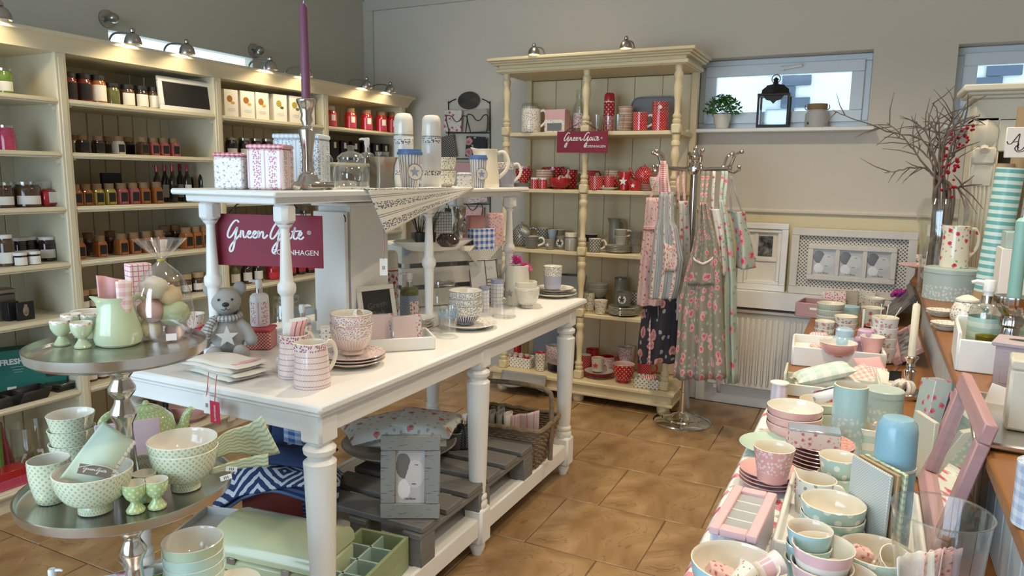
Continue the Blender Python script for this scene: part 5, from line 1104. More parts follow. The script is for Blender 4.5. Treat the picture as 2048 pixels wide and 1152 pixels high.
p = CP(896, 493, .03); e = thing('dark_pot', 'squat dark brown stoneware pot on the platter', 'pot', p); m = MB(); m.lathe([(0, 0), (.03, 0), (.045, .015), (.047, .03), (.036, .042), (.033, .05), (.030, .05), (.030, .04), (0, .03)], 24); m.obj('body', 'spice_dark', e)
p = CP(919, 486); s = sc(p); e = thing('silver_vase', 'ribbed silver candle vase standing behind the platter', 'vase', p); hh = .17
RIB = [(0, 0), (.030, 0), (.030, .006), (.018, .012), (.026, .03), (.034, .055), (.030, .085), (.016, .105), (.014, .112), (.026, .13), (.030, .16), (.030, .17), (.026, .17), (0, .165)]
m = MB(); m.lathe(RIB, 36, flute=.06, nf=24); m.obj('body', 'silver_ceramic', e); candle(p + Vector((0, 0, .1655)), .019, .06, 'china_white', 'short white pillar candle in the ribbed silver vase')
p = CP(962, 498); cbox(p, .11, .05, .088, 'gingham_blue', 'blue and white gingham box standing on the crate', rz=crz+.1)
p = CP(925, 500, .0); o = thing('metal_dish', 'small hammered metal dish at the front of the crate', 'dish', p+Vector((.02, -.01, 0)), crz); m = MB(); m.T = Matrix.Diagonal((1, .6, 1, 1)); m.lathe([(0, .001), (.03, 0), (.06, .022), (.063, .024), (.058, .024), (.03, .006), (0, .005)], 28); m.obj('dish', 'silver', o)
# fabric bags standing at the back of the crate
for px, py, w_, h_, mt, lb in ((880, 490, 46, 66, 'gingham_grey', 'grey gingham fabric bag behind the platter'), (950, 483, 36, 52, 'check_redfine', 'fine red check fabric box behind the silver vase'), (988, 492, 34, 66, 'floral_napkinpink', 'striped pink gift bag with red ribbon behind the gingham box'), (846, 494, 40, 40, 'cloth_pink', 'pale pink fabric bundle behind the grass pots')):
    p = CP(px, py); s = sc(p); cbox(p, w_*s, .05, h_*s, mt, lb, 'fabric bag', name='fabric_bag', bev=.008, rz=crz)
# cream jug with dish brushes
p = T_(1034, 608); s = sc(p); jug(p, 27*s, 78*s, 'china_cream', 'china_white', 'tall cream jug with star badge holding dish brushes', fc(p)+2.4, PJ, .014)
m = star_mb(.02); o = m.obj('star_badge', 'ink_grey', None, p + Vector((.0, 0, .05)))
o.parent = [c for c in bpy.data.objects if c.name.startswith('jug') and (c.location-p).length < 1e-4][0]; o.matrix_local = RX(-(fc(p)+2.4)) @ RX(fc(p)-.6) @ TX(0, -27*s*1.0, .06)
for k, (dx, dz, mt, lb) in enumerate(((-.005, .175, 'magenta', 'magenta dish brush standing tall in the cream jug'), (.03, .14, 'magenta', 'pink dish brush leaning out of the cream jug'), (-.018, .125, 'brush_blue', 'blue dish brush in the cream jug'))):
    q = p + Vector((dx*.8, dx*.6, .03)); e = thing('dish_brush', lb, 'brush', q); m = MB(); m.tube([(0, 0, 0), (dx*.3, 0, dz-.03)], .004, 6); m.obj('handle', 'plastic_white', e); m = MB(); c = Vector((dx*.3, 0, dz)); m.ball(c, .014, 8)
    for i in range(60):
        a = random.uniform(0, 2*PI); z = random.uniform(-.4, 1); r_ = math.sqrt(max(0, 1-z*z)); d = Vector((r_*math.cos(a), r_*math.sin(a), z)); m.tube([c+d*.012, c+d*.033], [.0022, .0012], 4)
    m.obj('bristles', mt, e)
# notepads leaning on the crate
for k, (px, py, lb) in enumerate(((972, 597, 'narrow dark-framed memo pad leaning behind the shopping list pad'), (990, 600, 'white shopping list pad with black ruled lines leaning on the crate'))):
    p = cc + RzC @ Vector((.13+.055*k, -cd/2-.035-.012*k, 0)); s = sc(p); e = thing('memo_pad', lb, 'memo pad', p, 0, None, (-.10, -.10, crz-.35)); m = MB(); m.box((0, 0, 44*s), (34*s, .012, 88*s), 0, .001); b = m.obj('pad', 'card_white', e); m = MB()
    for c, d in (((-16*s, -.0066, 44*s), (1.5*s, .001, 86*s)), ((16*s, -.0066, 44*s), (1.5*s, .001, 86*s)), ((0, -.0066, 86*s), (32*s, .001, 1.5*s)), ((0, -.0066, 2*s), (32*s, .001, 1.5*s))): m.box(c, d)
    m.obj('border_print', 'ink', b)
    if k:
        for i in range(7): m = MB(); m.box((2*s, -.0066, (10+6.5*i)*s), (22*s, .001, 1.2*s)); m.obj('ruled_line', 'ink', b)
        m = MB(); m.tube(crom([(-8*s, -.0067, 66*s), (-4*s, -.0067, 74*s), (0, -.0067, 67*s), (4*s, -.0067, 74*s), (8*s, -.0067, 68*s)], 4), .0006, 4); m.obj('scribble_print', 'ink_grey', b)
# latte bowls
p = T_(1050, 612); s = sc(p)
for k, (o_, z_, mt, lb) in enumerate((((-.01, .02), 0, 'china_white', 'plain white bowl at the bottom of the latte bowl pair'), ((-.01, .02), .034, 'china_white', 'plain white bowl with star holding a spoon'))):
    bowl(p+Vector((o_[0], o_[1], z_)), 24*s, 34*s, mt, 'china_white', lb, foot=.5)
p_ = p + Vector((.025, -.03, 0)); bowl(p_, 24*s, 40*s, 'dots_latte', 'china_white', 'tiny dotted latte bowl with silver foot in front', foot=.5, fh=.14); bowl(p_+Vector((0, 0, .018)), 24.5*s, 30*s, 'dots_latte', 'china_white', 'tiny dotted latte bowl nested on top', foot=.5)
def spoon(p, L, label, rot, mat='china_white', name='spoon'):
    e = thing(name, label, 'spoon', p, 0, None, rot); m = MB(); m.tube([(0, 0, 0), (0, 0, L*.5), (0, 0, L)], [.0035, .003, .0045], 8, flat=.6); m.obj('handle', mat, e); m = MB(); m.ball((0, 0, -.008), .009, 10, 0, 1, .4, 1.4); m.obj('bowl_end', mat, e); return e
spoon(p+Vector((-.012, .02, .07)), .085, 'white ceramic spoon leaning in the plain white bowl', (.25, -.3, .3))
# plates with upturned cup
p = T_(1108, 592); s = sc(p)
for k in range(3): plate(p+Vector((0, 0, .012*k)), (46, 45, 40)[k]*s, ('china_white', 'floral_sparse', 'floral_sparse')[k], ('cream plate at the bottom of the far plate stack', 'printed plate in the middle of the far plate stack', 'printed plate on top of the far plate stack')[k], edge='china_black' if k else 'china_white')
cup(p+Vector((-.012, .005, .036)), 19*s, 46*s, 'cup_blueband', 'china_white', 'upturned blue beaker with twig band on the far plates', rb=17*s, name='beaker', cat='beaker')
for k in (0, 1): spoon(p+Vector((-.02+.018*k, .0, .07)), .085, ('short white spoon in the blue beaker', 'longer white spoon in the blue beaker')[k], (.1, -.15+.25*k, 0))
# ================================================================ goods on the raised shelf
UZ1 = UZ + .0008
def US(px, x): p = onx(px, 372, x, UZ1); return p
p = US(467, -1.72); s = sc(p); tin(p, .088, .075, 71*s, 'floral_tin', 'gingham_redlid', 'small white tin with grey sprigs and pink gingham lid', fc(p)*.55, .10)
p = US(543, -1.62); s = sc(p); tin(p, .110, .09, 88*s, 'tin_pinkstripe', 'gingham_redlid', 'pink floral striped tin with red gingham lid', fc(p)*.5, .10)
p = US(606, -1.80); s = sc(p); tin(p, .165, .11, 104*s, 'tin_bluestripe', 'gingham_bluelid', 'tall blue striped tin with blue gingham lid behind the candlestick', fc(p)*.5, .09)
p = US(617, -1.585); s = sc(p); candlestick(p, 176*s, 36*s, 'chrome', 'tall silver candlestick with square foot on the raised shelf', True); candle(p+Vector((0, 0, 176*s+.0005)), 8.5*s, 182*s, 'wax_purple', 'long purple taper candle in the tall silver candlestick')
p = US(592, -1.545); m = MB(); m.lathe([(0, 0), (.007, 0), (.013, .006), (.014, .013), (.009, .021), (0, .024)], 14); o = m.obj('silver_bauble', 'chrome', None, p); tag(o, 'tiny silver ball beside the candlestick foot', 'ornament')
def glassjar(p, r, h, label):
    e = thing('glass_jar', label, 'jar', p); m = MB(); m.lathe([(0, 0), (r*.8, 0), (r*.95, h*.08), (r, h*.28), (r*.92, h*.5), (r*.72, h*.62), (r*.70, h*.66)], 36, flute=.03, nf=30); m.obj('body', 'glass_thick', e)
    m = MB(); m.lathe([(r*.76, h*.66), (r*.76, h*.72), (r*.5, h*.82), (r*.2, h*.86), (r*.16, h*.89), (r*.26, h*.95), (r*.22, h*.99), (0, h)], 32); m.obj('lid', 'glass_thick', e)
p = US(652, -1.74); s = sc(p); glassjar(p, 20*s, 80*s, 'narrow ribbed glass sweet jar behind the round one')
p = US(703, -1.59); s = sc(p); glassjar(p, 36*s, 86*s, 'round ribbed glass sweet jar with domed lid')
p = US(735, -1.72); s = sc(p); pump(p, 15*s, 100*s, 'glass_thick', None, 'clear glass soap pump on the raised shelf', fc(p)+.2)
p = US(765, -1.60); s = sc(p); e = thing('silver_tumbler', 'square flared silver tealight holder on the raised shelf', 'tealight holder', p, fc(p)+.6); m = MB(); m.lathe([(0, 0), (21*s, 0), (19*s, 20*s), (20*s, 45*s), (25*s, 62*s), (24*s, 62*s), (18*s, 45*s), (0, 10*s)], 32, sq=6); m.obj('body', 'silver', e); m = MB(); m.lathe([(11*s, 50*s), (14*s, 72*s), (13*s, 72*s), (10*s, 50*s)], 20, flute=.06, nf=14); m.obj('glass_insert', 'glass_thick', e)
p = US(808, -1.80); s = sc(p); thermos(p, 19.5*s, 144*s, 'thermos_blue', 'china_white', 'china_grey', 'white thermos with grey dots behind the striped travel mug')
p = US(863, -1.62); s = sc(p); thermos(p, 19.5*s, 142*s, 'thermos_blue', 'china_white', 'china_grey', 'white thermos with grey dots and twig bands, free standing')
def travelmug(p, r, h, label):
    e = thing('travel_mug', label, 'travel mug', p, fc(p)); m = MB(); m.lathe([(0, 0), (r*.70, 0), (r*.72, .003), (r*.97, h*.88), (0, h*.88)], 32); m.obj('body', 'stripes_blue', e); m = MB(); m.lathe([(r*.95, h*.86), (r*1.06, h*.86), (r*1.06, h*.93), (r*.98, h*.935), (r*.95, h), (r*.8, h), (0, h*.985)], 32); m.obj('lid', 'plastic_blue', e)
    m = MB(); m.T = TX(r*.40, -r*.84, h*.42) @ RX(.45) @ RX(-.12, 'X') @ RX(PI/2, 'X'); m.lathe([(0, .002), (r*.66, .002), (r*.66, 0)], 24); b = m.obj('badge', 'china_white', e); m = MB(); m.T = TX(r*.40, -r*.84, h*.42) @ RX(.45) @ RX(-.12, 'X') @ RX(PI/2, 'X'); m.lathe([(r*.63, .0026), (r*.67, .0026)], 24); m.obj('badge_ring', 'ink', e)
    m = star_mb(r*.46, .42, .001); mm = TX(r*.40, -r*.84-.003, h*.42) @ RX(.45) @ RX(-.12, 'X'); m.v = [tuple(mm @ Vector(v)) for v in m.v]; m.obj('star', 'china_blue', e)
p = US(820, -1.60); s = sc(p); travelmug(p, 24*s, 76*s, 'blue striped travel mug with blue lid beside the silver holder')
p = US(846, -1.74); s = sc(p); cbox(p, 16*s, .03, 44*s, 'gingham_blue', 'narrow blue gingham carton between thermos and mug', 'carton')
p = US(893, -1.66); s = sc(p); FL('floral_dotbud', (.78, .76, .66), (.22, .22, .20), (.25, .26, .22), .014, .8, .28)
bowl(p, 19*s, 32*s, 'floral_dotbud', 'china_white', 'lower bowl with tiny grey buds on the raised shelf', foot=.6); bowl(p+Vector((0, 0, .056)), 19*s, 32*s, 'floral_dotbud', 'china_white', 'upturned bowl with tiny grey buds on the other bowl', foot=.55, rot=(0, 0, 0))
p = US(972, -1.62); s = sc(p); jug(p, 27*s, 74*s, 'china_cream', 'china_white', 'large cream jug with star badge on the raised shelf', fc(p)+.15, [(.97, 0), (1, .03), (.95, .3), (.86, .7), (.82, .93), (.86, 1)], .02, hm='china_white', hs=1.3)
p = US(956, -1.545); s = sc(p); travelmug(p, 18*s, 64*s, 'smaller blue striped travel mug in front of the cream jug')
p = US(928, -1.56); s = sc(p); tin(p, 28*s, .03, 30*s, 'floral_tin', 'gingham_bluelid', 'little pale grey tin with blue checked lid on the raised shelf', fc(p), .14)
p = US(1006, -1.60); s = sc(p); jug(p, 22*s, 48*s, 'jug_bb2', 'china_white', 'grey-blue jug with twig band at the shelf end', fc(p)+.1, [(.97, 0), (1, .03), (1, .4), (.97, .8), (.97, 1)], .012, hm='china_white')
D('jug_bb2', bandbowl((.80, .78, .72), (.16, .18, .24), (.24, .28, .32), 48*s*.72, lambda g: (.28, .29, .38)), .15, 0, .4)
# dish towel draped over the shelf edge
A, Bb, Cc, Dd = onx(733, 371, UX1+.006), onx(948, 369, UX1+.006), onx(768, 466, UX1+.012), onx(940, 381, UX1+.008)
A.z = Bb.z = UZ + .003
def tw(u, v):
    if v < .22:
        f = 1 - v/.22; q = A.lerp(Bb, u); q = Vector((q.x - .10*f*(1-.75*abs(u-.45)), q.y, UZ+.003+.002*math.sin(u*20)*f)); return q
    f = (v-.22)/.78; q = A.lerp(Bb, u).lerp(Cc.lerp(Dd, u), f); q.x += .006*math.sin(u*9+f)*f + .004; return q
cloth('dish_towel', tw, 30, 18, .42, .30, 'towel_blue', 'white dish towel with blue twig stripes draped over the raised shelf', 'towel', thick=.002)
p = onx(767, 517, UX1+.014); hangtag(p, .026, .058, 'tag_white', 'white barcode tag hanging from the dish towel', 'bar', PI/2+.0-1.0, .10)
# hanging sign
shop_sign(Vector((-1.715, 1.715, 1.29)), .375, .165, 'dark red metal shop sign with white script hanging under the raised shelf', .30, .10)
# ================================================================ silver tiered stand
SXc, SYc = -1.442, 1.0
Z1, Z2, Z3 = 1.118, .797, .468
ts = thing('tiered_stand', 'tall silver three-tier display stand with turned stem beside the table', 'display stand', (SXc, SYc, 0))
def stem(z0, z1, k=1.0):
    L = z1-z0; return [(.020*k, z0), (.040*k, z0+.003), (.038*k, z0+.012), (.032*k, z0+L*.10), (.026*k, z0+L*.25), (.021*k, z0+L*.44), (.022*k, z0+L*.50), (.033*k, z0+L*.56), (.034*k, z0+L*.59), (.021*k, z0+L*.66), (.020*k, z0+L*.685), (.034*k, z0+L*.74), (.034*k, z0+L*.77), (.022*k, z0+L*.825), (.023*k, z0+L*.845), (.031*k, z0+L*.87), (.033*k, z0+L*.885), (.033*k, z1), (.01, z1)]
for z0, z1, k in ((Z2, Z1-.012, .82), (Z3, Z2-.014, .86), (.03, Z3-.016, .95)): m = MB(); m.lathe(stem(z0, z1, k), 28); m.obj('stem', 'chrome', ts)
for z, r in ((Z1, .178), (Z2, .217), (Z3, .245)): m = MB(); m.lathe([(0, z-.012), (r*.93, z-.012), (r*.99, z-.004), (r, z+.008), (r*1.005, z+.016), (r*.985, z+.016), (r*.97, z+.004), (r*.94, z), (0, z)], 64); m.obj('tray', 'silver_tray', ts)
m = MB(); m.lathe([(0, 0), (.17, 0), (.17, .008), (.10, .02), (.05, .04), (.03, .05)], 36); m.obj('foot', 'silver_tray', ts)
def A1(px, py): return at(px, py, Z1+.001)
def A2(px, py): return at(px, py, Z2+.001)
def A3(px, py): return at(px, py, Z3+.001)
# upper tray
P('egg_green', (.50, .60, .40), .14, 0, .5); P('rim_pink', (.60, .34, .32), .2)
for px, py, lb in ((125, 690, 'pale green egg cup with rose rim at the tray edge'), (166, 695, 'pale green egg cup with rose rim next to the jug'), (146, 676, 'pale green egg cup set behind the front pair'), (186, 676, 'pale green egg cup half hidden by the jug')):
    p = A1(px, py); eggcup(p, .92, 'egg_green', 'china_white', lb, None, 'floral_china')
p = A1(178, 668); cup(p, .038, .055, 'floral_china', 'china_white', 'white floral cup behind the egg cups', rb=.024, curve=.006)
p = A1(238, 688); s = sc(p); PJ2 = [(.84, 0), (.98, .05), (1.04, .18), (.95, .42), (.76, .72), (.71, .9), (.77, 1.0)]
jug(p, 43*s, 96*s, 'egg_green', 'egg_green', 'pale green jug holding pink napkins on the upper tray', fc(p)+.35, PJ2, .018, hs=1.0)
for k, (mt, dx, lb) in enumerate((('cloth_pink', -.012, 'folded pink napkin standing in the pale green jug'), ('gingham_pink', .014, 'rolled pink checked napkin in the pale green jug'))):
    def nf(u, v, k=k):
        a = (-2.4+4.4*u) if k else 0
        if k: r = .012+.006*v; return (r*math.cos(a)+.004*v, r*.7*math.sin(a)-.012, .05+.095*v)
        return (.055*(u-.5)*(1+.1*v), .010*math.sin(u*3)+.006*math.sin(u*9)*v, .04+.115*v - .016*u*v)
    m = MB(); m.sheet(nf, 14, 6, .06, .10); o = m.obj('napkin', mt, None, p+Vector((dx, .004, 0)), (0, 0, fc(p)), 80, .004); tag(o, lb, 'napkin')
# bag of meringues
p = A1(331, 676); s = sc(p); rzb = fc(p)
mer = [(-.030, 0, .026, .026, 'meringue', 'cream meringue at the bottom of the clear bag'), (.022, .012, .018, .022, 'meringue_pink', 'small pink meringue low in the clear bag'), (-.026, -.004, .068, .029, 'meringue_pink', 'pink meringue in the clear bag'), (.022, -.004, .058, .034, 'meringue_green', 'green meringue in the clear bag'), (.016, .002, .098, .027, 'meringue_yellow', 'orange meringue in the clear bag'), (-.014, .004, .118, .031, 'meringue', 'large cream meringue at the top of the clear bag')]
Rb = Matrix.Rotation(rzb, 3, 'Z')
for x, y, z, r, mt, lb in mer:
    m = MB(); m.ball((0, 0, 0), r, 18, 0, 1.08, .95, .86)
    m.v = [tuple(Vector(v)*(1+.07*math.sin(v[0]*190+v[2]*150)+.04*math.sin(v[1]*260+v[2]*90))) for v in m.v]
    o = m.obj('meringue', mt, None, p+Rb@Vector((x, y, z)), (random.uniform(-.4, .4), random.uniform(-.4, .4), 0), 180); tag(o, lb, 'meringue')
e = thing('cellophane_bag', 'clear cellophane bag tied at the neck, filled with meringues', 'gift bag', p, rzb)
m = MB(); m.T = Matrix.Diagonal((1, .75, 1, 1)); m.lathe([(.052, .0), (.060, .012), (.064, .06), (.058, .11), (.040, .15), (.012, .176), (.007, .182)], 28, flute=.04, nf=22); m.obj('bag', 'cello', e)
m = MB(); m.T = Matrix.Diagonal((1, .5, 1, 1)); m.lathe([(.007, .182), (.012, .19), (.034, .212), (.052, .232)], 28, flute=.25, nf=18); m.obj('ruffle', 'cello', e)
m = MB(); m.lathe([(.006, .178), (.0095, .182), (.006, .186)], 12); m.obj('tie', 'spice_yellow', e)
m = MB(); m.box((.012, -.052, .012), (.022, .001, .016)); m.obj('price_label', 'tag_white', e)
p = A1(284, 662); cbox(p, .05, .04, .165, 'check_pinkline', 'tall pink and white checked carton behind the meringues', 'carton', rz=fc(p)+.3)
# lower tray
p = A2(104, 1002); s = sc(p); cup(p, 38*s, 88*s, 'dots_smallgreen', 'china_white', 'pale green dotted beaker at the tray edge', rb=27*s, name='beaker', cat='beaker', curve=.004)
p = A2(150, 942); s = sc(p)
for k in range(3): cup(p+Vector((0, 0, .034*k)), 43*s, 62*s, 'dots_smallgreen', 'china_white', ('lowest', 'middle', 'topmost')[k] + ' pale green dotted cup in the leaning stack', rb=30*s, name='cup', cat='cup')
def frbowl(p, r, h, lb, out='dots_smallgreen', inn='china_white'): return bowl(p, r, h, out, inn, lb, foot=.44, fh=.22, name='footed_bowl')
p = A2(192, 1020); s = sc(p); frbowl(p, 72*s, 86*s, 'pale green dotted footed bowl holding a mint napkin'); pb = p
mA, mB, mC, mD = Vector((-.056, -.010, .086)), Vector((.030, .03, .180)), Vector((.086, .02, .128)), Vector((.018, -.025, .058))
def mint(u, v):
    q = mA.lerp(mB, u).lerp(mD.lerp(mC, u), v); q.y += .006*math.sin(v*5+u*2) - .012*math.sin(PI*u)*math.sin(PI*v); return q
mo = cloth('mint_napkin', mint, 16, 14, .13, .10, 'cloth_mint', 'plain mint green napkin leaning in the dotted bowl', 'napkin', pb+Vector((0, -.004, 0)), fc(pb), .005)
MB().sheet(lambda u, v: tuple(Vector(mint(u, .93+.09*v))+Vector((0, -.004, .002*math.sin(u*70)))), 60, 2, .13, .01).obj('lace_edge', 'cloth_white', mo, thick=.002)
P('tag_taupe', (.20, .18, .15), .8); q = pb + Matrix.Rotation(fc(pb), 3, 'Z') @ Vector((.004, -.034, .098)); e = thing('napkin_label', 'small taupe zigzag-edged label tied across the mint napkin', 'label', q, 0, None, (-.3, .38, fc(pb))); m = MB(); m.box((0, 0, 0), (.062, .0015, .020)); b = m.obj('label', 'tag_taupe', e); m = MB(); m.T = TX(-.024, -.0011, -.003) @ UPR @ Matrix.Diagonal((.0128, .0100, 1, 1))
for st_ in SCRIPT: ribbon(m, st_, .10)
m.obj('script_lettering', 'ink_white', b)
m = MB(); m.tube(crom([(-.035, -.001, .0), (0, -.003, .012), (.04, .0, .004), (.052, .0, -.02)], 5), .0008, 4); m.obj('thread', 'cloth_white', e)
p = A2(262, 948); cbox(p, .135, .006, .125, 'card_pink', 'glossy pink greeting card standing behind the mint napkin', 'card', rot=(-.12, 0, fc(p)), name='greeting_card')
p = A2(288, 968); m = MB(); m.T = RX(PI/2, 'X') @ TX(0, .034, 0); m.lathe([(0, .004), (.033, .004), (.035, .002), (.033, 0), (0, 0)], 32, uv='xy', flute=.02, nf=24); o = m.obj('paper_doily', 'doily', None, p, (-.2, 0, fc(p))); tag(o, 'round lace paper doily pack leaning on the pink card', 'doily')
p = A2(283, 915); teapot(p + Vector((-.04, .05, 0)), .068, .125, 'dots_green', 'bright green dotted teapot behind the stand stem', fc(p)+2.9 - PI*.0 - .0)
for px, py, lb in ((272, 1022, 'green dotted egg cup, the front one of three'), (315, 1014, 'green dotted egg cup beside the stacked bowls'), (292, 1000, 'green dotted egg cup behind the front two')): eggcup(A2(px, py), 1.0, 'dots_green', 'china_white', lb)
p = A2(372, 975); s = sc(p); frbowl(p, 64*s, 84*s, 'pale green dotted footed bowl, lower of the nested pair'); frbowl(p+Vector((-.003, 0, .034)), 65*s, 72*s, 'pale green dotted bowl, upper of the nested pair')
def ph(u, v): return (.16*u*(1-.25*v)+.0, .02*math.sin(u*3)+.0, .02+.10*v*(.35+.65*u)+.008*math.sin(u*6))
p = A2(405, 955); cloth('oven_cloth', ph, 14, 8, .16, .10, 'mint_cloth_stripe', 'pale green striped pot cloth sticking out behind the nested bowls', 'cloth', p+Vector((-.02, .04, .0)), fc(p), .006)
def ph2(u, v): return (.13*u, -.03+.012*math.sin(u*3), .012+.03*v*(.4+.6*u))
cloth('oven_cloth', ph2, 10, 6, .13, .04, 'mint_cloth_stripe', 'lower green striped pot cloth with loop behind the nested bowls', 'cloth', p+Vector((.0, .02, .0)), fc(p), .006)
m = MB(); q0 = Matrix.Rotation(fc(p), 3, 'Z')
for px, py, r_, lb in ((463, 938, .2, 'small white price tag beside the pot cloth loop'), (452, 955, -.2, 'small white price tag lower on the pot cloth')):
    q = at(px, py, Z2+.035); o = MB().box((0, 0, 0), (.024, .001, .011)).obj('price_tag', 'tag_white', None, q, (0, r_, fc(q))); tag(o, lb, 'price tag'); m2 = MB()
    for i in range(3): m2.box((-.004+.004*i, -.0007, 0), (.0015, .0004, .006))
    m2.obj('print', 'ink', o)
# bottom tray
p = A3(392, 1200); s = sc(p)
for k in range(4): bowl(p+Vector((0, 0, .026*k)), 57*s, 66*s, 'china_mint' if k < 3 else 'egg_green', 'china_white', ('lowest', 'second', 'third', 'topmost')[k] + ' mint bowl in the stack on the bottom tray', foot=.45)
p = A3(318, 1195); cup(p, .028, .075, 'china_green', 'china_white', 'small green cup beside the mint bowls', rb=.02)
p = A3(470, 1205)
for k in range(4): plate(p+Vector((0, 0, .012*k)), .062, 'china_cream', ('lowest', 'second', 'third', 'topmost')[k] + ' scalloped cream plate on the bottom tray', h=.016, under='china_cream')
p = A3(238, 1235); cbox(p, .15, .10, .085, 'floral_white', 'white floral gift carton on the bottom tray', 'carton', rz=fc(p)-.15, top='floral_white')
p = A3(112, 1235); pump(p, .024, .125, 'plastic_white', None, 'white pump bottle on the bottom tray', fc(p)+2.6)
p = A3(268, 1200); m = MB(); m.T = Matrix.Diagonal((1, .7, 1, 1)); m.lathe([(.03, 0), (.03, .06), (.007, .09), (.03, .125)], 20, flute=.2, nf=12); o = m.obj('cellophane_bag', 'cello', None, p+Vector((.02, -.02, 0))); tag(o, 'small tied cellophane bag on the bottom tray', 'gift bag')
# ================================================================ low shelf of the display table
LZ1 = .1695
def Q_(px, py, z=LZ1): return at(px, py, z)
# bread bin
p = Q_(560, 1165); bb = thing('bread_bin', 'pale green enamel bread bin with metal hinges on the low shelf', 'bread bin', Vector((-1.60, 1.62, LZ1)), .12)
bw, bd, bh = .38, .24, .235; m = MB(); m.box((0, 0, bh*.33), (bw, bd, bh*.66), 0, .012); m.obj('body', 'bread_green', bb)
def arch(n=10): return [(bd/2*math.cos(PI*i/n), bh*.66+.004+(bh*.34)*math.sin(PI*i/n)**.8) for i in range(n+1)]
m = MB(); m.T = Matrix(((0,0,1,0),(1,0,0,0),(0,1,0,0),(0,0,0,1))); m.prism(arch()+[(-bd/2, bh*.66+.002), (bd/2, bh*.66+.002)][:0], -bw/2, bw/2); m.obj('lid', 'bread_green', bb)
for x in (-.10, .10): m = MB(); m.box((x, -bd/2-.003, bh*.64), (.03, .006, .022), 0, .002); m.obj('latch', 'nickel', bb)
# sectioned green box
p = Vector((-1.40, 1.74, LZ1)); gb = thing('sectioned_box', 'green wooden box divided into eight mint-lined compartments', 'box', p, .12); gw, gd, gh = .175, .34, .115
for nm, c, d in (('side', (-gw/2, 0, gh/2), (.012, gd, gh)), ('side', (gw/2, 0, gh/2), (.012, gd, gh)), ('end', (0, -gd/2, gh/2), (gw+.012, .012, gh)), ('end', (0, gd/2, gh/2), (gw+.012, .012, gh))): m = MB(); m.box(c, d, 0, .002); m.obj(nm, 'green_wood', gb)
m = MB(); m.box((0, 0, .004), (gw, gd, .008)); m.obj('bottom', 'mint_wood', gb); m = MB(); m.box((0, 0, gh*.47), (.007, gd-.012, gh*.9)); m.obj('divider', 'mint_wood', gb)
for k in (-1, 0, 1): m = MB(); m.box((0, k*gd/4, gh*.47), (gw-.012, .007, gh*.9)); m.obj('divider', 'mint_wood', gb)
# grey pallet
PZ = .315; pc = Vector((-1.555, 2.395, LZ1)); prz = .0
pa = thing('pallet', 'small grey stained wooden pallet on the low shelf', 'pallet', pc, prz); ph_ = PZ-LZ1; pwx, pwy = .54, .92
for k in range(6): m = MB(); m.box((0, -pwy/2+.07+k*(pwy-.14)/5, ph_-.011), (pwx, .115, .022), 0, .003); m.obj('board', 'grey_wood', pa)
for sx in (-1, 0, 1):
    m = MB(); m.box((sx*(pwx/2-.04), 0, ph_-.033), (.075, pwy, .02), 0, .002); m.obj('stringer', 'grey_wood', pa)
    for sy in (-1, 0, 1): m = MB(); m.box((sx*(pwx/2-.04), sy*(pwy/2-.05), (ph_-.043)/2), (.075, .09, ph_-.043), 0, .003); m.obj('block', 'grey_wood', pa)
def Pz(px, py): return at(px, py, PZ+.001)
# grey photo frame
p = Pz(820, 1036); s = sc(p); fw, fh = 118*s, 166*s
e = thing('photo_frame', 'distressed grey wooden photo frame standing on the pallet', 'picture frame', p, fc(p)-.12); TT = RX(-.14, 'X'); bw_ = 30*s; m = MB(); m.T = TT
for nm, c, d in (('rail', (0, 0, bw_/2), (fw, .02, bw_)), ('rail', (0, 0, fh-bw_/2), (fw, .02, bw_)), ('stile', (-fw/2+bw_/2, 0, fh/2), (bw_, .02, fh-2*bw_)), ('stile', (fw/2-bw_/2, 0, fh/2), (bw_, .02, fh-2*bw_))): m = MB(); m.T = TT; m.box(c, d, 0, .003); m.obj(nm, 'frame_distress', e)
D('frame_distress', lambda g: g.mix(g.lt(g.noise(1.0, 4, g.vec(g.mul(g.uv()[0], 18), g.mul(g.uv()[1], 260))), .36), (.25, .26, .245), (.03, .03, .03)), .6)
def face_photo(e, T, w_, h_, txt=None):
    m = MB(); m.T = T; m.box((0, .004, h_/2), (w_, .003, h_)); b = m.obj('photo', 'photo_pale', e)
    for c, rx, rz_, mt in (((-.24, .70), .26, .30, 'photo_mid'), ((.14, .55), .34, .34, 'photo_light'), ((-.22, .26), .22, .24, 'photo_white'), ((.20, .72), .10, .02, 'photo_mid'), ((.12, .36), .12, .025, 'photo_mid'), ((-.30, .84), .16, .12, 'photo_mid')):
        m = MB(); m.T = T @ TX(c[0]*w_, .0022-.0002*(c[0]+1), c[1]*h_) @ Matrix.Diagonal((rx*w_, .0006, rz_*h_*.8, 1)); m.ball((0, 0, 0), 1, 14); m.obj('print_shape', mt, b)
    if txt: text3(txt, w_*.11, 'ink', b, T @ TX(-.02*w_, .0008, h_*.08) @ UPR, 'lettering')
P('photo_pale', (.50, .50, .50), .3); P('photo_mid', (.16, .16, .16), .3); P('photo_light', (.60, .60, .60), .3); P('photo_white', (.76, .76, .76), .3)
face_photo(e, TT @ TX(0, 0, bw_), fw-2*bw_, fh-2*bw_, '13x18cm'); m = MB(); m.T = TT; m.box((0, .012, fh/2), (fw-.01, .004, fh-.01)); m.obj('backing', 'dark', e); m = MB(); m.tube([(0, .04, fh*.6), (0, .10, .004)], .006, 6); m.obj('strut', 'dark', e)
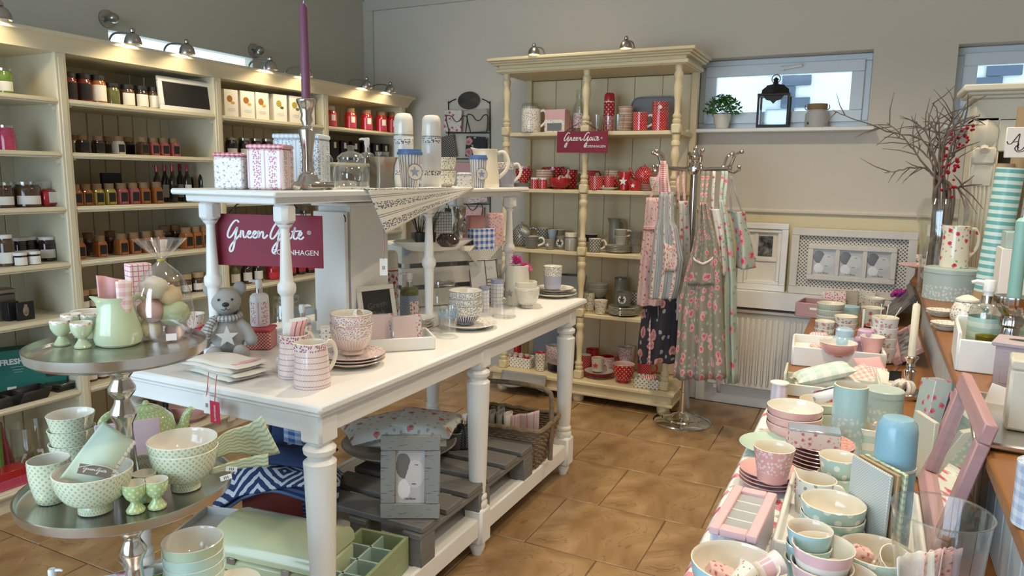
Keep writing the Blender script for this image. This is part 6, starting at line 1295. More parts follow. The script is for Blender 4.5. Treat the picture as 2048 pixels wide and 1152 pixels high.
# dish with cushions
p = Pz(858, 968); s = sc(p); e = thing('large_dish', 'large shallow grey dish on the pallet holding cushions', 'dish', Vector((-1.74, 2.46, PZ+.001))); m = MB(); m.lathe([(0, .002), (.10, 0), (.16, .012), (.235, .055), (.245, .062), (.238, .064), (.16, .02), (0, .012)], 48); m.obj('dish', 'china_taupe', e); P('china_taupe', (.33, .31, .27), .3, 0, .3)
FL('cushion_floral', (.66, .68, .66), (.62, .24, .26), (.34, .44, .42), .07, .6, .3, .95); c0 = Vector((-1.74, 2.46, PZ))
cushion('cushion', c0+Vector((.02, .04, .058)), .34, .30, .05, 'cloth_white', 'white knitted cushion at the bottom on the large dish', 'cushion', (0, 0, .5)); cushion('cushion', c0+Vector((-.06, -.05, .10)), .30, .26, .055, 'cushion_floral', 'folded floral cushion cover leaning behind the frame', 'cushion', (0, -.1, .9)); cushion('cushion', c0+Vector((.09, .06, .108)), .28, .26, .06, 'cushion_floral', 'pale floral cushion on top toward the basket', 'cushion', (.05, .06, .3))
# black mugs and soap behind
for k, (px, py, r_, h_, lb) in enumerate(((860, 905, 24, 42, 'black patterned mug beside the soap pump'), (905, 905, 20, 30, 'small black milk jug in front of the soap pump'), (885, 890, 20, 36, 'black patterned mug behind the milk jug'))):
    p = at(px, py, PZ+.001); s = sc(p); cup(p + Vector((-.02, .05, 0)), r_*s, h_*s*1.2, 'dots_navy', 'china_white', lb, rb=r_*s*.8)
p = at(928, 895, PZ+.001); pump(p, .034, .16, 'china_black', 'dots_navy', 'black soap pump with white pump head under the table', fc(p)+2.9)
# wicker basket
bp = Vector((-1.455, 2.985, LZ1)); bs = thing('wicker_basket', 'rectangular brown wicker basket with arched handle on the low shelf', 'basket', bp, .08)
bw_, bd_, bh_ = .38, .29, .205
def rr(f, t=.0):
    out = []; a, b = bw_/2*f, bd_/2*f; c = .05*f
    for i, (cx, cy, s0) in enumerate(((a-c, b-c, 0), (-a+c, b-c, 1), (-a+c, -b+c, 2), (a-c, -b+c, 3))):
        for k in range(4): th = PI/2*(s0+k/4); out.append((cx+c*math.cos(th), cy+c*math.sin(th)))
    res = []
    for i in range(len(out)):
        p0, p1 = Vector(out[i]), Vector(out[(i+1) % len(out)]); n_ = max(1, int((p1-p0).length/.02))
        for k in range(n_): res.append(p0.lerp(p1, k/n_))
    return res
m = MB(); base = rr(.8); m.prism([tuple(q) for q in base], 0, .008); m.obj('bottom', 'wicker', bs)
for k in range(17):
    z = .008 + .011*k; f = .80 + .20*k/16; loop = rr(f); m = MB(); n_ = len(loop); pts = [Vector((q.x*(1+.020*(1 if (i+k) % 2 else -1)), q.y*(1+.020*(1 if (i+k) % 2 else -1)), z)) for i, q in enumerate(loop)]; m.tube(pts+[pts[0]], .0062, 6); m.obj('weave_strand', 'wicker', bs)
loop = rr(1.02); m = MB(); pts = [Vector((q.x, q.y, bh_-.005+.003*math.sin(i*1.7))) for i, q in enumerate(loop)]; m.tube(pts+[pts[0]], .012, 8); m.obj('rim', 'wicker', bs)
for i in range(0, len(loop), 2):
    q = loop[i]; m = MB(); m.tube([(q.x*.79, q.y*.79, .002), (q.x*.99, q.y*.99, bh_-.004)], .0042, 5); m.obj('stake', 'wicker', bs)
m = MB(); m.tube(crom([(-bw_/2, 0, .02), (-bw_/2, 0, bh_+.10), (-bw_/2+.02, 0, bh_+.145), (-bw_/2+.07, 0, bh_+.16), (0, 0, bh_+.165), (bw_/2-.07, 0, bh_+.16), (bw_/2-.02, 0, bh_+.145), (bw_/2, 0, bh_+.10), (bw_/2, 0, .02)], 5), .012, 8); m.obj('handle', 'wicker', bs)
Rk = Matrix.Rotation(.08, 3, 'Z')
for k, (x, y, z, mt, lb, rt) in enumerate(((-.10, -.03, .095, 'cloth_grey', 'rolled dark grey napkin at the left of the wicker basket', (0, 0, .2)), (-.06, -.02, .095, 'cloth_grey', 'rolled dark grey napkin beside the cream one in the basket', (0, 0, .1)), (-.02, -.02, .095, 'cloth_white', 'rolled cream napkin in the wicker basket', (0, 0, 0)), (-.085, .05, .095, 'felt_grey', 'rolled mid grey napkin at the back of the basket', (0, 0, .3)))):
    m = MB(); pts = []; 
    def sp(u, v): a = u*PI*4.5; r = .006+.016*u; return (r*math.cos(a)*.9, r*math.sin(a)*1.5, .13*v+.004*math.sin(a))
    m.sheet(sp, 40, 3, .3, .13); o = m.obj('rolled_napkin', mt, None, bp+Rk@Vector((x, y, z)), rt, 80, .003); tag(o, lb, 'napkin')
def pk(u, v): return (.13*(u-.5), .02*math.sin(u*2)+.012*math.sin(u*8)*v, .10*v+.03*u)
cloth('striped_napkin', pk, 12, 8, .13, .10, 'pinkline_cloth', 'pink striped napkin folded upright in the wicker basket', 'napkin', bp+Rk@Vector((.065, -.02, .115)), .25, .008)
# blue textiles over a red crate
rp = Vector((-1.93, 1.97, LZ1)); rcx = thing('red_crate', 'dark red wooden crate under the blue textiles', 'crate', rp, .55)
for nm, c, d in (('side', (0, -.09, .10), (.26, .012, .20)), ('side', (0, .09, .10), (.26, .012, .20)), ('end', (-.124, 0, .10), (.012, .168, .20)), ('end', (.124, 0, .10), (.012, .168, .20)), ('bottom', (0, 0, .006), (.236, .168, .012))): m = MB(); m.box(c, d, 0, .002); m.obj(nm, 'red_wood', rcx)
def drape(name, p, w_, d, drop, mat, label, rz, seed, amp=.02):
    rs = random.Random(seed); ph1, ph2 = rs.uniform(0, 6), rs.uniform(0, 6)
    def fn(u, v):
        x, y = w_*(u-.5), d*(v-.5); e = max(0, abs(x)-.11)**1.2*drop*6 + max(0, abs(y)-.07)**1.2*drop*6; return (x*(1-.25*min(1, e)), y*(1-.25*min(1, e)), -e*.5+amp*math.sin(u*8+ph1)*math.sin(v*6+ph2))
    return cloth(name, fn, 24, 20, w_, d, mat, label, 'towel', p, rz, .010)
drape('blue_towel', rp+Vector((0, 0, .232)), .40, .32, .30, 'ikat_zig', 'navy zigzag towel spread at the bottom of the blue textiles', .5, 1); drape('blue_towel', rp+Vector((.01, -.02, .262)), .46, .30, .34, 'ikat', 'blue and white ikat towel draped over the red crate', .6, 2); drape('blue_towel', rp+Vector((.02, .03, .30)), .28, .22, .4, 'blue_terry', 'deep blue terry towel near the top of the pile', .3, 3, .012)
for k, (x, y, z, r_, rt, mt, lb) in enumerate(((.02, .04, .32, .06, .2, 'plaid_blue', 'blue checked towel rolled upright on top of the pile'), (-.03, .02, .325, .045, .5, 'blue_terry', 'rolled navy towel on top of the pile'))):
    m = MB()
    def sp(u, v, r_=r_): a = u*PI*5; r = .012+(r_-.012)*u; return (r*math.cos(a), r*.6*math.sin(a), .13*v+.01*math.sin(a*1.3))
    m.sheet(sp, 44, 4, .4, .14); o = m.obj('rolled_towel', mt, None, rp+Vector((x, y, z)), (.12, rt*.3, rt), 80, .006); tag(o, lb, 'towel')
m = MB(); m.sheet(lambda u, v: (.06*math.sin(u*PI), .0+.015*math.sin(v*9), .28-.26*v), 8, 14, .1, .3); o = m.obj('fringed_throw', 'ikat_zig', None, rp+Vector((.14, -.05, .0)), (0, 0, .6), 80, .012); tag(o, 'dark knotted throw edge hanging at the side of the red crate', 'throw')
# grey tray behind the bread bin
p = Vector((-1.84, 1.60, LZ1)); e = thing('metal_tray', 'grey enamel serving tray behind the bread bin', 'tray', p, .5, None, (0, 0, .3)); m = MB(); m.box((0, 0, .16), (.24, .20, .006), 0, .003)
for c, d in (((0, -.10, .175), (.24, .006, .03)), ((0, .10, .175), (.24, .006, .03)), ((-.12, 0, .175), (.006, .2, .03)), ((.12, 0, .175), (.006, .2, .03))): m.box(c, d, 0, .002)
m.box((0, 0, .08), (.16, .14, .156), 0, .01); m.obj('tray', 'enamel_grey', e); P('enamel_grey', (.42, .42, .40), .3)
# ================================================================ goods on the cream dresser
CZS = [z+.001 for z in CSH] + [.156]
def CS(px, row, y=4.60): return ony(px, 400, y, CZS[row]) if False else ony(px, (262, 380, 505, 628, 765)[row], y, CZS[row])
def cm(px, row, w_, h_, out, inn, lb, y=4.60, ha=None, rb=.78, dz=0, **k):
    p = CS(px, row, y)+Vector((0, 0, dz)); s = sc(p); return cup(p, w_*s/2, h_*s, out, inn, lb, None, rb=w_*s/2*rb, ha=ha, **k)
def cb(px, row, w_, h_, out, inn, lb, y=4.60, dz=0, **k):
    p = CS(px, row, y)+Vector((0, 0, dz)); s = sc(p); return bowl(p, w_*s/2, h_*s, out, inn, lb, **k)
def cpl(px, row, w_, n, top, lb, y=4.62, edge=None, dz=.009, under='china_white'):
    p = CS(px, row, y); s = sc(p)
    for k in range(n): plate(p+Vector((0, 0, dz*k)), w_*s/2, top, ('lowest', 'second', 'third', 'fourth', 'fifth', 'sixth', 'seventh')[k] + ' ' + lb, h=.014, edge=edge, under=under, n=28)
    return p + Vector((0, 0, dz*n+.008))
def cj(px, row, w_, h_, out, inn, lb, y=4.60, ha=0, prof=None, **k):
    p = CS(px, row, y); s = sc(p); return jug(p, w_*s/2, h_*s, out, inn, lb, ha, prof, .012, **k)
STR = [(.97, 0), (1, .03), (1, .4), (.97, .8), (.95, 1)]
# top shelf
cj(1062, 0, 40, 46, 'floral_china', 'china_white', 'white floral jug on the top dresser shelf', 4.56, .2, STR)
p = CS(1060, 0, 4.74); s = sc(p); rtin(p, 17*s, 60*s, 'floral_china', 'glass_thick', 'tall floral tin behind the white floral jug', .1)
p = CS(1114, 0, 4.58); s = sc(p); e = thing('gift_box', 'pink gift box with floral window panel', 'box', p); m = MB(); m.box((0, 0, 22*s), (43*s, .09, 44*s), 0, .002); m.obj('carton', 'box_pink', e); m = MB(); m.box((0, -.046, 12*s), (43*s, .002, 24*s)); m.obj('front_panel', 'floral_china', e); m = MB(); m.box((0, -.0475, 10*s), (31*s, .001, 15*s)); m.obj('window', 'photo_mid', e)
p = CS(1156, 0, 4.68); s = sc(p); bottle(p, 12*s, 84*s, 'glass_thick', 'glass_thick', 'clear glass bottle with pink print behind the centre post', None, 'floral_pack', -1.2)
for px, c, lb in ((1137, 'box_pink', 'small pink carton beside the glass bottle'), (1177, 'floral_pack', 'small floral carton past the centre post')):
    p = CS(px, 0, 4.66); s = sc(p); cbox(p, 16*s, .05, 22*s, c, lb, 'carton')
for px, y, h_, lb in ((1194, 4.62, 34, 'clear glass tumbler left of the red thermos'), (1218, 4.55, 29, 'clear glass tumbler in front of the red thermos'), (1237, 4.54, 32, 'clear flared glass tumbler before the cup stack')):
    p = CS(px, 0, y); s = sc(p); tumbler(p, 12*s, h_*s, lb, n=20)
p = CS(1217, 0, 4.70); s = sc(p); thermos(p, 11*s, 78*s, 'dots_redbig', 'china_red', 'china_white', 'red dotted thermos on the top dresser shelf', .23)
p = CS(1250, 0, 4.68); s = sc(p)
for k in range(5): cup(p+Vector((0, 0, .028*k)), 15*s, .052, 'stripes_tan', 'china_cream', ('lowest', 'second', 'third', 'fourth', 'topmost')[k]+' striped tan cup in the tall stack', None, rb=12*s, name='cup', cat='cup')
p = CS(1305, 0, 4.80); s = sc(p); e = thing('serving_tray', 'grey round-cornered tray leaning at the back of the top shelf', 'tray', p); m = MB(); m.T = RX(PI/2-.12, 'X'); pts = []
for i, (sx, sy) in enumerate(((1, 1), (-1, 1), (-1, -1), (1, -1))):
    for k in range(6): a = PI/2*(i+k/5); pts.append((sx*(46*s-.05)+.05*math.cos(a), 36*s+sy*(35*s-.05)+.05*math.sin(a)))
m.prism(pts, 0, .008); m.obj('plate', 'tray_grey', e); P('tray_grey', (.25, .25, .26), .4); m = MB(); m.T = RX(PI/2-.12, 'X'); m.tube([(x, y, .010) for x, y in pts]+[(pts[0][0], pts[0][1], .010)], .006, 6); m.obj('rim', 'tray_grey', e)
cm(1280, 0, 30, 36, 'dots_red', 'china_white', 'tall red dotted mug beside the red canister', 4.57, .3, .95)
p = CS(1319, 0, 4.62); s = sc(p); e = thing('canister', 'tall red dotted canister on the top dresser shelf', 'canister', p); m = MB(); m.lathe([(0, 0), (17*s, 0), (17*s, 57*s), (16*s, 57*s), (15*s, 50*s), (0, 50*s)], 28); m.obj('body', ['dots_red'], e); m = MB(); m.ball((4*s, -17*s, 46*s), 4*s, 8, 0, 1, .2, 1); m.obj('badge', 'china_white', e)
shop_sign(ony(1164, 284, CYf-.02), 108*sc(ony(1164, 284, CYf-.02)), 42*sc(ony(1164, 284, CYf-.02)), 'small dark red metal shop sign hanging on the dresser centre post', 0, .055)
# second shelf: red china
q = cpl(1047, 1, 44, 3, 'china_white', 'white plate under the red dotted bowl', 4.66, 'china_black'); s = sc(q)
bowl(q, 17*s, 28*s, 'dots_redbig', 'china_red', 'red bowl with white dots on the plates', None); cup(q+Vector((0, 0, .062)), 12*s, 16*s, 'china_pink', 'china_red', 'small dusky red cup on the dotted bowl', None, rb=11*s, name='cup', cat='cup')
for px, lb in ((1069, 'red dotted salt shaker with white top'), (1086, 'red dotted pepper shaker with white top')):
    p = CS(px, 1, 4.54); s = sc(p); rtin(p, 8*s, 22*s, 'dots_red', 'china_white', lb, .14, 'shaker')
p = CS(1089, 1, 4.70); s = sc(p)
for k in range(5): bowl(p+Vector((0, 0, .018*k)), 18*s, 16*s, 'stripes_tan', 'china_cream', ('lowest', 'second', 'third', 'fourth', 'topmost')[k]+' tan striped bowl behind the shakers', None, foot=.6)
cb(1119, 1, 42, 22, 'china_red', 'china_red', 'deep red fluted bowl holding two striped egg cups', 4.55, flute=.05, nf=16)
p = CS(1119, 1, 4.55)
eggcup(p+Vector((-.025, 0, .062)), .8, 'stripes_tan', 'china_white', 'striped egg cup lying toward the post in the red bowl', rot=(.3, 1.3, 0)); eggcup(p+Vector((.02, 0, .07)), .8, 'stripes_tan', 'china_white', 'striped egg cup lying above the other in the red bowl', rot=(.3, 1.2, .4))
cj(1108, 1, 38, 42, 'dots_redbig', 'china_red', 'red dotted wide jug at the back of the second shelf', 4.80, PI, STR)
cm(1139, 1, 30, 38, 'dots_redbig', 'china_white', 'red dotted mug lying near the centre post', 4.72, .4, .9)
for k, (dz, lb) in enumerate(((0, 'lower red dotted cup right of the centre post'), (.062, 'upper red dotted cup right of the centre post'))): cm(1178, 1, 26, 19, 'dots_red', 'china_red', lb, 4.68, .6, .75, dz)
cm(1192, 1, 28, 27, 'dots_red', 'china_white', 'red dotted mug with white handle in front', 4.54, .35, .9)
cpl(1215, 1, 42, 1, 'china_cream', 'cream saucer under the dotted mug', 4.58)
p = CS(1222, 1, 4.72); s = sc(p); bowl(p, 17*s, 20*s, 'dots_redbig', 'china_red', 'red dotted bowl under the tan striped bowls', None, foot=.6)
for k in range(3): bowl(p+Vector((0, 0, .055+.016*k)), 15*s, 12*s, 'stripes_tan', 'china_cream', ('lower', 'middle', 'upper')[k]+' striped bowl on the red dotted bowl', None, foot=.6)
cm(1217, 1, 24, 22, 'dots_red', 'china_red', 'small red dotted mug on the cream saucer', 4.58, None, .85, .018)
for px, rt, lb in ((1213, .15, 'red spoon standing in the small dotted mug'), (1226, .5, 'red spoon leaning out of the small dotted mug')): spoon(CS(px, 1, 4.58)+Vector((0, 0, .05)), .09, lb, (0, rt, 0), 'china_red')
def starcup(px, row, w_, h_, out, star, lb, y, badge=None, rb=.85, inn=None, dz=0):
    p = CS(px, row, y)+Vector((0, 0, dz)); s = sc(p); e = thing('star_beaker', lb, 'beaker', p); r, h = w_*s/2, h_*s; m = MB(); m.lathe(cupprof(r, h, r*rb), 22); m.obj('body', [out, inn or out], e)
    if badge: m = MB(); m.T = TX(0, -r*.93, h*.5) @ RX(PI/2, 'X'); m.lathe([(0, .0), (h*.30, .0), (h*.30, -.004)], 20); m.obj('badge', badge, e)
    m = star_mb(h*.25, .42, .002); m.v = [(x, y_-r*.94-.003, z+h*.5) for x, y_, z in m.v]; m.obj('star', star, e); return e
starcup(1249, 1, 22, 36, 'china_red', 'ink_white', 'tall red beaker with white star', 4.60); starcup(1269, 1, 25, 20, 'china_red', 'ink_white', 'low red beaker with white star', 4.55)
q = cpl(1290, 1, 40, 4, 'china_cream', 'cream plate under the red teapot', 4.66, 'china_red'); teapot(q + Vector((-.01, 0, 0)), .062, .125, 'dots_red', 'red dotted teapot on the second dresser shelf', 0, 'dots_red')
cb(1313, 1, 30, 28, 'floral_china', 'china_white', 'white floral bowl beside the apron rack', 4.56)
# third shelf: grey china
p = CS(1044, 2, 4.68); teapot(p, .075, .17, 'dots_grey', 'grey dotted teapot on the third dresser shelf', PI*.06)
cm(1063, 2, 30, 24, 'dots_greydark', 'china_white', 'dark grey mug with white handle', 4.56, .2, .85); cup(CS(1062, 2, 4.56)+Vector((-.02, 0, .095)), .03, .06, 'china_grey', 'china_white', 'tilted grey cup lying on the dark mug', None, rb=.024, rot=(0, -1.1, 0), name='cup', cat='cup')
starcup(1099, 2, 20, 20, 'china_grey', 'china_white', 'small grey beaker with pale star', 4.55)
cm(1086, 2, 26, 36, 'dots_grey', 'china_white', 'grey dotted mug behind the star beaker', 4.74, None, .85)
cm(1104, 2, 20, 18, 'china_skyblue', 'china_white', 'pale blue-grey cup with ring handle', 4.70, .9, .7, .06)
cm(1118, 2, 22, 34, 'china_grey', 'china_white', 'plain grey beaker under the pale blue cup', 4.76, None, .9)
starcup(1123, 2, 22, 26, 'china_grey', 'ink', 'grey beaker with black star badge', 4.62, 'china_white')
p = CS(1142, 2, 4.56); s = sc(p); jar(p, 13*s, 36*s, 'dots_latte2', 'china_cream', 'lidded taupe sugar jar beside the centre post', None, lm=None, lidr=1.0, lidh=.22, n=20); DD('dots_latte2', (.30, .29, .25), (.5, .48, .42), .012, .2)
for k, (dz, mt) in enumerate(((0, 'china_grey'), (.05, 'china_black'))): cm(1181, 2, 27, 16, mt, 'china_white', ('lower grey cup of the pair past the centre post', 'upper black-rimmed cup of the pair past the centre post')[k], 4.70, None, .8, dz)
cm(1189, 2, 26, 27, 'dots_grey', 'china_white', 'grey mug with white dots and tilted spoon', 4.55, .5, .85); spoon(CS(1193, 2, 4.55)+Vector((0, 0, .06)), .09, 'grey spoon leaning out of the dotted mug', (0, .7, 0), 'china_grey')
cj(1228, 2, 24, 62, 'china_grey', 'china_grey', 'tall plain grey jug at the back of the third shelf', 4.78, .3, [(1, 0), (1.05, .03), (.95, .5), (.85, .85), (.95, 1)])
q = cpl(1237, 2, 56, 5, 'floral_sparse', 'grey rimmed plate on the third shelf', 4.62, 'china_grey', .008); s = sc(q)
for k in range(2): cup(q+Vector((.012, 0, .042*k)), 12.5*s, 19*s, 'dots_latte2', 'china_white', ('lower latte cup on the plates', 'upper latte cup with handle on the plates')[k], None, rb=9*s, ha=.6 if k else None)
for k in range(3): cm(1270, 2, 26, 15, 'dots_greydark', 'china_grey', ('lowest', 'middle', 'topmost')[k]+' dark grey bowl beside the aprons', 4.66, None, .8, .046*k)
# fourth shelf
p = CS(1137, 3, 4.80); s = sc(p); e = thing('dotted_tray', 'grey dotted tray with dark frame leaning at the back', 'tray', p); m = MB(); m.T = RX(-.1, 'X'); m.box((0, 0, 30*s), (50*s, .012, 60*s), 0, .004); m.obj('frame', 'china_black', e); m = MB(); m.T = RX(-.1, 'X'); m.box((0, -.007, 30*s), (42*s, .002, 52*s)); m.obj('panel', 'dots_latte2', e)
cm(1178, 3, 23, 36, 'floral_latte', 'china_cream', 'taupe floral beaker next to the post', 4.64, None, .85); cm(1201, 3, 28, 28, 'floral_latte', 'china_cream', 'wider taupe floral beaker in front', 4.55, None, .7)
for k in range(2): cb(1194, 3, 42, 22, 'dots_latte2', 'china_white', ('lower taupe bowl behind the beakers', 'upper taupe bowl behind the beakers')[k], 4.72, .07+.03*k)
p = CS(1194, 3, 4.72); cb(1194, 3, 36, 22, 'china_grey', 'china_grey', 'grey bowl under the two taupe bowls', 4.72)
p = CS(1240, 3, 4.76); s = sc(p); rtin(p, 13*s, 66*s, 'china_grey', 'steel_dark', 'tall plain grey canister on the fourth shelf', .04, 'canister')
q = cpl(1247, 3, 62, 6, 'china_grey', 'grey rimmed plate on the fourth shelf', 4.60, 'china_cream', .0085, 'china_grey'); s = sc(q)
starcup(1247, 3, 30, 28, 'dots_greydark', 'ink', 'dark grey mug with black star badge on the plates', 4.60, 'china_white', dz=.062)
cb(1270, 3, 28, 40, 'dots_grey', 'china_grey', 'grey dotted bowl at the back right of the fourth shelf', 4.76)
# bottom shelf
p = CS(1040, 4, 4.60); s = sc(p); e = thing('ceramic_tray', 'white dotted rectangular tray holding small red jars', 'tray', p); w_, d_, h_ = 56*s, .12, 20*s
for c, d in (((0, 0, .004), (w_, d_, .008)), ((0, -d_/2, h_/2), (w_, .006, h_)), ((0, d_/2, h_/2), (w_, .006, h_)), ((-w_/2, 0, h_/2), (.006, d_, h_)), ((w_/2, 0, h_/2), (.006, d_, h_))): m = MB(); m.box(c, d, 0, .002); m.obj('side', 'dots_blackwhite', e)
for k in range(6): p2 = p+Vector((-w_/2+.028+.045*(k % 3)+.02*(k//3), -.028+.056*(k//3), .009)); jar(p2, .018, .075, 'china_red', 'china_palepink', 'small red jar with pale lid in the dotted tray', 'red jars in the dotted tray', lm=None, n=12)
p = CS(1034, 4, 4.78); bottle(p, .03, .20, 'china_red', 'china_red', 'red oil bottle behind the dotted tray', None, None)
q = cpl(1122, 4, 56, 6, 'china_grey', 'dark plate on the bottom dresser shelf', 4.62, 'china_black', .009, 'china_grey')
for k in range(3): cm(1080, 4, 22, 22, 'dots_blackwhite', 'china_red', ('lowest', 'middle', 'topmost')[k]+' dotted cup in the stack on the bottom shelf', 4.55, None, .75, .026*k)
cj(1108, 4, 34, 40, 'floral_pack', 'china_white', 'wide red patterned jug behind the dotted cups', 4.74, .2, STR)
p = CS(1105, 4, 4.82); s = sc(p); cbox(p, 90*s, .014, 80*s, 'tray_grey', 'large plain grey tray leaning on the back board', 'tray', rot=(-.1, 0, 0), name='serving_tray', bev=.006)
cm(1170, 4, 22, 36, 'dots_red', 'china_white', 'red dotted beaker beside the post at the bottom', 4.66, None, .9)
q = cpl(1197, 4, 58, 4, 'china_white', 'red rimmed plate on the bottom shelf', 4.60, 'china_red', .0085); starcup(1194, 4, 26, 27, 'china_palewhite', 'ink_red', 'pale mug with red star on the red rimmed plates', 4.58, None, dz=.045); P('china_palewhite', (.60, .56, .46), .2, 0, .4)
cj(1213, 4, 30, 34, 'floral_pack', 'china_red', 'red patterned jug behind the star mug', 4.72, .4, STR)
cm(1183, 4, 26, 40, 'china_red', 'china_red', 'plain red beaker behind the star mug', 4.78, None, .9)
cb(1246, 4, 44, 38, 'dots_redbig', 'china_palepink', 'red dotted bowl filled with small pale dishes', 4.55); p = CS(1246, 4, 4.55)
for k in range(2): bowl(p+Vector((-.02+.04*k, -.01, .115)), .03, .03, 'china_palepink', 'china_palepink', ('small pale dish upturned in the dotted bowl, near the mug', 'small pale dish upturned in the dotted bowl, near the tray')[k], None, foot=.6, rot=(PI, 0, 0))
cb(1250, 4, 34, 52, 'floral_pack', 'china_white', 'red patterned tall bowl at the back of the bottom shelf', 4.80)
cm(1288, 4, 30, 36, 'dots_red', 'china_red', 'dark red dotted mug beside the napkin tray', 4.70, .6, .9)
p = CS(1296, 4, 4.53); s = sc(p); e = thing('ceramic_tray', 'white dotted loaf dish holding a red striped napkin', 'dish', p, .1); w_, d_, h_ = 48*s, .11, 20*s
for c, d in (((0, 0, .004), (w_, d_, .008)), ((0, -d_/2, h_/2), (w_, .006, h_)), ((0, d_/2, h_/2), (w_, .006, h_)), ((-w_/2, 0, h_/2), (.006, d_, h_)), ((w_/2, 0, h_/2), (.006, d_, h_))): m = MB(); m.box(c, d, 0, .002); m.obj('side', 'dots_blackwhite', e)
o = cbox(p+Vector((.01, .0, .04)), .11, .08, .03, 'stripes_redwhite', 'red and white striped napkin folded in the loaf dish', 'napkin', rot=(0, -.25, .3), name='folded_napkin', bev=.012)
def rug(u, v): return (.34*(u-.5), .0-.05*v*v, -.09*v*(1+.15*math.sin(u*7)))
p = ony(1048, 762, CYf-.042); cloth('grey_cloth', rug, 14, 6, .34, .1, 'cloth_grey', 'folded dark grey cloth hanging over the dresser base', 'cloth', Vector((p.x, CYf-.045, .160)), 0, .006)
# ================================================================ metal wall rack with napkins
YW = YB-.012
wr = thing('wall_rack', 'black wire napkin rack with oval plaque on the back wall', 'rack', ony(938, 445, YW))
def WR(px, py, d=0): return ony(px, py, YW-d) - wr.location
m = MB(); c = WR(938, 201); m.T = TX(*c) @ RX(PI/2, 'X') @ Matrix.Diagonal((1, .68, 1, 1)); m.lathe([(0, .008), (.090, .008), (.096, .004), (.092, 0), (0, 0)], 36); m.obj('plaque', 'iron_plaque', wr); P('iron_plaque', (.055, .05, .04), .6, .2)
for sx, xs in ((-1, (912, 898, 897)), (1, (964, 978, 980))): m = MB(); m.tube(crom([WR(xs[0], 198), WR(xs[1], 206), WR(xs[2], 225), WR(xs[2], 440)], 5), .004, 6); m.obj('side_wire', 'iron', wr)
for py in (266, 318, 408, 440):
    m = MB(); a, b = WR(897, py), WR(980, py); m.tube([a, a+Vector((0, -.04, 0)), b+Vector((0, -.04, 0)), b, a], .0035, 6); m.obj('pocket_bar', 'iron', wr)
for px0, py0 in ((914, 248), (956, 246), (945, 425)):
    for s_ in (-1, 1): pass
    m = MB(); m.tube(crom([WR(px0-15, py0+18, .04), WR(px0-22, py0-14, .04), WR(px0-12, py0-16, .04), WR(px0-4, py0-6, .04), WR(px0+4, py0-6, .04), WR(px0+12, py0-16, .04), WR(px0+20, py0-12, .04), WR(px0+17, py0+18, .04)], 5), .003, 6); m.obj('wire_heart', 'iron', wr)
for px, py, w_, h_, mt, lb, rt, d in ((905, 263, 40, 42, 'floral_pack2', 'white rose napkin pack in the wall rack', .05, .012), (953, 264, 52, 44, 'chevron', 'grey zigzag napkin pack in the wall rack', -.05, .012), (898, 316, 38, 44, 'dots_navy2', 'dark dotted napkin pack tilted in the wall rack', -.2, .012), (951, 314, 46, 40, 'floral_black', 'black floral napkin pack with white edge in the wall rack', .06, .018), (921, 345, 50, 20, 'box_pink', 'salmon napkin pack low in the wall rack', 0, .010), (955, 406, 46, 40, 'floral_pack', 'red bordered napkin pack in the lower pocket', -.12, .012), (948, 440, 44, 26, 'floral_napkinpink', 'pink patterned napkin pack in the lowest pocket', 0, .012), (903, 440, 34, 22, 'dark', 'black napkin pack in the lowest pocket', .1, .012)):
    p = ony(px, py, YW-d-.012); s = sc(p); cbox(p, w_*s, .018, h_*s, mt, lb, 'napkin pack', rot=(0, rt, 0), name='napkin_pack', bev=.003)
FL('floral_pack2', (.72, .68, .62), (.60, .12, .18), (.4, .4, .36), .05, .5, .3, .6); DD('dots_navy2', (.03, .028, .026), (.5, .48, .44), .018, .2, .6)
# ================================================================ window sill and picture ledge
YS = YB+.01
def WS(px): return ony(px, 252, YS, WZ[0]+.002)
p = WS(1443); s = sc(p); e = thing('potted_plant', 'small leafy green plant in a white pot on the window sill', 'plant', p); m = MB(); m.lathe(cupprof(18*s, 29*s, 13*s), 24); m.obj('pot', ['china_white', 'bark'], e); m = MB(); leaves_mb(m, 420, 38*s, 34*s, 5*s); m.obj('foliage', 'leaf_green', e)['kind'] = 'stuff'
m = MB()
for k in range(7): a = k*.9; m.tube([(0, 0, 26*s), (14*s*math.cos(a), 14*s*math.sin(a), 48*s)], .0015, 4)
m.obj('stems', 'leaf_dark', e)['kind'] = 'stuff'
p = WS(1546); s = sc(p); e = thing('lantern', 'dark pierced metal lantern with glass panes on the window sill', 'lantern', p); w_ = 28*s; h_ = 62*s
m = MB(); m.box((0, 0, 3*s), (2*w_+4*s, 1.5*w_, 6*s), 0, .002); m.obj('base', 'iron', e)
for sx in (-1, 1):
    for sy in (-1, 1): m = MB(); m.box((sx*w_, sy*w_*.7, h_/2+4*s), (4*s, 4*s, h_-4*s)); m.obj('post', 'iron', e)
m = MB(); m.box((0, 0, h_+2*s), (2*w_+5*s, 1.55*w_, 5*s), 0, .002); m.lathe([(w_*.95, h_+4*s), (w_*.9, h_+14*s), (w_*.62, h_+20*s), (w_*.60, h_+22*s), (w_*.2, h_+24*s), (w_*.14, h_+30*s), (w_*.2, h_+33*s), (0, h_+38*s)], 4, sq=0); m.obj('roof', 'iron', e); m = MB(); m.tube([(8*s*math.cos(a), 0, h_+34*s+8*s*math.sin(a)) for a in [2*PI*i/16 for i in range(17)]], .003, 5); m.obj('ring', 'iron', e)
for sy in (-1, 1): m = MB(); m.box((0, sy*w_*.7, h_/2+4*s), (2*w_, .002, h_-6*s)); m.obj('pane', 'pane', e)
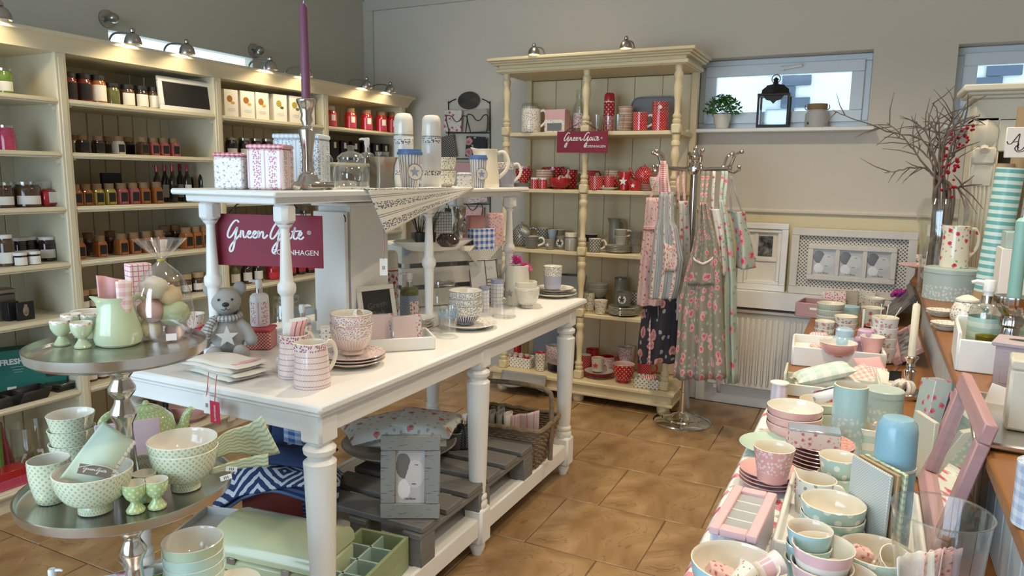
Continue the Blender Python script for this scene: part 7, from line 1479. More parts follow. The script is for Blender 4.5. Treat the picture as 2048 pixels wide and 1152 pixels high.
m = MB(); m.T = RX(PI/2, 'X'); m.prism([(-w_*.7, h_), (-w_*.5, h_-8*s), (-w_*.2, h_-10*s), (0, h_-16*s), (w_*.2, h_-10*s), (w_*.5, h_-8*s), (w_*.7, h_)], w_*.70, w_*.72); m.obj('pierced_trim', 'iron', e)
p = WS(1632); s = sc(p); e = thing('milk_can', 'pale grey stoneware milk can with wooden lid on the window sill', 'jar', p); m = MB(); m.lathe([(0, 0), (21*s, 0), (22*s, 2*s), (22*s, 26*s), (17*s, 33*s), (17*s, 36*s), (0, 36*s)], 28); m.obj('body', 'stoneware', e); m = MB(); m.lathe([(18*s, 35*s), (19*s, 37*s), (19*s, 46*s), (0, 47*s)], 28); m.obj('lid', 'cork', e); P('stoneware', (.42, .42, .40), .5)
for sx in (-1, 1): m = MB(); m.tube([(sx*18*s, 0, 34*s), (sx*23*s, 0, 38*s), (sx*22*s, 0, 44*s)], .003, 6); m.obj('handle', 'iron', e)
m = star_mb(4*s); m.v = [(x-14*s, y-18*s, z+8*s) for x, y, z in m.v]; m.obj('star', 'ink', e)
def PLt(px, y): return ony(px, 580, y, .801)
p = PLt(1697, 4.86); s = sc(p); e = thing('triple_photo_frame', 'wide white fretwork frame holding three portrait photographs on the ledge', 'picture frame', p); W, Hh = 226*s, 134*s; TT = RX(-.04, 'X'); b_ = 15*s
def ring(e, nm, w_, h_, b, z0, y0, t, mat, T):
    for c, d in (((0, y0, z0+b/2), (w_, t, b)), ((0, y0, z0+h_-b/2), (w_, t, b)), ((-w_/2+b/2, y0, z0+h_/2), (b, t, h_-2*b)), ((w_/2-b/2, y0, z0+h_/2), (b, t, h_-2*b))): m = MB(); m.T = T; m.box(c, d, 0, .003); m.obj(nm, mat, e)
ring(e, 'outer_rail', W, Hh, b_, 0, 0, .03, 'white_wood2', TT); D('white_wood2', wood((.60, .58, .53), (.72, .70, .65), 40, 3), .6)
m = MB(); m.T = TT; m.box((0, .01, Hh/2), (W-2*b_, .004, Hh-2*b_)); m.obj('fret_panel', 'fret', e); D('fret', lambda g: g.mix(g.lt(g.tri(g.math('ADD', g.uv()[0], g.uv()[1]), .022), .2), g.dots((.66, .64, .59), (.14, .125, .10), .022, .24), (.66, .64, .59)), .7)
iw, ih = 160*s, 72*s; z0 = (Hh-ih)/2; ring(e, 'inner_rail', iw, ih, 10*s, z0, -.004, .024, 'white_wood2', TT)
pw_ = (iw-20*s-16*s)/3
for k in range(3):
    x = -iw/2+10*s+pw_/2+k*(pw_+8*s); face_photo(e, TT @ TX(x, -.004, z0+10*s), pw_, ih-20*s, '13 x 18 cm')
    if k < 2: m = MB(); m.T = TT; m.box((x+pw_/2+4*s, -.004, z0+ih/2), (8*s, .022, ih-20*s), 0, .002); m.obj('mullion', 'white_wood2', e)
p = PLt(1520, 4.87); s = sc(p); e = thing('collage_frame', 'white stepped collage frame with small dark photograph on the ledge', 'picture frame', p); W, Hh = 92*s, 134*s; ring(e, 'outer_rail', W, Hh, 12*s, 0, 0, .03, 'white_paint', TT); ring(e, 'inner_rail', W-24*s, Hh-24*s, 7*s, 12*s, .004, .02, 'white_paint', TT)
m = MB(); m.T = TT; m.box((0, .012, Hh/2), (W-36*s, .004, Hh-36*s)); m.obj('mount', 'paper', e); m = MB(); m.T = TT; m.box((4*s, .008, Hh*.66), (27*s, .003, 40*s)); m.obj('photo', 'photo_dark', e)
for c, d in (((0, .006, Hh*.46), (W-36*s, .008, 6*s)), ((-14*s, .006, Hh*.64), (5*s, .008, Hh*.4))): m = MB(); m.T = TT; m.box(c, d); m.obj('divider', 'white_paint', e)
# ================================================================ coat stand with aprons
rp_ = Vector((-.962, 4.38, 0)); cs = thing('coat_stand', 'chrome coat stand with round base and curled hooks', 'coat stand', rp_)
m = MB(); m.lathe([(0, 0), (.175, 0), (.178, .01), (.165, .022), (.125, .030), (.12, .038), (.07, .046), (.06, .056), (.03, .066), (.024, .075), (0, .075)], 48); m.obj('base', 'chrome', cs)
m = MB(); m.lathe([(.020, .07), (.020, .20), (.024, .205), (.024, .215), (.017, .22), (.017, .55), (.026, .60), (.026, 1.55), (0, 1.55)], 24); m.obj('pole', 'chrome', cs)
m = MB(); m.lathe([(.03, 1.53), (.055, 1.55), (.055, 1.575), (.02, 1.58), (.016, 1.60), (.034, 1.625), (.034, 1.64), (.018, 1.66), (.012, 1.67), (.016, 1.685), (.008, 1.70), (0, 1.70)], 24); m.obj('finial', 'chrome', cs)
HK = []
for k in range(6):
    a = math.radians(-130+60*k) ; d = Vector((math.cos(a), math.sin(a), 0)); m = MB(); m.tube([d*.04+Vector((0, 0, 1.56)), d*.17+Vector((0, 0, 1.565)), d*.20+Vector((0, 0, 1.565))], .012, 8)
    m.tube(crom([d*.18+Vector((0, 0, 1.565)), d*.215+Vector((0, 0, 1.59)), d*.235+Vector((0, 0, 1.64)), d*.27+Vector((0, 0, 1.66))], 4), [.009]*12+[.011], 8); m.ball(d*.275+Vector((0, 0, 1.662)), .014, 10)
    m.tube(crom([d*.19+Vector((0, 0, 1.565)), d*.235+Vector((0, 0, 1.545)), d*.265+Vector((0, 0, 1.56)), d*.265+Vector((0, 0, 1.575))], 4), .008, 8); m.ball(d*.265+Vector((0, 0, 1.578)), .012, 8); m.obj('hook', 'chrome', cs); HK.append(rp_ + d*.25 + Vector((0, 0, 1.55)))
def hang(name, rows, y, mat, label, cat, folds=3, amp=.022, ph=0.0, straps=(), strap_mat=None, extra=None, su=None):
    R_ = [(r[0], ony(r[1], r[0], y), ony(r[2], r[0], y)) for r in rows]; z0 = R_[0][1].z; o0 = (R_[0][1]+R_[0][2])/2
    e = thing(name, label, cat, Vector((o0.x, y, R_[-1][1].z)))
    def fn(u, v):
        t = v*(len(R_)-1); i = min(int(t), len(R_)-2); f = t-i; a = R_[i][1].lerp(R_[i+1][1], f); b = R_[i][2].lerp(R_[i+1][2], f); q = a.lerp(b, u)
        q.y += amp*(.3+.7*v)*math.sin(u*folds*2*PI+ph+v*.8) + .03*((2*u-1)**2); return q - e.location
    wmax = max((r[2]-r[1]).length for r in R_)*1.35; L = z0-R_[-1][1].z
    m = MB(); m.sheet(fn, 36, 30, wmax, L); m.obj('cloth', mat, e, sharp=80, thick=.004)
    for (x0, y0, x1, y1, w_, dy) in straps:
        a, b = ony(x0, y0, y+dy)-e.location, ony(x1, y1, y)-e.location; m = MB(); wv = w_*sc(a+e.location)/2
        m.sheet(lambda u, v: tuple(a.lerp(b, v)+Vector(((2*u-1)*wv, .006*math.sin(v*9)+.004, .02*math.sin(PI*v)*(0)))), 2, 10, .02, .3); m.obj('strap', strap_mat or mat, e, thick=.003)
    if extra: extra(e, fn)
    return e
def pocket(mat, u0, u1, v0, v1, trim=None, off=-.008):
    def f(e, fn):
        m = MB(); m.sheet(lambda u, v: tuple(Vector(fn(u0+(u1-u0)*u, v0+(v1-v0)*v + .03*math.sin(PI*u)*(1-v)))+Vector((0, off, 0))), 12, 8, .12, .1); m.obj('pocket', mat, e, thick=.003)
        if trim: m = MB(); m.sheet(lambda u, v: tuple(Vector(fn(u0+(u1-u0)*u, v0+.012*v+.03*math.sin(PI*u)))+Vector((0, off-.004, 0))), 12, 2, .12, .012); m.obj('pocket_trim', trim, e, thick=.003)
    return f
hang('apron', [(395, 1290, 1318), (455, 1285, 1322), (515, 1278, 1322), (600, 1270, 1322), (612, 1270, 1320)], 4.22, 'floral_cherry', 'pink cherry print apron with gingham waistband on the coat stand', 'apron', 2, .02, 0, ((1322, 335, 1300, 396, 5, .02),), 'gingham_red', lambda e, fn: MB().sheet(lambda u, v: tuple(Vector(fn(u, .24+.035*v))+Vector((0, -.008, 0))), 14, 2, .2, .03).obj('waistband', 'gingham_red', e, thick=.003))
hang('apron', [(384, 1316, 1344), (446, 1311, 1346), (456, 1306, 1352), (520, 1297, 1364), (575, 1293, 1356), (599, 1292, 1349)], 4.06, 'apron_blue', 'blue striped apron with rose borders on the coat stand', 'apron', 3, .018, .6, ((1322, 330, 1320, 386, 9, .05), (1330, 328, 1336, 386, 9, .05), (1326, 322, 1328, 400, 12, -.01)), 'gingham_red', pocket('floral_stripe', .52, .88, .48, .68))
D('apron_blue', lambda g: g.mix(g.lt(g.tri(g.uv()[0], .085), .13), g.stripes((.46, .47, .45), (.26, .31, .36), .014, 0, .5), g.floral((.66, .60, .54), (.62, .20, .22), (.35, .42, .40), .020, .8, .32)), .95)
hang('apron', [(402, 1353, 1374), (470, 1352, 1376), (580, 1350, 1378), (640, 1350, 1366)], 4.26, 'floral_white', 'pale floral apron hanging behind the blue striped apron', 'apron', 2, .015, 1, ((1355, 335, 1356, 404, 6, .05), (1365, 335, 1368, 404, 6, .05)), 'floral_napkinpink')
hang('apron', [(596, 1285, 1355), (640, 1279, 1360), (690, 1272, 1356), (728, 1271, 1350)], 4.28, 'floral_black', 'black rose print apron skirt at the bottom of the left-hand aprons', 'apron', 3, .02, .3, ((1300, 560, 1297, 730, 6, .0), (1318, 560, 1320, 690, 6, 0)), 'gingham_red')
hang('apron', [(405, 1397, 1412), (440, 1391, 1421), (488, 1384, 1434), (551, 1367, 1441), (603, 1355, 1443), (686, 1350, 1446), (760, 1342, 1450)], 4.03, 'floral_grey', 'long grey rose print apron with gathered pocket on the coat stand', 'apron', 3, .024, 0, ((1406, 342, 1402, 408, 7, .10), (1416, 342, 1409, 408, 7, .12)), None, pocket('floral_grey', .18, .82, .40, .56, 'cloth_white'))
hang('apron', [(418, 1416, 1436), (470, 1425, 1446), (552, 1436, 1450)], 4.12, 'floral_white', 'narrow cream floral apron edge beside the grey rose apron', 'apron', 2, .01, 0, ((1428, 342, 1424, 420, 6, .08),))
hang('apron', [(400, 1436, 1446), (430, 1434, 1454), (480, 1437, 1462), (560, 1441, 1470), (640, 1443, 1470), (768, 1446, 1474)], 4.17, 'floral_mint', 'mint green rose print apron on the coat stand', 'apron', 2, .02, .7, ((1446, 342, 1440, 402, 6, .05), (1453, 342, 1447, 432, 6, .05)))
hang('peg_bag', [(423, 1458, 1488), (450, 1464, 1490), (492, 1470, 1501), (538, 1468, 1508)], 4.20, 'floral_bag', 'mint floral fabric bag hanging from the coat stand', 'bag', 1, .04, .4, ((1462, 352, 1484, 426, 4, .02), (1460, 352, 1462, 426, 4, .02)), 'cloth_grey')
for px, y0, y1, lb in ((1375, 700, 818, 'grey apron tie hanging below the aprons near the pole'), (1437, 745, 785, 'grey apron tie hanging below the mint apron')):
    a, b = ony(px, y0, 4.20), ony(px, y1, 4.20); m = MB(); m.sheet(lambda u, v: tuple(a.lerp(b, v)-a+Vector((.022*(u-.5), .008*math.sin(v*7), 0))), 2, 10, .02, .3); o = m.obj('apron_tie', 'cloth_grey', None, a, (0, 0, 0), 80, .003); tag(o, lb, 'apron tie')
# ================================================================ goods on the lower counter ledge
ZL = LZ + .0045
yA, yBk = .3, at(1530, 815, LZ).y
def runner(u, v): return (LX0-.012+.42*u, yA+(yBk-yA)*v, LZ+.0022 - (.02*(1-u/.03) if u < .03 else 0) + .0006*math.sin(v*60+u*9))
cloth('table_runner', runner, 40, 60, .42, yBk-yA, 'floral_cloth', 'white floral cloth runner covering the near end of the counter ledge', 'tablecloth', thick=.002)
def RB(px, py, h, z=None): z = ZL if z is None else z; p = at(px, py, z+h); p.z = z; return p
def rbowl(px, py, w_, h, out, inn, lb, n=1, dz=.03, labels=None, foot=.5, z=None, fl=0, nf=0, cat='bowl'):
    """nested stack given by the rim of its topmost bowl"""
    top = (n-1)*dz; z = ZL if z is None else z; p = at(px, py, z+h+top); s = sc(p); p.z = z
    for k in range(n): bowl(p+Vector((0, 0, dz*k)), w_*s/2, h, out if not isinstance(out, list) else out[k], inn, labels[k] if labels else lb, foot=foot, flute=fl, nf=nf, cat=cat)
    return p
def rcup(px, py, w_, h, out, inn, labels, dz=.03, z=None, rb=.75, ha=None, name='cup', cat='cup'):
    n = len(labels); z = ZL if z is None else z; p = at(px, py, z+h+(n-1)*dz); s = sc(p); p.z = z
    for k in range(n): cup(p+Vector((0, 0, dz*k)), w_*s/2, h, out, inn, labels[k], None, rb=w_*s/2*rb, ha=ha, name=name, cat=cat)
    return p
# big aqua bowl with small cups
p = rbowl(1470, 1122, 172, .075, 'china_aqua', 'china_cream', 'wide aqua bowl with cream inside holding small cups at the ledge edge', foot=.5)
cup(p+Vector((.035, .012, .055)), .022, .05, 'stripes_pinkwhite', 'china_cream', 'pink striped small cup lying in the aqua bowl', None, rb=.017, rot=(1.25, 0, 2.3)); cup(p+Vector((.005, -.035, .048)), .019, .045, 'floral_china', 'china_cream', 'floral small cup lying at the front of the aqua bowl', None, rb=.015, rot=(1.2, 0, 2.6))
cbox(p+Vector((-.03, .0, .03)), .05, .035, .03, 'floral_napkinpink', 'small pink floral soap bar in the aqua bowl', 'soap', rot=(.3, .4, .5), bev=.006)
# pink glass-lidded box
zt_ = ZL+.085; a, b, c, d = at(1420, 1050, zt_), at(1512, 1078, zt_), at(1553, 991, zt_), at(1471, 967, zt_); ctr = (a+b+c+d)/4; bw_, bl_ = ((b-a).length+(c-d).length)/2, ((d-a).length+(c-b).length)/2; rz = math.atan2((d-a).y, (d-a).x)-PI/2
e = thing('tea_box', 'pink wooden box with frosted glass lid and lilac striped sides', 'box', Vector((ctr.x, ctr.y, ZL)), rz); m = MB(); m.box((0, 0, .035), (bw_*.96, bl_*.96, .07), 0, .002); m.obj('body', 'stripes_lilac', e)
lid = MB(); lid.T = TX(0, 0, .078)
for cc_, dd_ in (((-bw_/2+.010, 0, 0), (.020, bl_, .016)), ((bw_/2-.010, 0, 0), (.020, bl_, .016)), ((0, -bl_/2+.012, 0), (bw_-.04, .024, .016)), ((0, bl_/2-.012, 0), (bw_-.04, .024, .016))): lid.box(cc_, dd_, 0, .002)
lo_ = lid.obj('lid', 'card_pink2', e); P('card_pink2', (.74, .48, .50), .4)
m = MB(); m.box((0, 0, .077), (bw_-.038, bl_-.046, .004)); m.obj('glass', 'frost_grey', lo_); P('frost_grey', (.40, .42, .42), .25)
for k in (-1, 0, 1): m = MB(); m.box((0, k*bl_*.2, .0795), (bw_-.04, .003, .002)); m.obj('divider', 'paper', lo_)
# white tray
x0, y0 = at(1546, 1128, ZL).x, at(1546, 1128, ZL).y; y1 = at(1592, 985, ZL).y
e = thing('wooden_tray', 'long white wooden tray holding bowls and cups on the floral runner', 'tray', Vector((x0+.13, (y0+y1)/2, ZL))); L = y1-y0
for c, d in (((0, 0, .003), (.26, L, .006)), ((-.13, 0, .026), (.010, L, .052)), ((.13, 0, .026), (.010, L, .052)), ((0, -L/2, .026), (.26, .010, .052)), ((0, L/2, .026), (.26, .010, .052))): m = MB(); m.box(c, d, 0, .003); m.obj('side', 'white_paint', e)
ZT = ZL+.008
rbowl(1667, 1003, 121, .062, 'dots_mint', 'china_cream', '', 3, .026, ['lowest mint bowl with big pale dots in the tray', 'middle mint bowl with big pale dots in the tray', 'top mint bowl with big pale dots in the tray'], z=ZT, fl=.012, nf=24)
rcup(1620, 1056, 88, .058, 'china_aqua', 'china_cream', ['lowest plain aqua cup in the tray', 'middle plain aqua cup in the tray', 'top plain aqua cup in the tray'], .03, ZT)
rcup(1647, 1090, 120, .075, 'stripes_pinkwhite', 'china_cream', ['lower pink striped bowl-cup in the tray', 'upper pink striped bowl-cup in the tray'], .034, ZT, .68)
rbowl(1688, 1150, 132, .08, 'china_palepink', 'china_cream', 'pale pink bowl with cream inside cut by the lower frame edge', foot=.55, z=ZL)
p = rbowl(1752, 1100, 140, .085, 'dots_mint', 'china_cream', 'large mint dotted bowl holding a tilted cup', foot=.5)
cup(p+Vector((.018, -.008, .05)), .030, .05, 'floral_china', 'china_cream', 'tilted small cup inside the large mint dotted bowl', None, rb=.022, rot=(.5, .35, 0)); cbox(p+Vector((-.03, .01, .05)), .04, .03, .03, 'floral_napkinpink', 'small floral soap inside the large mint dotted bowl', 'soap', rot=(.2, .4, .6), bev=.006)
JL = [(.86, 0), (.94, .06), (1, .35), (.97, .75), (.97, 1.0)]
FL('floral_jug2', (.72, .72, .70), (.62, .40, .42), (.28, .34, .26), .045, .6, .34)
def rjug(px, py, w_, h, out, inn, lb, ha, prof=JL, z=None, spout=.014, **k): p = RB(px, py, h, z); s = sc(at(px, py, p.z+h)); return jug(p, w_*s/2, h, out, inn, lb, ha, prof, spout, **k)
rjug(1634, 957, 78, .085, 'floral_jug2', 'china_cream', 'small floral jug with pinched lip next to the dotted cups', -.5, spout=.016)
rcup(1678, 912, 76, .06, 'dots_mint', 'china_cream', ['lower mint dotted cup behind the floral jug', 'upper mint dotted cup behind the floral jug'], .045)
# pink saucers with lace cup
p = RB(1538, 948, .03); s = sc(p)
for k in range(4): plate(p+Vector((0, 0, .0095*k)), 57*s, 'china_pink', ('lowest', 'second', 'third', 'top')[k]+' pink saucer under the lace print cup', h=.014, under='china_pink')
p = at(1549, 893, ZL+.042+.085); s = sc(p); p.z = ZL+.042; cup(p, 40*s, .085, 'lace_pink', 'china_cream', 'pink cup with pale lace print on pink saucers', None, rb=29*s, name='cup', cat='cup')
p = RB(1547, 890, .02); s = sc(p); plate(p, 66*s, 'china_mint', 'mint embossed plate half under the pink plates', h=.022, under='china_mint', n=48)
p = RB(1640, 893, .055); s = sc(p)
D('plate_salmon', lambda g: g.mix(g.lt(g.noise(120, 2, g.uv()[2]), .42), (.70, .38, .34), (.58, .24, .22)), .2)
for k in range(6): plate(p+Vector((0, 0, .0105*k)), 64*s, 'plate_salmon', ('lowest', 'second', 'third', 'fourth', 'fifth', 'top')[k]+' salmon pink plate in the stack under the floral soap box', h=.015, under='china_palepink')
z_ = ZL+.0525+.016; p = at(1626, 893, z_); s = sc(p); e = thing('soap_box', 'white floral soap box with clear lid lying on the salmon plates', 'box', Vector((p.x, p.y, z_)), .12); m = MB(); m.box((0, 0, .022), (.125, .055, .044), 0, .002); m.obj('tray', 'floral_box', e); m = MB(); m.box((0, 0, .047), (.126, .056, .006), 0, .002); m.obj('clear_lid', 'foil', e); P('foil', (.62, .66, .72), .15, .7); FL('floral_box', (.72, .60, .54), (.60, .24, .26), (.5, .4, .4), .022, .6, .3, .5)
rbowl(1590, 812, 106, .05, 'china_pink', 'china_white', '', 3, .024, ['lowest dusky pink bowl behind the soap box', 'middle dusky pink bowl behind the soap box', 'top dusky pink bowl behind the soap box'], foot=.6)
p = rbowl(1643, 800, 82, .055, 'china_mint', 'china_cream', '', 2, .03, ['lower mint bowl beside the pink bowls', 'upper mint bowl holding a floral napkin roll'], foot=.5)
def rl(u, v): a = u*PI*5; r = .006+.018*u; return (r*math.cos(a), r*math.sin(a), .12*v)
m = MB(); m.sheet(rl, 40, 4, .3, .12); o = m.obj('rolled_napkin', 'floral_white', None, p+Vector((-.02, .0, .085)), (.2, 1.15, .2), 80, .003); tag(o, 'rolled floral napkin lying in the mint bowl', 'napkin')
# aqua vase, tin, striped jug, thermos
p = RB(1703, 770, .20); s = sc(at(1703, 770, ZL+.2)); e = thing('tall_vase', 'tall aqua cylinder vase with lace print', 'vase', p); r = 32*s; m = MB(); m.lathe([(0, .0, 0), (r*1.0, 0, 0), (r, .20, 1), (r-.004, .201, 1), (r-.005, .01, 1), (0, .01, 1)], 40); m.obj('body', ['lace_aqua', 'china_cream'], e)
p = RB(1770, 778, .135); s = sc(at(1770, 778, ZL+.135)); rtin(p, 36*s, .135, 'lace_tin', 'china_tinmint', 'round mint tin with lace print behind the blue thermos', .13); P('china_tinmint', (.42, .53, .50), .4)
rjug(1737, 853, 58, .085, 'stripes_mintwhite', 'china_cream', 'mint and white striped jug with floral patch beside the aqua vase', 1.2)
p = at(1797, 838, ZL+.28); s = sc(p); p.z = ZL; thermos(p, 40*s, .285, 'lace_thermos', 'blue_cap', 'china_white', 'sky blue thermos flask with white ring', .36); P('blue_cap', (.26, .48, .60), .25, 0, .3)
# notebooks
DD('nb_weave', (.60, .62, .58), (.40, .46, .46), .006, .3, .7); q = at(1722, 1122, ZL)
for k, (mt, lb) in enumerate((('nb_weave', 'pale woven-cover notebook, front of three standing before the blue thermos'), ('kraft', 'brown-edged notebook between two pale notebooks'), ('mint_cloth_stripe', 'green dotted notebook standing nearest the blue thermos'))):
    cbox(q+Vector((.012*k, .010*k, 0)), .008, .110, .200, mt, lb, 'notebook', name='notebook', rot=(0, .03, .66+.02*k))
# hurricane glass and its papers
p = at(1884, 1022, ZL+.20); s = sc(p); p.z = ZL; e = thing('hurricane_glass', 'large clear glass hurricane vase at the front of the ledge', 'vase', p); r = 91*s; m = MB(); m.lathe([(0, 0), (r*.80, 0), (r*.82, .004), (r*.97, .19), (r, .20), (r-.003, .20), (r*.79, .008), (0, .008)], 48); m.obj('glass', 'glass', e); m = MB(); m.tube([(r*math.cos(t), r*math.sin(t), .20) for t in [2*PI*i/48 for i in range(49)]], .0018, 6); m.obj('rim', 'glass_thick', e)
for k, (mt, x, lb) in enumerate((('card_white', -.02, 'white scalloped gift card standing inside the hurricane vase'), ('floral_napkinpink', .005, 'pink patterned card inside the hurricane vase'), ('card_pink', .02, 'glossy pink packet inside the hurricane vase'))):
    m = MB(); m.sheet(lambda u, v: (.07*(u-.5), .012*math.sin(u*3), .11*v+.002*math.sin(u*20)*v), 14, 6, .06, .12); o = m.obj('gift_card', mt, None, p+Vector((x, x*.8, .010)), (-.05, .15*k-.1, .6+.2*k), 80, .002); tag(o, lb, 'card')
# gift boxes and frames leaning against the beadboard
FL('teal_floral', (.36, .47, .45), (.62, .14, .22), (.55, .40, .42), .04, .6, .3, .5)
p = at(1850, 935, ZL); cbox(p+Vector((.0, .12, 0)), .05, .09, .21, 'teal_floral', 'tall teal floral gift carton with window leaning at the beadboard', 'carton', rot=(-.28, .22, .3)); cbox(p+Vector((.04, .05, 0)), .03, .10, .20, 'floral_black', 'dark floral carton leaning beside the teal one', 'carton', rot=(-.25, .3, .3))
p = at(1838, 965, ZL); D('chevron_pale', lambda g: g.mix(g.lt(g.tri(g.math('ADD', g.uv()[1], g.mul(g.tri(g.uv()[0], .010), .01)), .006), .2), (.58, .57, .46), (.48, .48, .40)), .7)
cbox(p+Vector((.005, .03, 0)), .012, .10, .165, 'chevron_pale', 'cream zigzag notebook behind the blue thermos', 'notebook', rz=.4, name='notebook'); p = at(1856, 925, ZL); cup(p+Vector((.01, .06, .0)), .03, .10, 'china_white', 'china_white', 'white cup behind the blue thermos', None, rb=.024)
def leanframe(name, corners, dep, bwm, t, mf, lb, mirror=None):
    """frame leaning on the beadboard: bottom edge stands on the ledge, top edge touches the raised counter"""
    b0, b1, t1, t0 = [Vector(c) for c in corners]; X_ = (b1-b0).normalized(); U_ = (t0-b0); U_ = (U_-X_*U_.dot(X_)).normalized(); N_ = X_.cross(U_)
    Wd, Hd = (b1-b0).length, (t0-b0).dot(U_); e = thing(name, lb, 'mirror' if 'mirror' in name else 'picture', (b0+b1)/2); R = Matrix((X_, -N_, U_)).transposed().to_4x4(); e.rotation_euler = R.to_euler()
    for nm, c, d in (('rail', (0, 0, bwm/2), (Wd, t, bwm)), ('rail', (0, 0, Hd-bwm/2), (Wd, t, bwm)), ('stile', (-Wd/2+bwm/2, 0, Hd/2), (bwm, t, Hd-2*bwm)), ('stile', (Wd/2-bwm/2, 0, Hd/2), (bwm, t, Hd-2*bwm))): m = MB(); m.box(c, d, 0, .003); m.obj(nm, mf, e)
    if mirror: m = MB(); m.box((0, t*.2, Hd/2), (Wd-2*bwm, .003, Hd-2*bwm)); m.obj('mirror_glass', mirror, e)
    return e
leanframe('leaning_mirror', [(.168, 2.03, ZL), (.168, 1.60, ZL), (.238, 1.65, 1.045), (.238, 2.08, 1.045)], .02, .042, .024, 'pink_wood', 'tall pink wooden mirror frame leaning against the counter front', 'mirror'); P('mirror', (.75, .78, .78), .03, 1.0)
tf, tn = onx(1832, 640, LX1-.04), onx(1845, 690, LX1-.04)
leanframe('wooden_picture', [(.13, tf.y, LZ+.001), (.13, tn.y-.05, LZ+.001), (LX1-.04, tn.y-.05, tn.z-.01), (LX1-.04, tf.y, tn.z-.01)], .02, .035, .022, 'pink_wood', 'smaller pink wooden frame leaning behind the silver candlestick', 'photo_dark')
tf, tn = onx(1822, 545, LX1-.03), onx(1832, 590, LX1-.03)
leanframe('wooden_picture', [(.10, tf.y, LZ+.001), (.10, tn.y-.05, LZ+.001), (LX1-.03, tn.y-.05, tn.z-.005), (LX1-.03, tf.y, tn.z-.005)], .02, .03, .02, 'grey_wood', 'dark wooden frame leaning at the far end of the ledge', 'photo_dark')
# ---- middle section: bare wood ledge (z = LZ)
Z0 = LZ+.001
p = at(1815, 795, Z0); s = sc(p); candlestick(p, .15, .045, 'silver', 'short silver candlestick with square foot on the ledge', True); candle(p+Vector((0, 0, .1505)), .0125, 108*s, 'wax_cream', 'cream taper candle in the short silver candlestick')
q = p+Vector((-.045, -.01, .075)); o = MB().box((0, 0, 0), (.04, .0015, .036)).obj('price_tag', 'black', None, q, (0, 0, .3)); tag(o, 'square black swing tag hanging on the short candlestick', 'price tag'); MB().tube([(0, 0, .016), (.02, .004, .045)], .0015, 5).obj('string', 'black', o)
# mint tray with towels
p = at(1640, 790, Z0); e = thing('handled_tray', 'pale mint wooden tray with cut-out handle holding folded towels', 'tray', p+Vector((.03, .03, 0)), .05)
for nm, c, d in (('base', (0, 0, .004), (.30, .17, .008)), ('side', (0, -.085, .022), (.30, .008, .044)), ('side', (0, .085, .022), (.30, .008, .044)), ('handle_end', (-.15, 0, .040), (.008, .17, .08)), ('handle_end', (.15, 0, .040), (.008, .17, .08))): m = MB(); m.box(c, d, 0, .003); m.obj(nm, 'mint_white', e)
P('mint_white', (.62, .66, .58), .4); m = MB(); m.box((-.150, 0, .055), (.0095, .07, .02), 0, .004); m.obj('hand_hole', 'dark', e)
p = at(1650, 752, Z0+.06); cushion('folded_towel', p+Vector((0, 0, -.01)), .20, .11, .045, 'gingham_mint', 'mint and white checked towel roll in the mint tray', 'towel', (0, -.28, .35)); cushion('folded_towel', p+Vector((.0, .02, -.035)), .22, .12, .03, 'cloth_white', 'white towel under the mint checked one', 'towel', (0, -.1, .3))
for k, (px, py, mt, lb, rt) in enumerate(((1722, 740, 'gingham_pink', 'pink and white checked towel leaning in the fan', (.5, -.3, .5)), (1752, 740, 'check_pinkline', 'white towel with fine pink grid in the fan', (.5, .1, .3)), (1745, 722, 'cloth_pink', 'plain pink towel at the back of the fan', (.6, -.1, .4)), (1780, 748, 'cloth_white', 'white towel with grey loops beside the candlestick', (.3, .4, .2)))): p = at(px, py, Z0+.07); cushion('folded_towel', p+Vector((0, 0, -.04)), .10, .12, .026, mt, lb, 'towel', rt)
p = at(1806, 768, Z0+.05); m = MB()
for k in range(9): a = k*.8; m.tube(crom([(.018*math.cos(a), .018*math.sin(a), 0), (.034*math.cos(a+.5), .034*math.sin(a+.5), .03+.01*(k % 3)), (.014*math.cos(a+1), .014*math.sin(a+1), .055), (.0, 0, .03)], 4), .008, 6)
p.z = Z0+.004; o = m.obj('knitted_cloth', 'cloth_white', None, p); tag(o, 'bundle of white knitted cord cloth near the candlestick', 'cloth')
p = at(1557, 800, Z0); e = thing('ribbon_spool', 'spool of pale grey striped ribbon at the ledge edge', 'ribbon spool', p); m = MB(); m.lathe([(0, 0), (.028, 0), (.028, .06), (0, .06)], 24); m.obj('ribbon', 'stripes_lilac', e); m = MB(); m.lathe([(0, .06), (.031, .06), (.031, .064), (0, .064)], 24); m.obj('flange', 'paper', e)
# white angled tray with pink bowl
p = at(1660, 728, Z0); e = thing('wooden_tray', 'white slanted wooden tray with pink bowl on the ledge', 'tray', p+Vector((.02, .04, 0)), .08)
for nm, c, d in (('base', (0, 0, .045), (.34, .24, .008)), ('side', (0, -.12, .040), (.34, .010, .08)), ('side', (0, .12, .065), (.34, .010, .04)), ('side', (-.17, 0, .040), (.010, .24, .08)), ('side', (.17, 0, .040), (.010, .24, .08))): m = MB(); m.box(c, d, 0, .003); m.obj(nm, 'white_paint', e)
zt2 = Z0+.050
bowl(at(1675, 712, zt2), .072, .058, 'china_pink', 'china_white', 'plain pink bowl in the slanted white tray', foot=.45); cbox(at(1640, 702, zt2), .07, .07, .022, 'floral_box', 'small floral soap carton in the slanted white tray', 'carton', rz=.3); rtin(at(1687, 700, zt2), .034, .06, 'nickel', 'chrome', 'small chrome-topped tin behind the pink bowl', .2); cup(at(1742, 708, zt2), .048, .075, 'china_pink', 'china_white', 'tall pink cup in the slanted white tray', None, rb=.032)
p = at(1691, 690, Z0+.02); p.z = Z0
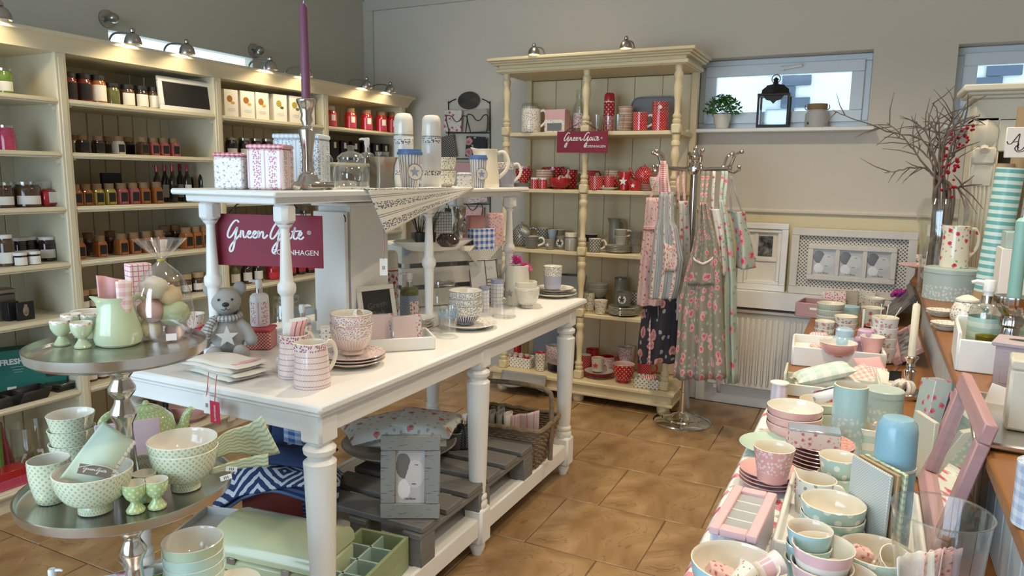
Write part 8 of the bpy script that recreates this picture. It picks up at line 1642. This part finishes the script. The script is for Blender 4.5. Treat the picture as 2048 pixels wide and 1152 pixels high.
def canjar(px, py, w_, h, mt, lb): p = at(px, py, Z0+h); s = sc(p); p.z = Z0; e = thing('milk_churn_tin', lb, 'tin', p); r = w_*s/2; m = MB(); m.lathe([(0, 0), (r, 0), (r, h*.62), (r*.92, h*.72), (r*.72, h*.78), (0, h*.78)], 28); m.obj('body', mt, e); m = MB(); m.lathe([(r*.72, h*.77), (r*.76, h*.79), (r*.76, h*.95), (r*.6, h), (0, h)], 28); m.obj('lid', mt, e)
canjar(1690, 656, 44, .15, 'china_skyblue', 'pale blue churn-shaped tin behind the slanted tray'); canjar(1732, 658, 40, .14, 'china_lilac', 'lilac pink churn-shaped tin behind the slanted tray')
p = at(1758, 712, Z0); s = sc(p); pump(p+Vector((.01, .03, 0)), .036, .165, 'soap_mint', None, 'pale mint soap pump among the tins', fc(p)+.3); P('soap_mint', (.55, .62, .52), .2, 0, .3)
cbox(at(1722, 690, Z0), .008, .008, .17, 'plastic_white', 'thin white upright stick between the churn tins', 'stick')
# far cluster
rcup(1650, 642, 38, .06, 'floral_jug2', 'china_cream', ['lower small floral cup at the ledge corner', 'upper small mint cup at the ledge corner'], .035)
FL('floral_mintcup', (.55, .64, .56), (.62, .16, .20), (.66, .60, .52), .05, .5, .3)
rbowl(1662, 606, 52, .06, 'bowl_mintstripe', 'china_cream', '', 3, .032, ['lowest mint ribbed bowl in the far stack', 'middle mint ribbed bowl in the far stack', 'top mint ribbed bowl in the far stack']); ST('bowl_mintstripe', (.55, .60, .52), (.42, .54, .50), .012, 0, .5)
rcup(1692, 632, 44, .06, 'floral_jug2', 'china_cream', ['lower cream floral cup in the far cluster', 'middle cream floral cup in the far cluster', 'top cream floral cup in the far cluster'], .03)
p = at(1698, 612, Z0+.10); s = sc(p); p.z = Z0; rtin(p, 20*s, .10, 'china_mint', 'china_aqua', 'mint tin with blue lid in the far cluster', .2)
rcup(1748, 596, 42, .07, 'floral_china', 'china_cream', ['lower rose cup behind the mint floral cup', 'upper rose cup behind the mint floral cup'], .05); rcup(1746, 615, 44, .10, 'floral_mintcup', 'china_cream', ['tall mint cup with a red rose in the far cluster'])
p = rcup(1771, 634, 50, .065, 'floral_jug2', 'china_cream', ['lowest cream floral bowl-cup in the tall stack', 'second cream floral bowl-cup in the tall stack', 'third cream floral bowl-cup in the tall stack', 'top cream floral bowl-cup holding spoons'], .042, None, .85)
for k, (x, rt) in enumerate(((-.018, .0), (.0, .1), (.02, .45))): spoon(p+Vector((x, 0, .165)), .08, ('white spoon standing straight in the tall cup stack', 'white spoon in the middle of the tall cup stack', 'white spoon leaning out of the tall cup stack')[k], (0, rt, 0))
p = at(1612, 632, Z0); e = thing('pink_tray', 'dusty pink wooden tray with white handle hole at the far end', 'tray', p+Vector((.04, .06, 0)), -.15)
for nm, c, d in (('base', (0, 0, .004), (.16, .20, .008)), ('front', (0, -.10, .04), (.16, .01, .08)), ('back', (0, .10, .04), (.16, .01, .08)), ('side', (-.08, 0, .04), (.01, .2, .08)), ('side', (.08, 0, .04), (.01, .2, .08))): m = MB(); m.box(c, d, 0, .003); m.obj(nm, 'pink_wood', e)
m = MB(); m.box((.02, -.1005, .05), (.06, .011, .02), 0, .005); m.obj('hand_hole', 'paper', e)
for k, (px, mt, lb) in enumerate(((1668, 'floral_pack', 'red heart napkin pack at the far end of the ledge'), (1690, 'chevron', 'grey zigzag napkin pack at the far end of the ledge'), (1722, 'floral_sparse', 'black sprig napkin pack at the far end of the ledge'))): p = at(px, 622, Z0); cbox(p+Vector((0, .05+.03*k, 0)), .13, .02, .11, mt, lb, 'napkin pack', rot=(-.25, .1*k-.1, .05), name='napkin_pack', bev=.004)
p = at(1636, 690, Z0); cbox(p, .10, .05, .06, 'check_pinkline', 'pink checked fabric pouch at the ledge edge', 'pouch', rz=.3, bev=.02, name='fabric_pouch'); p = at(1655, 688, Z0); cbox(p+Vector((.03, 0, 0)), .09, .06, .04, 'china_mint', 'mint soap dish beside the pink pouch', 'dish', rz=.1, bev=.012)
cbox(at(1765, 615, Z0)+Vector((.0, .08, 0)), .10, .05, .09, 'cloth_pink', 'pink pouch with red ribbon behind the rose cups', 'pouch', rz=.2, bev=.02, name='fabric_pouch')
p = at(1802, 580, Z0+.13); e = thing('flower_bunch', 'purple and magenta artificial flower bunch hanging by the dark frame', 'flowers', p); m = MB()
for k in range(26): a = k*2.4; r = .045*math.sqrt(k/26); m.ball((r*math.cos(a), r*math.sin(a)*.7, .012*math.sin(k*1.7)-.02), .014, 7)
m.obj('blossoms', 'flower_mix', e)['kind'] = 'stuff'; D('flower_mix', lambda g: g.mix(g.gt(g.noise(30, 1), .5), (.25, .04, .30), (.60, .03, .22)), .8); MB().tube([(0, 0, -.13), (0, 0, -.02)], .004, 5).obj('stalk', 'leaf_dark', e)
# ================================================================ goods on the raised counter
ZU = UZW+.001
def UU(px, py): return at(px, py, ZU)
p = at(1907, 540, ZU+.13); s = sc(p); p.z = ZU; rt_ = rtin(p, 52*s, .14, 'lace_tin2', 'china_tinmint', 'large pale mint lace tin on the raised counter', .13, 'cake_tin'); ptin = p
j0 = ptin+Vector((.0, .02, .1405)); s = sc(j0); jug(j0, 25*s, 82*s, 'floral_redrose', 'china_cream', 'tall cream rose jug standing on the lace tin', fc(j0)+.3, [(1, 0), (1.03, .04), (1, .4), (.93, .8), (.96, 1)], .014, hm='floral_redrose', hs=1.0)
p = UU(1872, 575); thermos(p+Vector((.02, .10, 0)), .04, .30, 'floral_thermos', 'china_white', 'china_palepink', 'white thermos with pink ring behind the rose jug'); bottle(p+Vector((-.045, .02, 0)), .034, .31, 'glass_thick', 'paper', 'clear glass swing bottle beside the rose jug', None, 'floral_pack2', -1.6)
p = UU(1841, 572); e = thing('cake_stand', 'pink rose plate on a terracotta foot at the end of the counter', 'cake stand', p+Vector((.01, .02, 0))); m = MB(); m.lathe([(0, 0), (.055, 0), (.06, .02), (.035, .06), (.035, .09), (0, .09)], 24); m.obj('foot', 'terracotta', e); m = MB(); m.lathe([(0, .09), (.06, .09), (.118, .103), (.12, .106), (.06, .098), (0, .097)], 36, uv='xy'); m.obj('plate', 'floral_napkinpink', e)
for k, (dx, dy) in enumerate(((-.02, 0), (.03, -.02))): eggcup(p+Vector((.01+dx, .02+dy, .099)), .95, 'floral_china', 'china_palepink', ('cream floral egg cup on the rose plate', 'cream floral egg cup on the rose plate, nearer the jug')[k])
for k, (px, py, w_) in enumerate(((1881, 628, 54), (1892, 655, 58))):
    p = UU(px, py+4); s = sc(p)
    for i in range(2): plate(p+Vector((0, 0, .010*i)), w_*s/2, 'floral_sparse', ('lower' if i == 0 else 'upper') + (' small saucer in front of the lace tin' if k == 0 else ' small saucer nearest the white caddy'), h=.012, edge='china_grey')
p = UU(1918, 655); e = thing('sugar_pot', 'round white sprig sugar pot with lid and handle', 'pot', p+Vector((.02, .03, 0)), 0); m = MB(); m.lathe([(0, .001), (.03, 0), (.05, .03), (.052, .055), (.04, .085), (.032, .095), (0, .095)], 28); m.obj('body', 'floral_sparse', e); m = MB(); m.lathe([(.038, .095), (.038, .102), (.015, .115), (0, .118)], 24); m.obj('lid', 'china_white', e); handle_mb(.045, .08, .05, .03, .03, .005).obj('handle', 'china_white', e)
# vase with branches
vp = UU(1884, 545)+Vector((.05, .42, 0)); vp.x, vp.y = ony(1880, 500, 3.95).x, 3.95; zr = ony(1880, 397, 3.95).z; hv = zr-ZU
e = thing('branch_vase', 'tall clear glass vase of bare twisted branches', 'vase', Vector((vp.x, vp.y, ZU))); m = MB(); m.lathe([(0, 0), (.075, 0), (.08, .005), (.085, hv*.5), (.115, hv*.86), (.10, hv*.95), (.092, hv), (.089, hv), (.11, hv*.86), (.08, hv*.5), (.074, .01), (0, .01)], 36); m.obj('glass', 'glass', e)
def branch(pts, r0, lb, seed):
    rs = random.Random(seed); P_ = [ony(px, py, 3.95+dy)-Vector((vp.x, vp.y, ZU)) for px, py, dy in pts]; base = Vector((rs.uniform(-.05, .05), rs.uniform(-.04, .04), .02)); neck = Vector((rs.uniform(-.05, .05), rs.uniform(-.04, .04), hv)); C_ = crom([base, neck]+P_, 5)
    o = thing('branch', lb, 'branch', Vector((vp.x, vp.y, ZU))); m = MB(); n = len(C_); C_ = [c+Vector((rs.uniform(-1, 1), rs.uniform(-1, 1), rs.uniform(-1, 1)))*.004 for c in C_]; m.tube(C_, [r0*(1-.8*i/(n-1)) for i in range(n)], 6); m.obj('stem', 'bark', o)
    for k in range(6):
        i = rs.randrange(n//2, n-2); d = (C_[i+1]-C_[i]).normalized(); sd = d.cross(Vector((0, 1, 0))).normalized()*rs.choice((-1, 1)); L = rs.uniform(.05, .15); q = C_[i]; m = MB(); m.tube([q, q+d*L*.4+sd*L*.35, q+d*L*.75+sd*L*.8+Vector((0, rs.uniform(-.03, .03), 0))], [r0*.4, r0*.3, r0*.12], 5); m.obj('twig', 'bark', o)
BR = [[(1870, 330, 0), (1845, 280, 0), (1775, 262, .0), (1700, 235, -.05), (1664, 220, -.08)], [(1868, 340, 0), (1848, 305, 0), (1800, 275, 0), (1758, 250, 0)], [(1878, 320, 0), (1880, 270, 0), (1872, 215, 0), (1864, 206, 0)], [(1885, 330, .02), (1893, 270, .02), (1907, 230, .02), (1908, 190, .02)], [(1862, 345, 0), (1835, 335, -.03), (1800, 340, -.05), (1770, 346, -.06)], [(1890, 340, -.03), (1900, 300, -.05), (1930, 245, -.06), (1962, 230, -.06)], [(1876, 330, 0), (1855, 270, .0), (1832, 245, 0), (1822, 232, 0)], [(1883, 330, 0), (1890, 280, 0), (1918, 240, 0), (1932, 208, 0)], [(1865, 350, 0), (1828, 300, 0), (1795, 262, 0), (1772, 245, 0)], [(1884, 320, 0), (1885, 280, 0), (1897, 250, 0), (1845, 243, 0)], [(1892, 380, 0), (1912, 375, 0), (1925, 372, -.02), (1930, 365, -.02)], [(1880, 300, .03), (1870, 260, .03), (1886, 215, .03)], [(1874, 345, .02), (1860, 310, .03), (1858, 268, .03), (1858, 228, .03)], [(1888, 350, .02), (1898, 325, .02), (1912, 300, .02), (1910, 262, .02)]]
BL = ['longest thin branch reaching across the wall to the window sill', 'forked branch below the longest one', 'straight upright branch with curled tip', 'tall branch rising in front of the far window', 'low horizontal twig sticking out over the wall', 'thick bent branch leaning against the cabinet capital', 'branch leaning steeply over the wall with thin tip', 'branch with side twig near the cabinet cornice', 'arched branch under the forked one', 'crooked branch bending back across the bunch', 'short gnarled branch at the vase rim by the pilaster', 'slim centre branch in the bunch', 'slender branch just beside the centre branch', 'curving branch behind the red berries']
for k, b_ in enumerate(BR): branch(b_, (.011 if k in (5, 10, 7) else .0075), BL[k], 40+k)
e = thing('berry_sprig', 'sprig of dark red berries among the branches', 'berries', Vector((vp.x, vp.y, ZU))); q0 = [ony(px, py, 3.90)-Vector((vp.x, vp.y, ZU)) for px, py in ((1892, 380), (1898, 340), (1905, 310), (1915, 285), (1932, 262))]; C_ = crom(q0, 6); m = MB(); m.tube(C_, .002, 5); m.obj('stem', 'bark', e); m = MB()
for k in range(46): c = C_[random.randrange(len(C_))]+Vector((random.uniform(-.035, .035), random.uniform(-.02, .02), random.uniform(-.03, .03))); m.ball(c, random.uniform(.006, .0095), 7)
m.obj('berries', 'berry', e)['kind'] = 'stuff'
# caddy with soap pumps
p = UU(1938, 735); e = thing('wooden_caddy', 'white wooden caddy with knob holding soap bottles', 'caddy', p+Vector((.07, .06, 0)), -.05)
for nm, c, d in (('base', (0, 0, .005), (.20, .24, .010)), ('side', (-.10, 0, .055), (.010, .24, .11)), ('side', (.10, 0, .055), (.010, .24, .11)), ('front', (0, -.12, .045), (.20, .010, .09)), ('back', (0, .12, .06), (.20, .010, .12))): m = MB(); m.box(c, d, 0, .003); m.obj(nm, 'white_paint', e)
m = MB(); m.ball((.05, -.128, .05), .014, 10); m.obj('knob', 'chrome', e); cc0 = e.location
ST('label_mint', (.62, .70, .60), (.42, .60, .52), .030, 1, .5, .3)
pump(cc0+Vector((-.03, .04, .0105)), .045, .235, 'glass_thick', 'label_mint', 'large clear soap pump with mint striped label in the white caddy', fc(cc0)+.1, face=-PI/2); pump(cc0+Vector((.075, .06, .0105)), .042, .225, 'glass_thick', 'label_mint', 'second soap pump with mint striped label behind the silver holder', fc(cc0)+PI, face=-PI/2)
tumbler(cc0+Vector((-.035, -.06, .0105)), .030, .085, 'ribbed amber glass in the white caddy', 'glass_gold', .85, .1)
p = at(2010, 700, ZU+.02); e = thing('ribbed_candle_holder', 'dark silver ribbed candle holder on the raised counter', 'candle holder', Vector((cc0.x+.018, cc0.y-.045, ZU+.011))); s = sc(e.location); hh = 128*s+.02; r = 33*s
m = MB(); m.lathe([(0, 0), (r*.9, 0), (r, hh*.06), (r*.95, hh*.22), (r*.5, hh*.50), (r*.45, hh*.56), (r*.62, hh*.60), (r*.62, hh*.68), (r*.5, hh*.73), (r*.9, hh*.86), (r, hh*.93), (r, hh), (r*.85, hh), (0, hh*.94)], 60, flute=.05, nf=26); m.obj('body', 'silver_ceramic', e); candle(e.location+Vector((0, 0, hh*.945)), 12.5*s, 165*s, 'wax_mint', 'tall mint green candle in the ribbed holder')
# lilac house box, metal tray, tins at the frame edge
p = UU(2022, 782); e = thing('tissue_box', 'lilac wooden box with oval opening standing behind the cream caddy', 'box', p+Vector((.02, .05, 0)), -.25); m = MB(); m.box((0, 0, .055), (.10, .10, .11), 0, .002); m.obj('body', 'lilac_wood', e); m = MB(); m.box((0, 0, .116), (.118, .118, .012), 0, .003); tb_ = m.obj('lid', 'lilac_wood', e); m = MB(); m.ball((0, 0, .1215), .032, 16, 0, 1, .55, .06); m.obj('opening', 'dark', tb_); m = MB(); m.box((0, -.0505, .055), (.07, .003, .08), 0, .001); m.obj('front_panel', 'lilac_wood', e)
p = UU(2035, 880); e = thing('metal_tray', 'worn rectangular silver tray at the right of the raised counter', 'tray', p+Vector((.06, .10, 0)), -.06); m = MB(); m.box((0, 0, .004), (.26, .40, .006), 0, .002)
for c, d in (((-.13, 0, .010), (.012, .40, .014)), ((.13, 0, .010), (.012, .40, .014)), ((0, -.2, .010), (.26, .012, .014)), ((0, .2, .010), (.26, .012, .014))): m.box(c, d, 0, .004)
m.obj('tray', 'silver_tray', e); q = e.location
tin(Vector((at(2046, 862, ZU+.0085).x+.012, at(2046, 862, ZU+.0085).y+.03, ZU+.0085)), .085, .085, .15, 'enamel_cream', 'enamel_cream', 'square cream enamel caddy on the silver tray', -.1, .14); P('enamel_cream', (.60, .58, .50), .3)
cbox(p+Vector((-.008, .24, 0)), .05, .0015, .05, 'tag_white', 'white folded price card beside the white caddy', 'price card', rot=(-.2, .25, -.2), name='price_card')
p = UU(2050, 1062); rtin(p+Vector((.02, .03, 0)), .035, .10, 'gingham_skyblue', 'gingham_skyblue', 'blue checked tin cut by the right frame edge', .15)
# rolls of paper before the tall cabinet
p = ony(1975, 560, 3.45); p.z = ZU; s = sc(p); zt_ = ony(1975, 335, 3.45).z
def proll(p, r, z1, mat, lb, tilt=.0, band=None):
    e = thing('paper_roll', lb, 'paper roll', p, 0, None, (0, tilt, 0)); m = MB(); m.lathe([(0, 0), (r, 0), (r, z1-ZU), (r*.8, z1-ZU), (r*.78, z1-ZU-.02), (0, z1-ZU-.02)], 28); m.obj('roll', mat, e)
    if band: m = MB(); m.lathe([(r*1.01, .05), (r*1.01, .085)], 28); m.obj('band', band, e)
proll(p, 24*s, zt_, 'stripes_teal', 'teal and white striped wrapping paper roll standing on the counter', .06, 'kraft')
DD('dots_paper', (.62, .60, .56), (.3, .3, .3), .03, .12, .7); DD('dots_tealpaper', (.20, .50, .48), (.7, .8, .75), .05, .12, .6)
p2 = p+Vector((.10, .02, 0)); proll(p2, 16*s, zt_-.05, 'dots_paper', 'grey dotted wrapping paper roll behind the mint candle', .05); p3 = p+Vector((.03, .20, 0)); proll(p3, .034, zt_+.02, 'kraft', 'brown kraft paper roll behind the striped roll', .02); p4 = p+Vector((.09, .22, 0)); proll(p4, .042, ony(2012, 215, 3.67).z, 'kraft', 'tallest brown kraft paper tube beside the lettered board', .02); p5 = p+Vector((.21, .12, 0)); proll(p5, .045, zt_+.0, 'dots_tealpaper', 'teal paper roll with pale dots by the lettered board', .04)
pz = ony(2035, 285, 3.40); e = thing('lettered_board', 'white wooden board with black script letters hanging before the cabinet', 'sign', Vector((pz.x+.06, 3.40, pz.z)), 0); m = MB(); m.box((0, 0, 0), (.20, .012, .115), 0, .003); b = m.obj('board', 'card_white', e); m = MB(); m.T = TX(-.095, -.0065, -.03) @ UPR @ Matrix.Diagonal((.062, .062, 1, 1))
for st in ([(.0,.55),(.08,.40),(.25,.42),(.45,.75),(.62,1.0),(.60,.6),(.58,.22),(.66,.15)], [(.34,.50),(.60,.55)], [(.62,.42),(.60,.05),(.75,.0),(.95,.25),(1.1,.9)], [(1.1,.9),(1.02,.5),(1.05,.3),(1.2,.3),(1.35,.6)], [(.55,.30),(.45,.1),(.65,-.1),(1.0,.0),(1.3,.1)]): ribbon(m, st, .07)
m.obj('script_lettering', 'ink', b); m = MB(); m.tube([(.0, 0, .05), (.03, .2, .22)], .0015, 5); m.obj('cord', 'ink', e)
p = ony(2035, 400, 3.2); p.z = ZU; cbox(p+Vector((.04, .06, 0)), .14, .14, .28, 'card_white', 'plain white carton at the right frame edge', 'carton'); cbox(p+Vector((.04, .06, .281)), .12, .11, .06, 'china_tinmint', 'flat mint box on the white carton', 'box'); 
# rolls inside the tall cabinet
for k, (dx, z, mt, lb) in enumerate(((.17, KSH[0]+.036, 'star_paper', 'cream paper roll with red stars lying in the cabinet'), (.20, KSH[0]+.105, 'star_paper', 'upper cream paper roll with red stars in the cabinet'), (.26, KSH[0]+.035, 'stripes_redwhite2', 'red and white striped paper roll in the cabinet'))):
    o = MB(); o.tube([(0, 0, 0), (.22, 0, 0)], .034, 18); o = o.obj('paper_roll', mt, None, Vector((kx+dx-.03, KY+.10+(.07 if k == 2 else 0), z))); tag(o, lb, 'paper roll')
DD('star_paper', (.60, .52, .36), (.42, .03, .05), .05, .2, .8); ST('stripes_redwhite2', (.72, .66, .60), (.48, .04, .07), .014, 1, .5, .8)
for k in range(5): cbox(Vector((kx+.20+.0*k, KY+.13, KSH[1]+.001+.032*k)), .20, .16, .03, ('cloth_mint', 'leaf_dark', 'cloth_white', 'cloth_mint', 'cloth_grey')[k], ('mint cloth at the bottom of the cabinet pile', 'dark green cloth in the cabinet pile', 'white cloth in the middle of the cabinet pile', 'mint cloth near the top of the cabinet pile', 'grey cloth on top of the cabinet pile')[k], 'cloth', name='folded_cloth', bev=.01)
finish_materials()
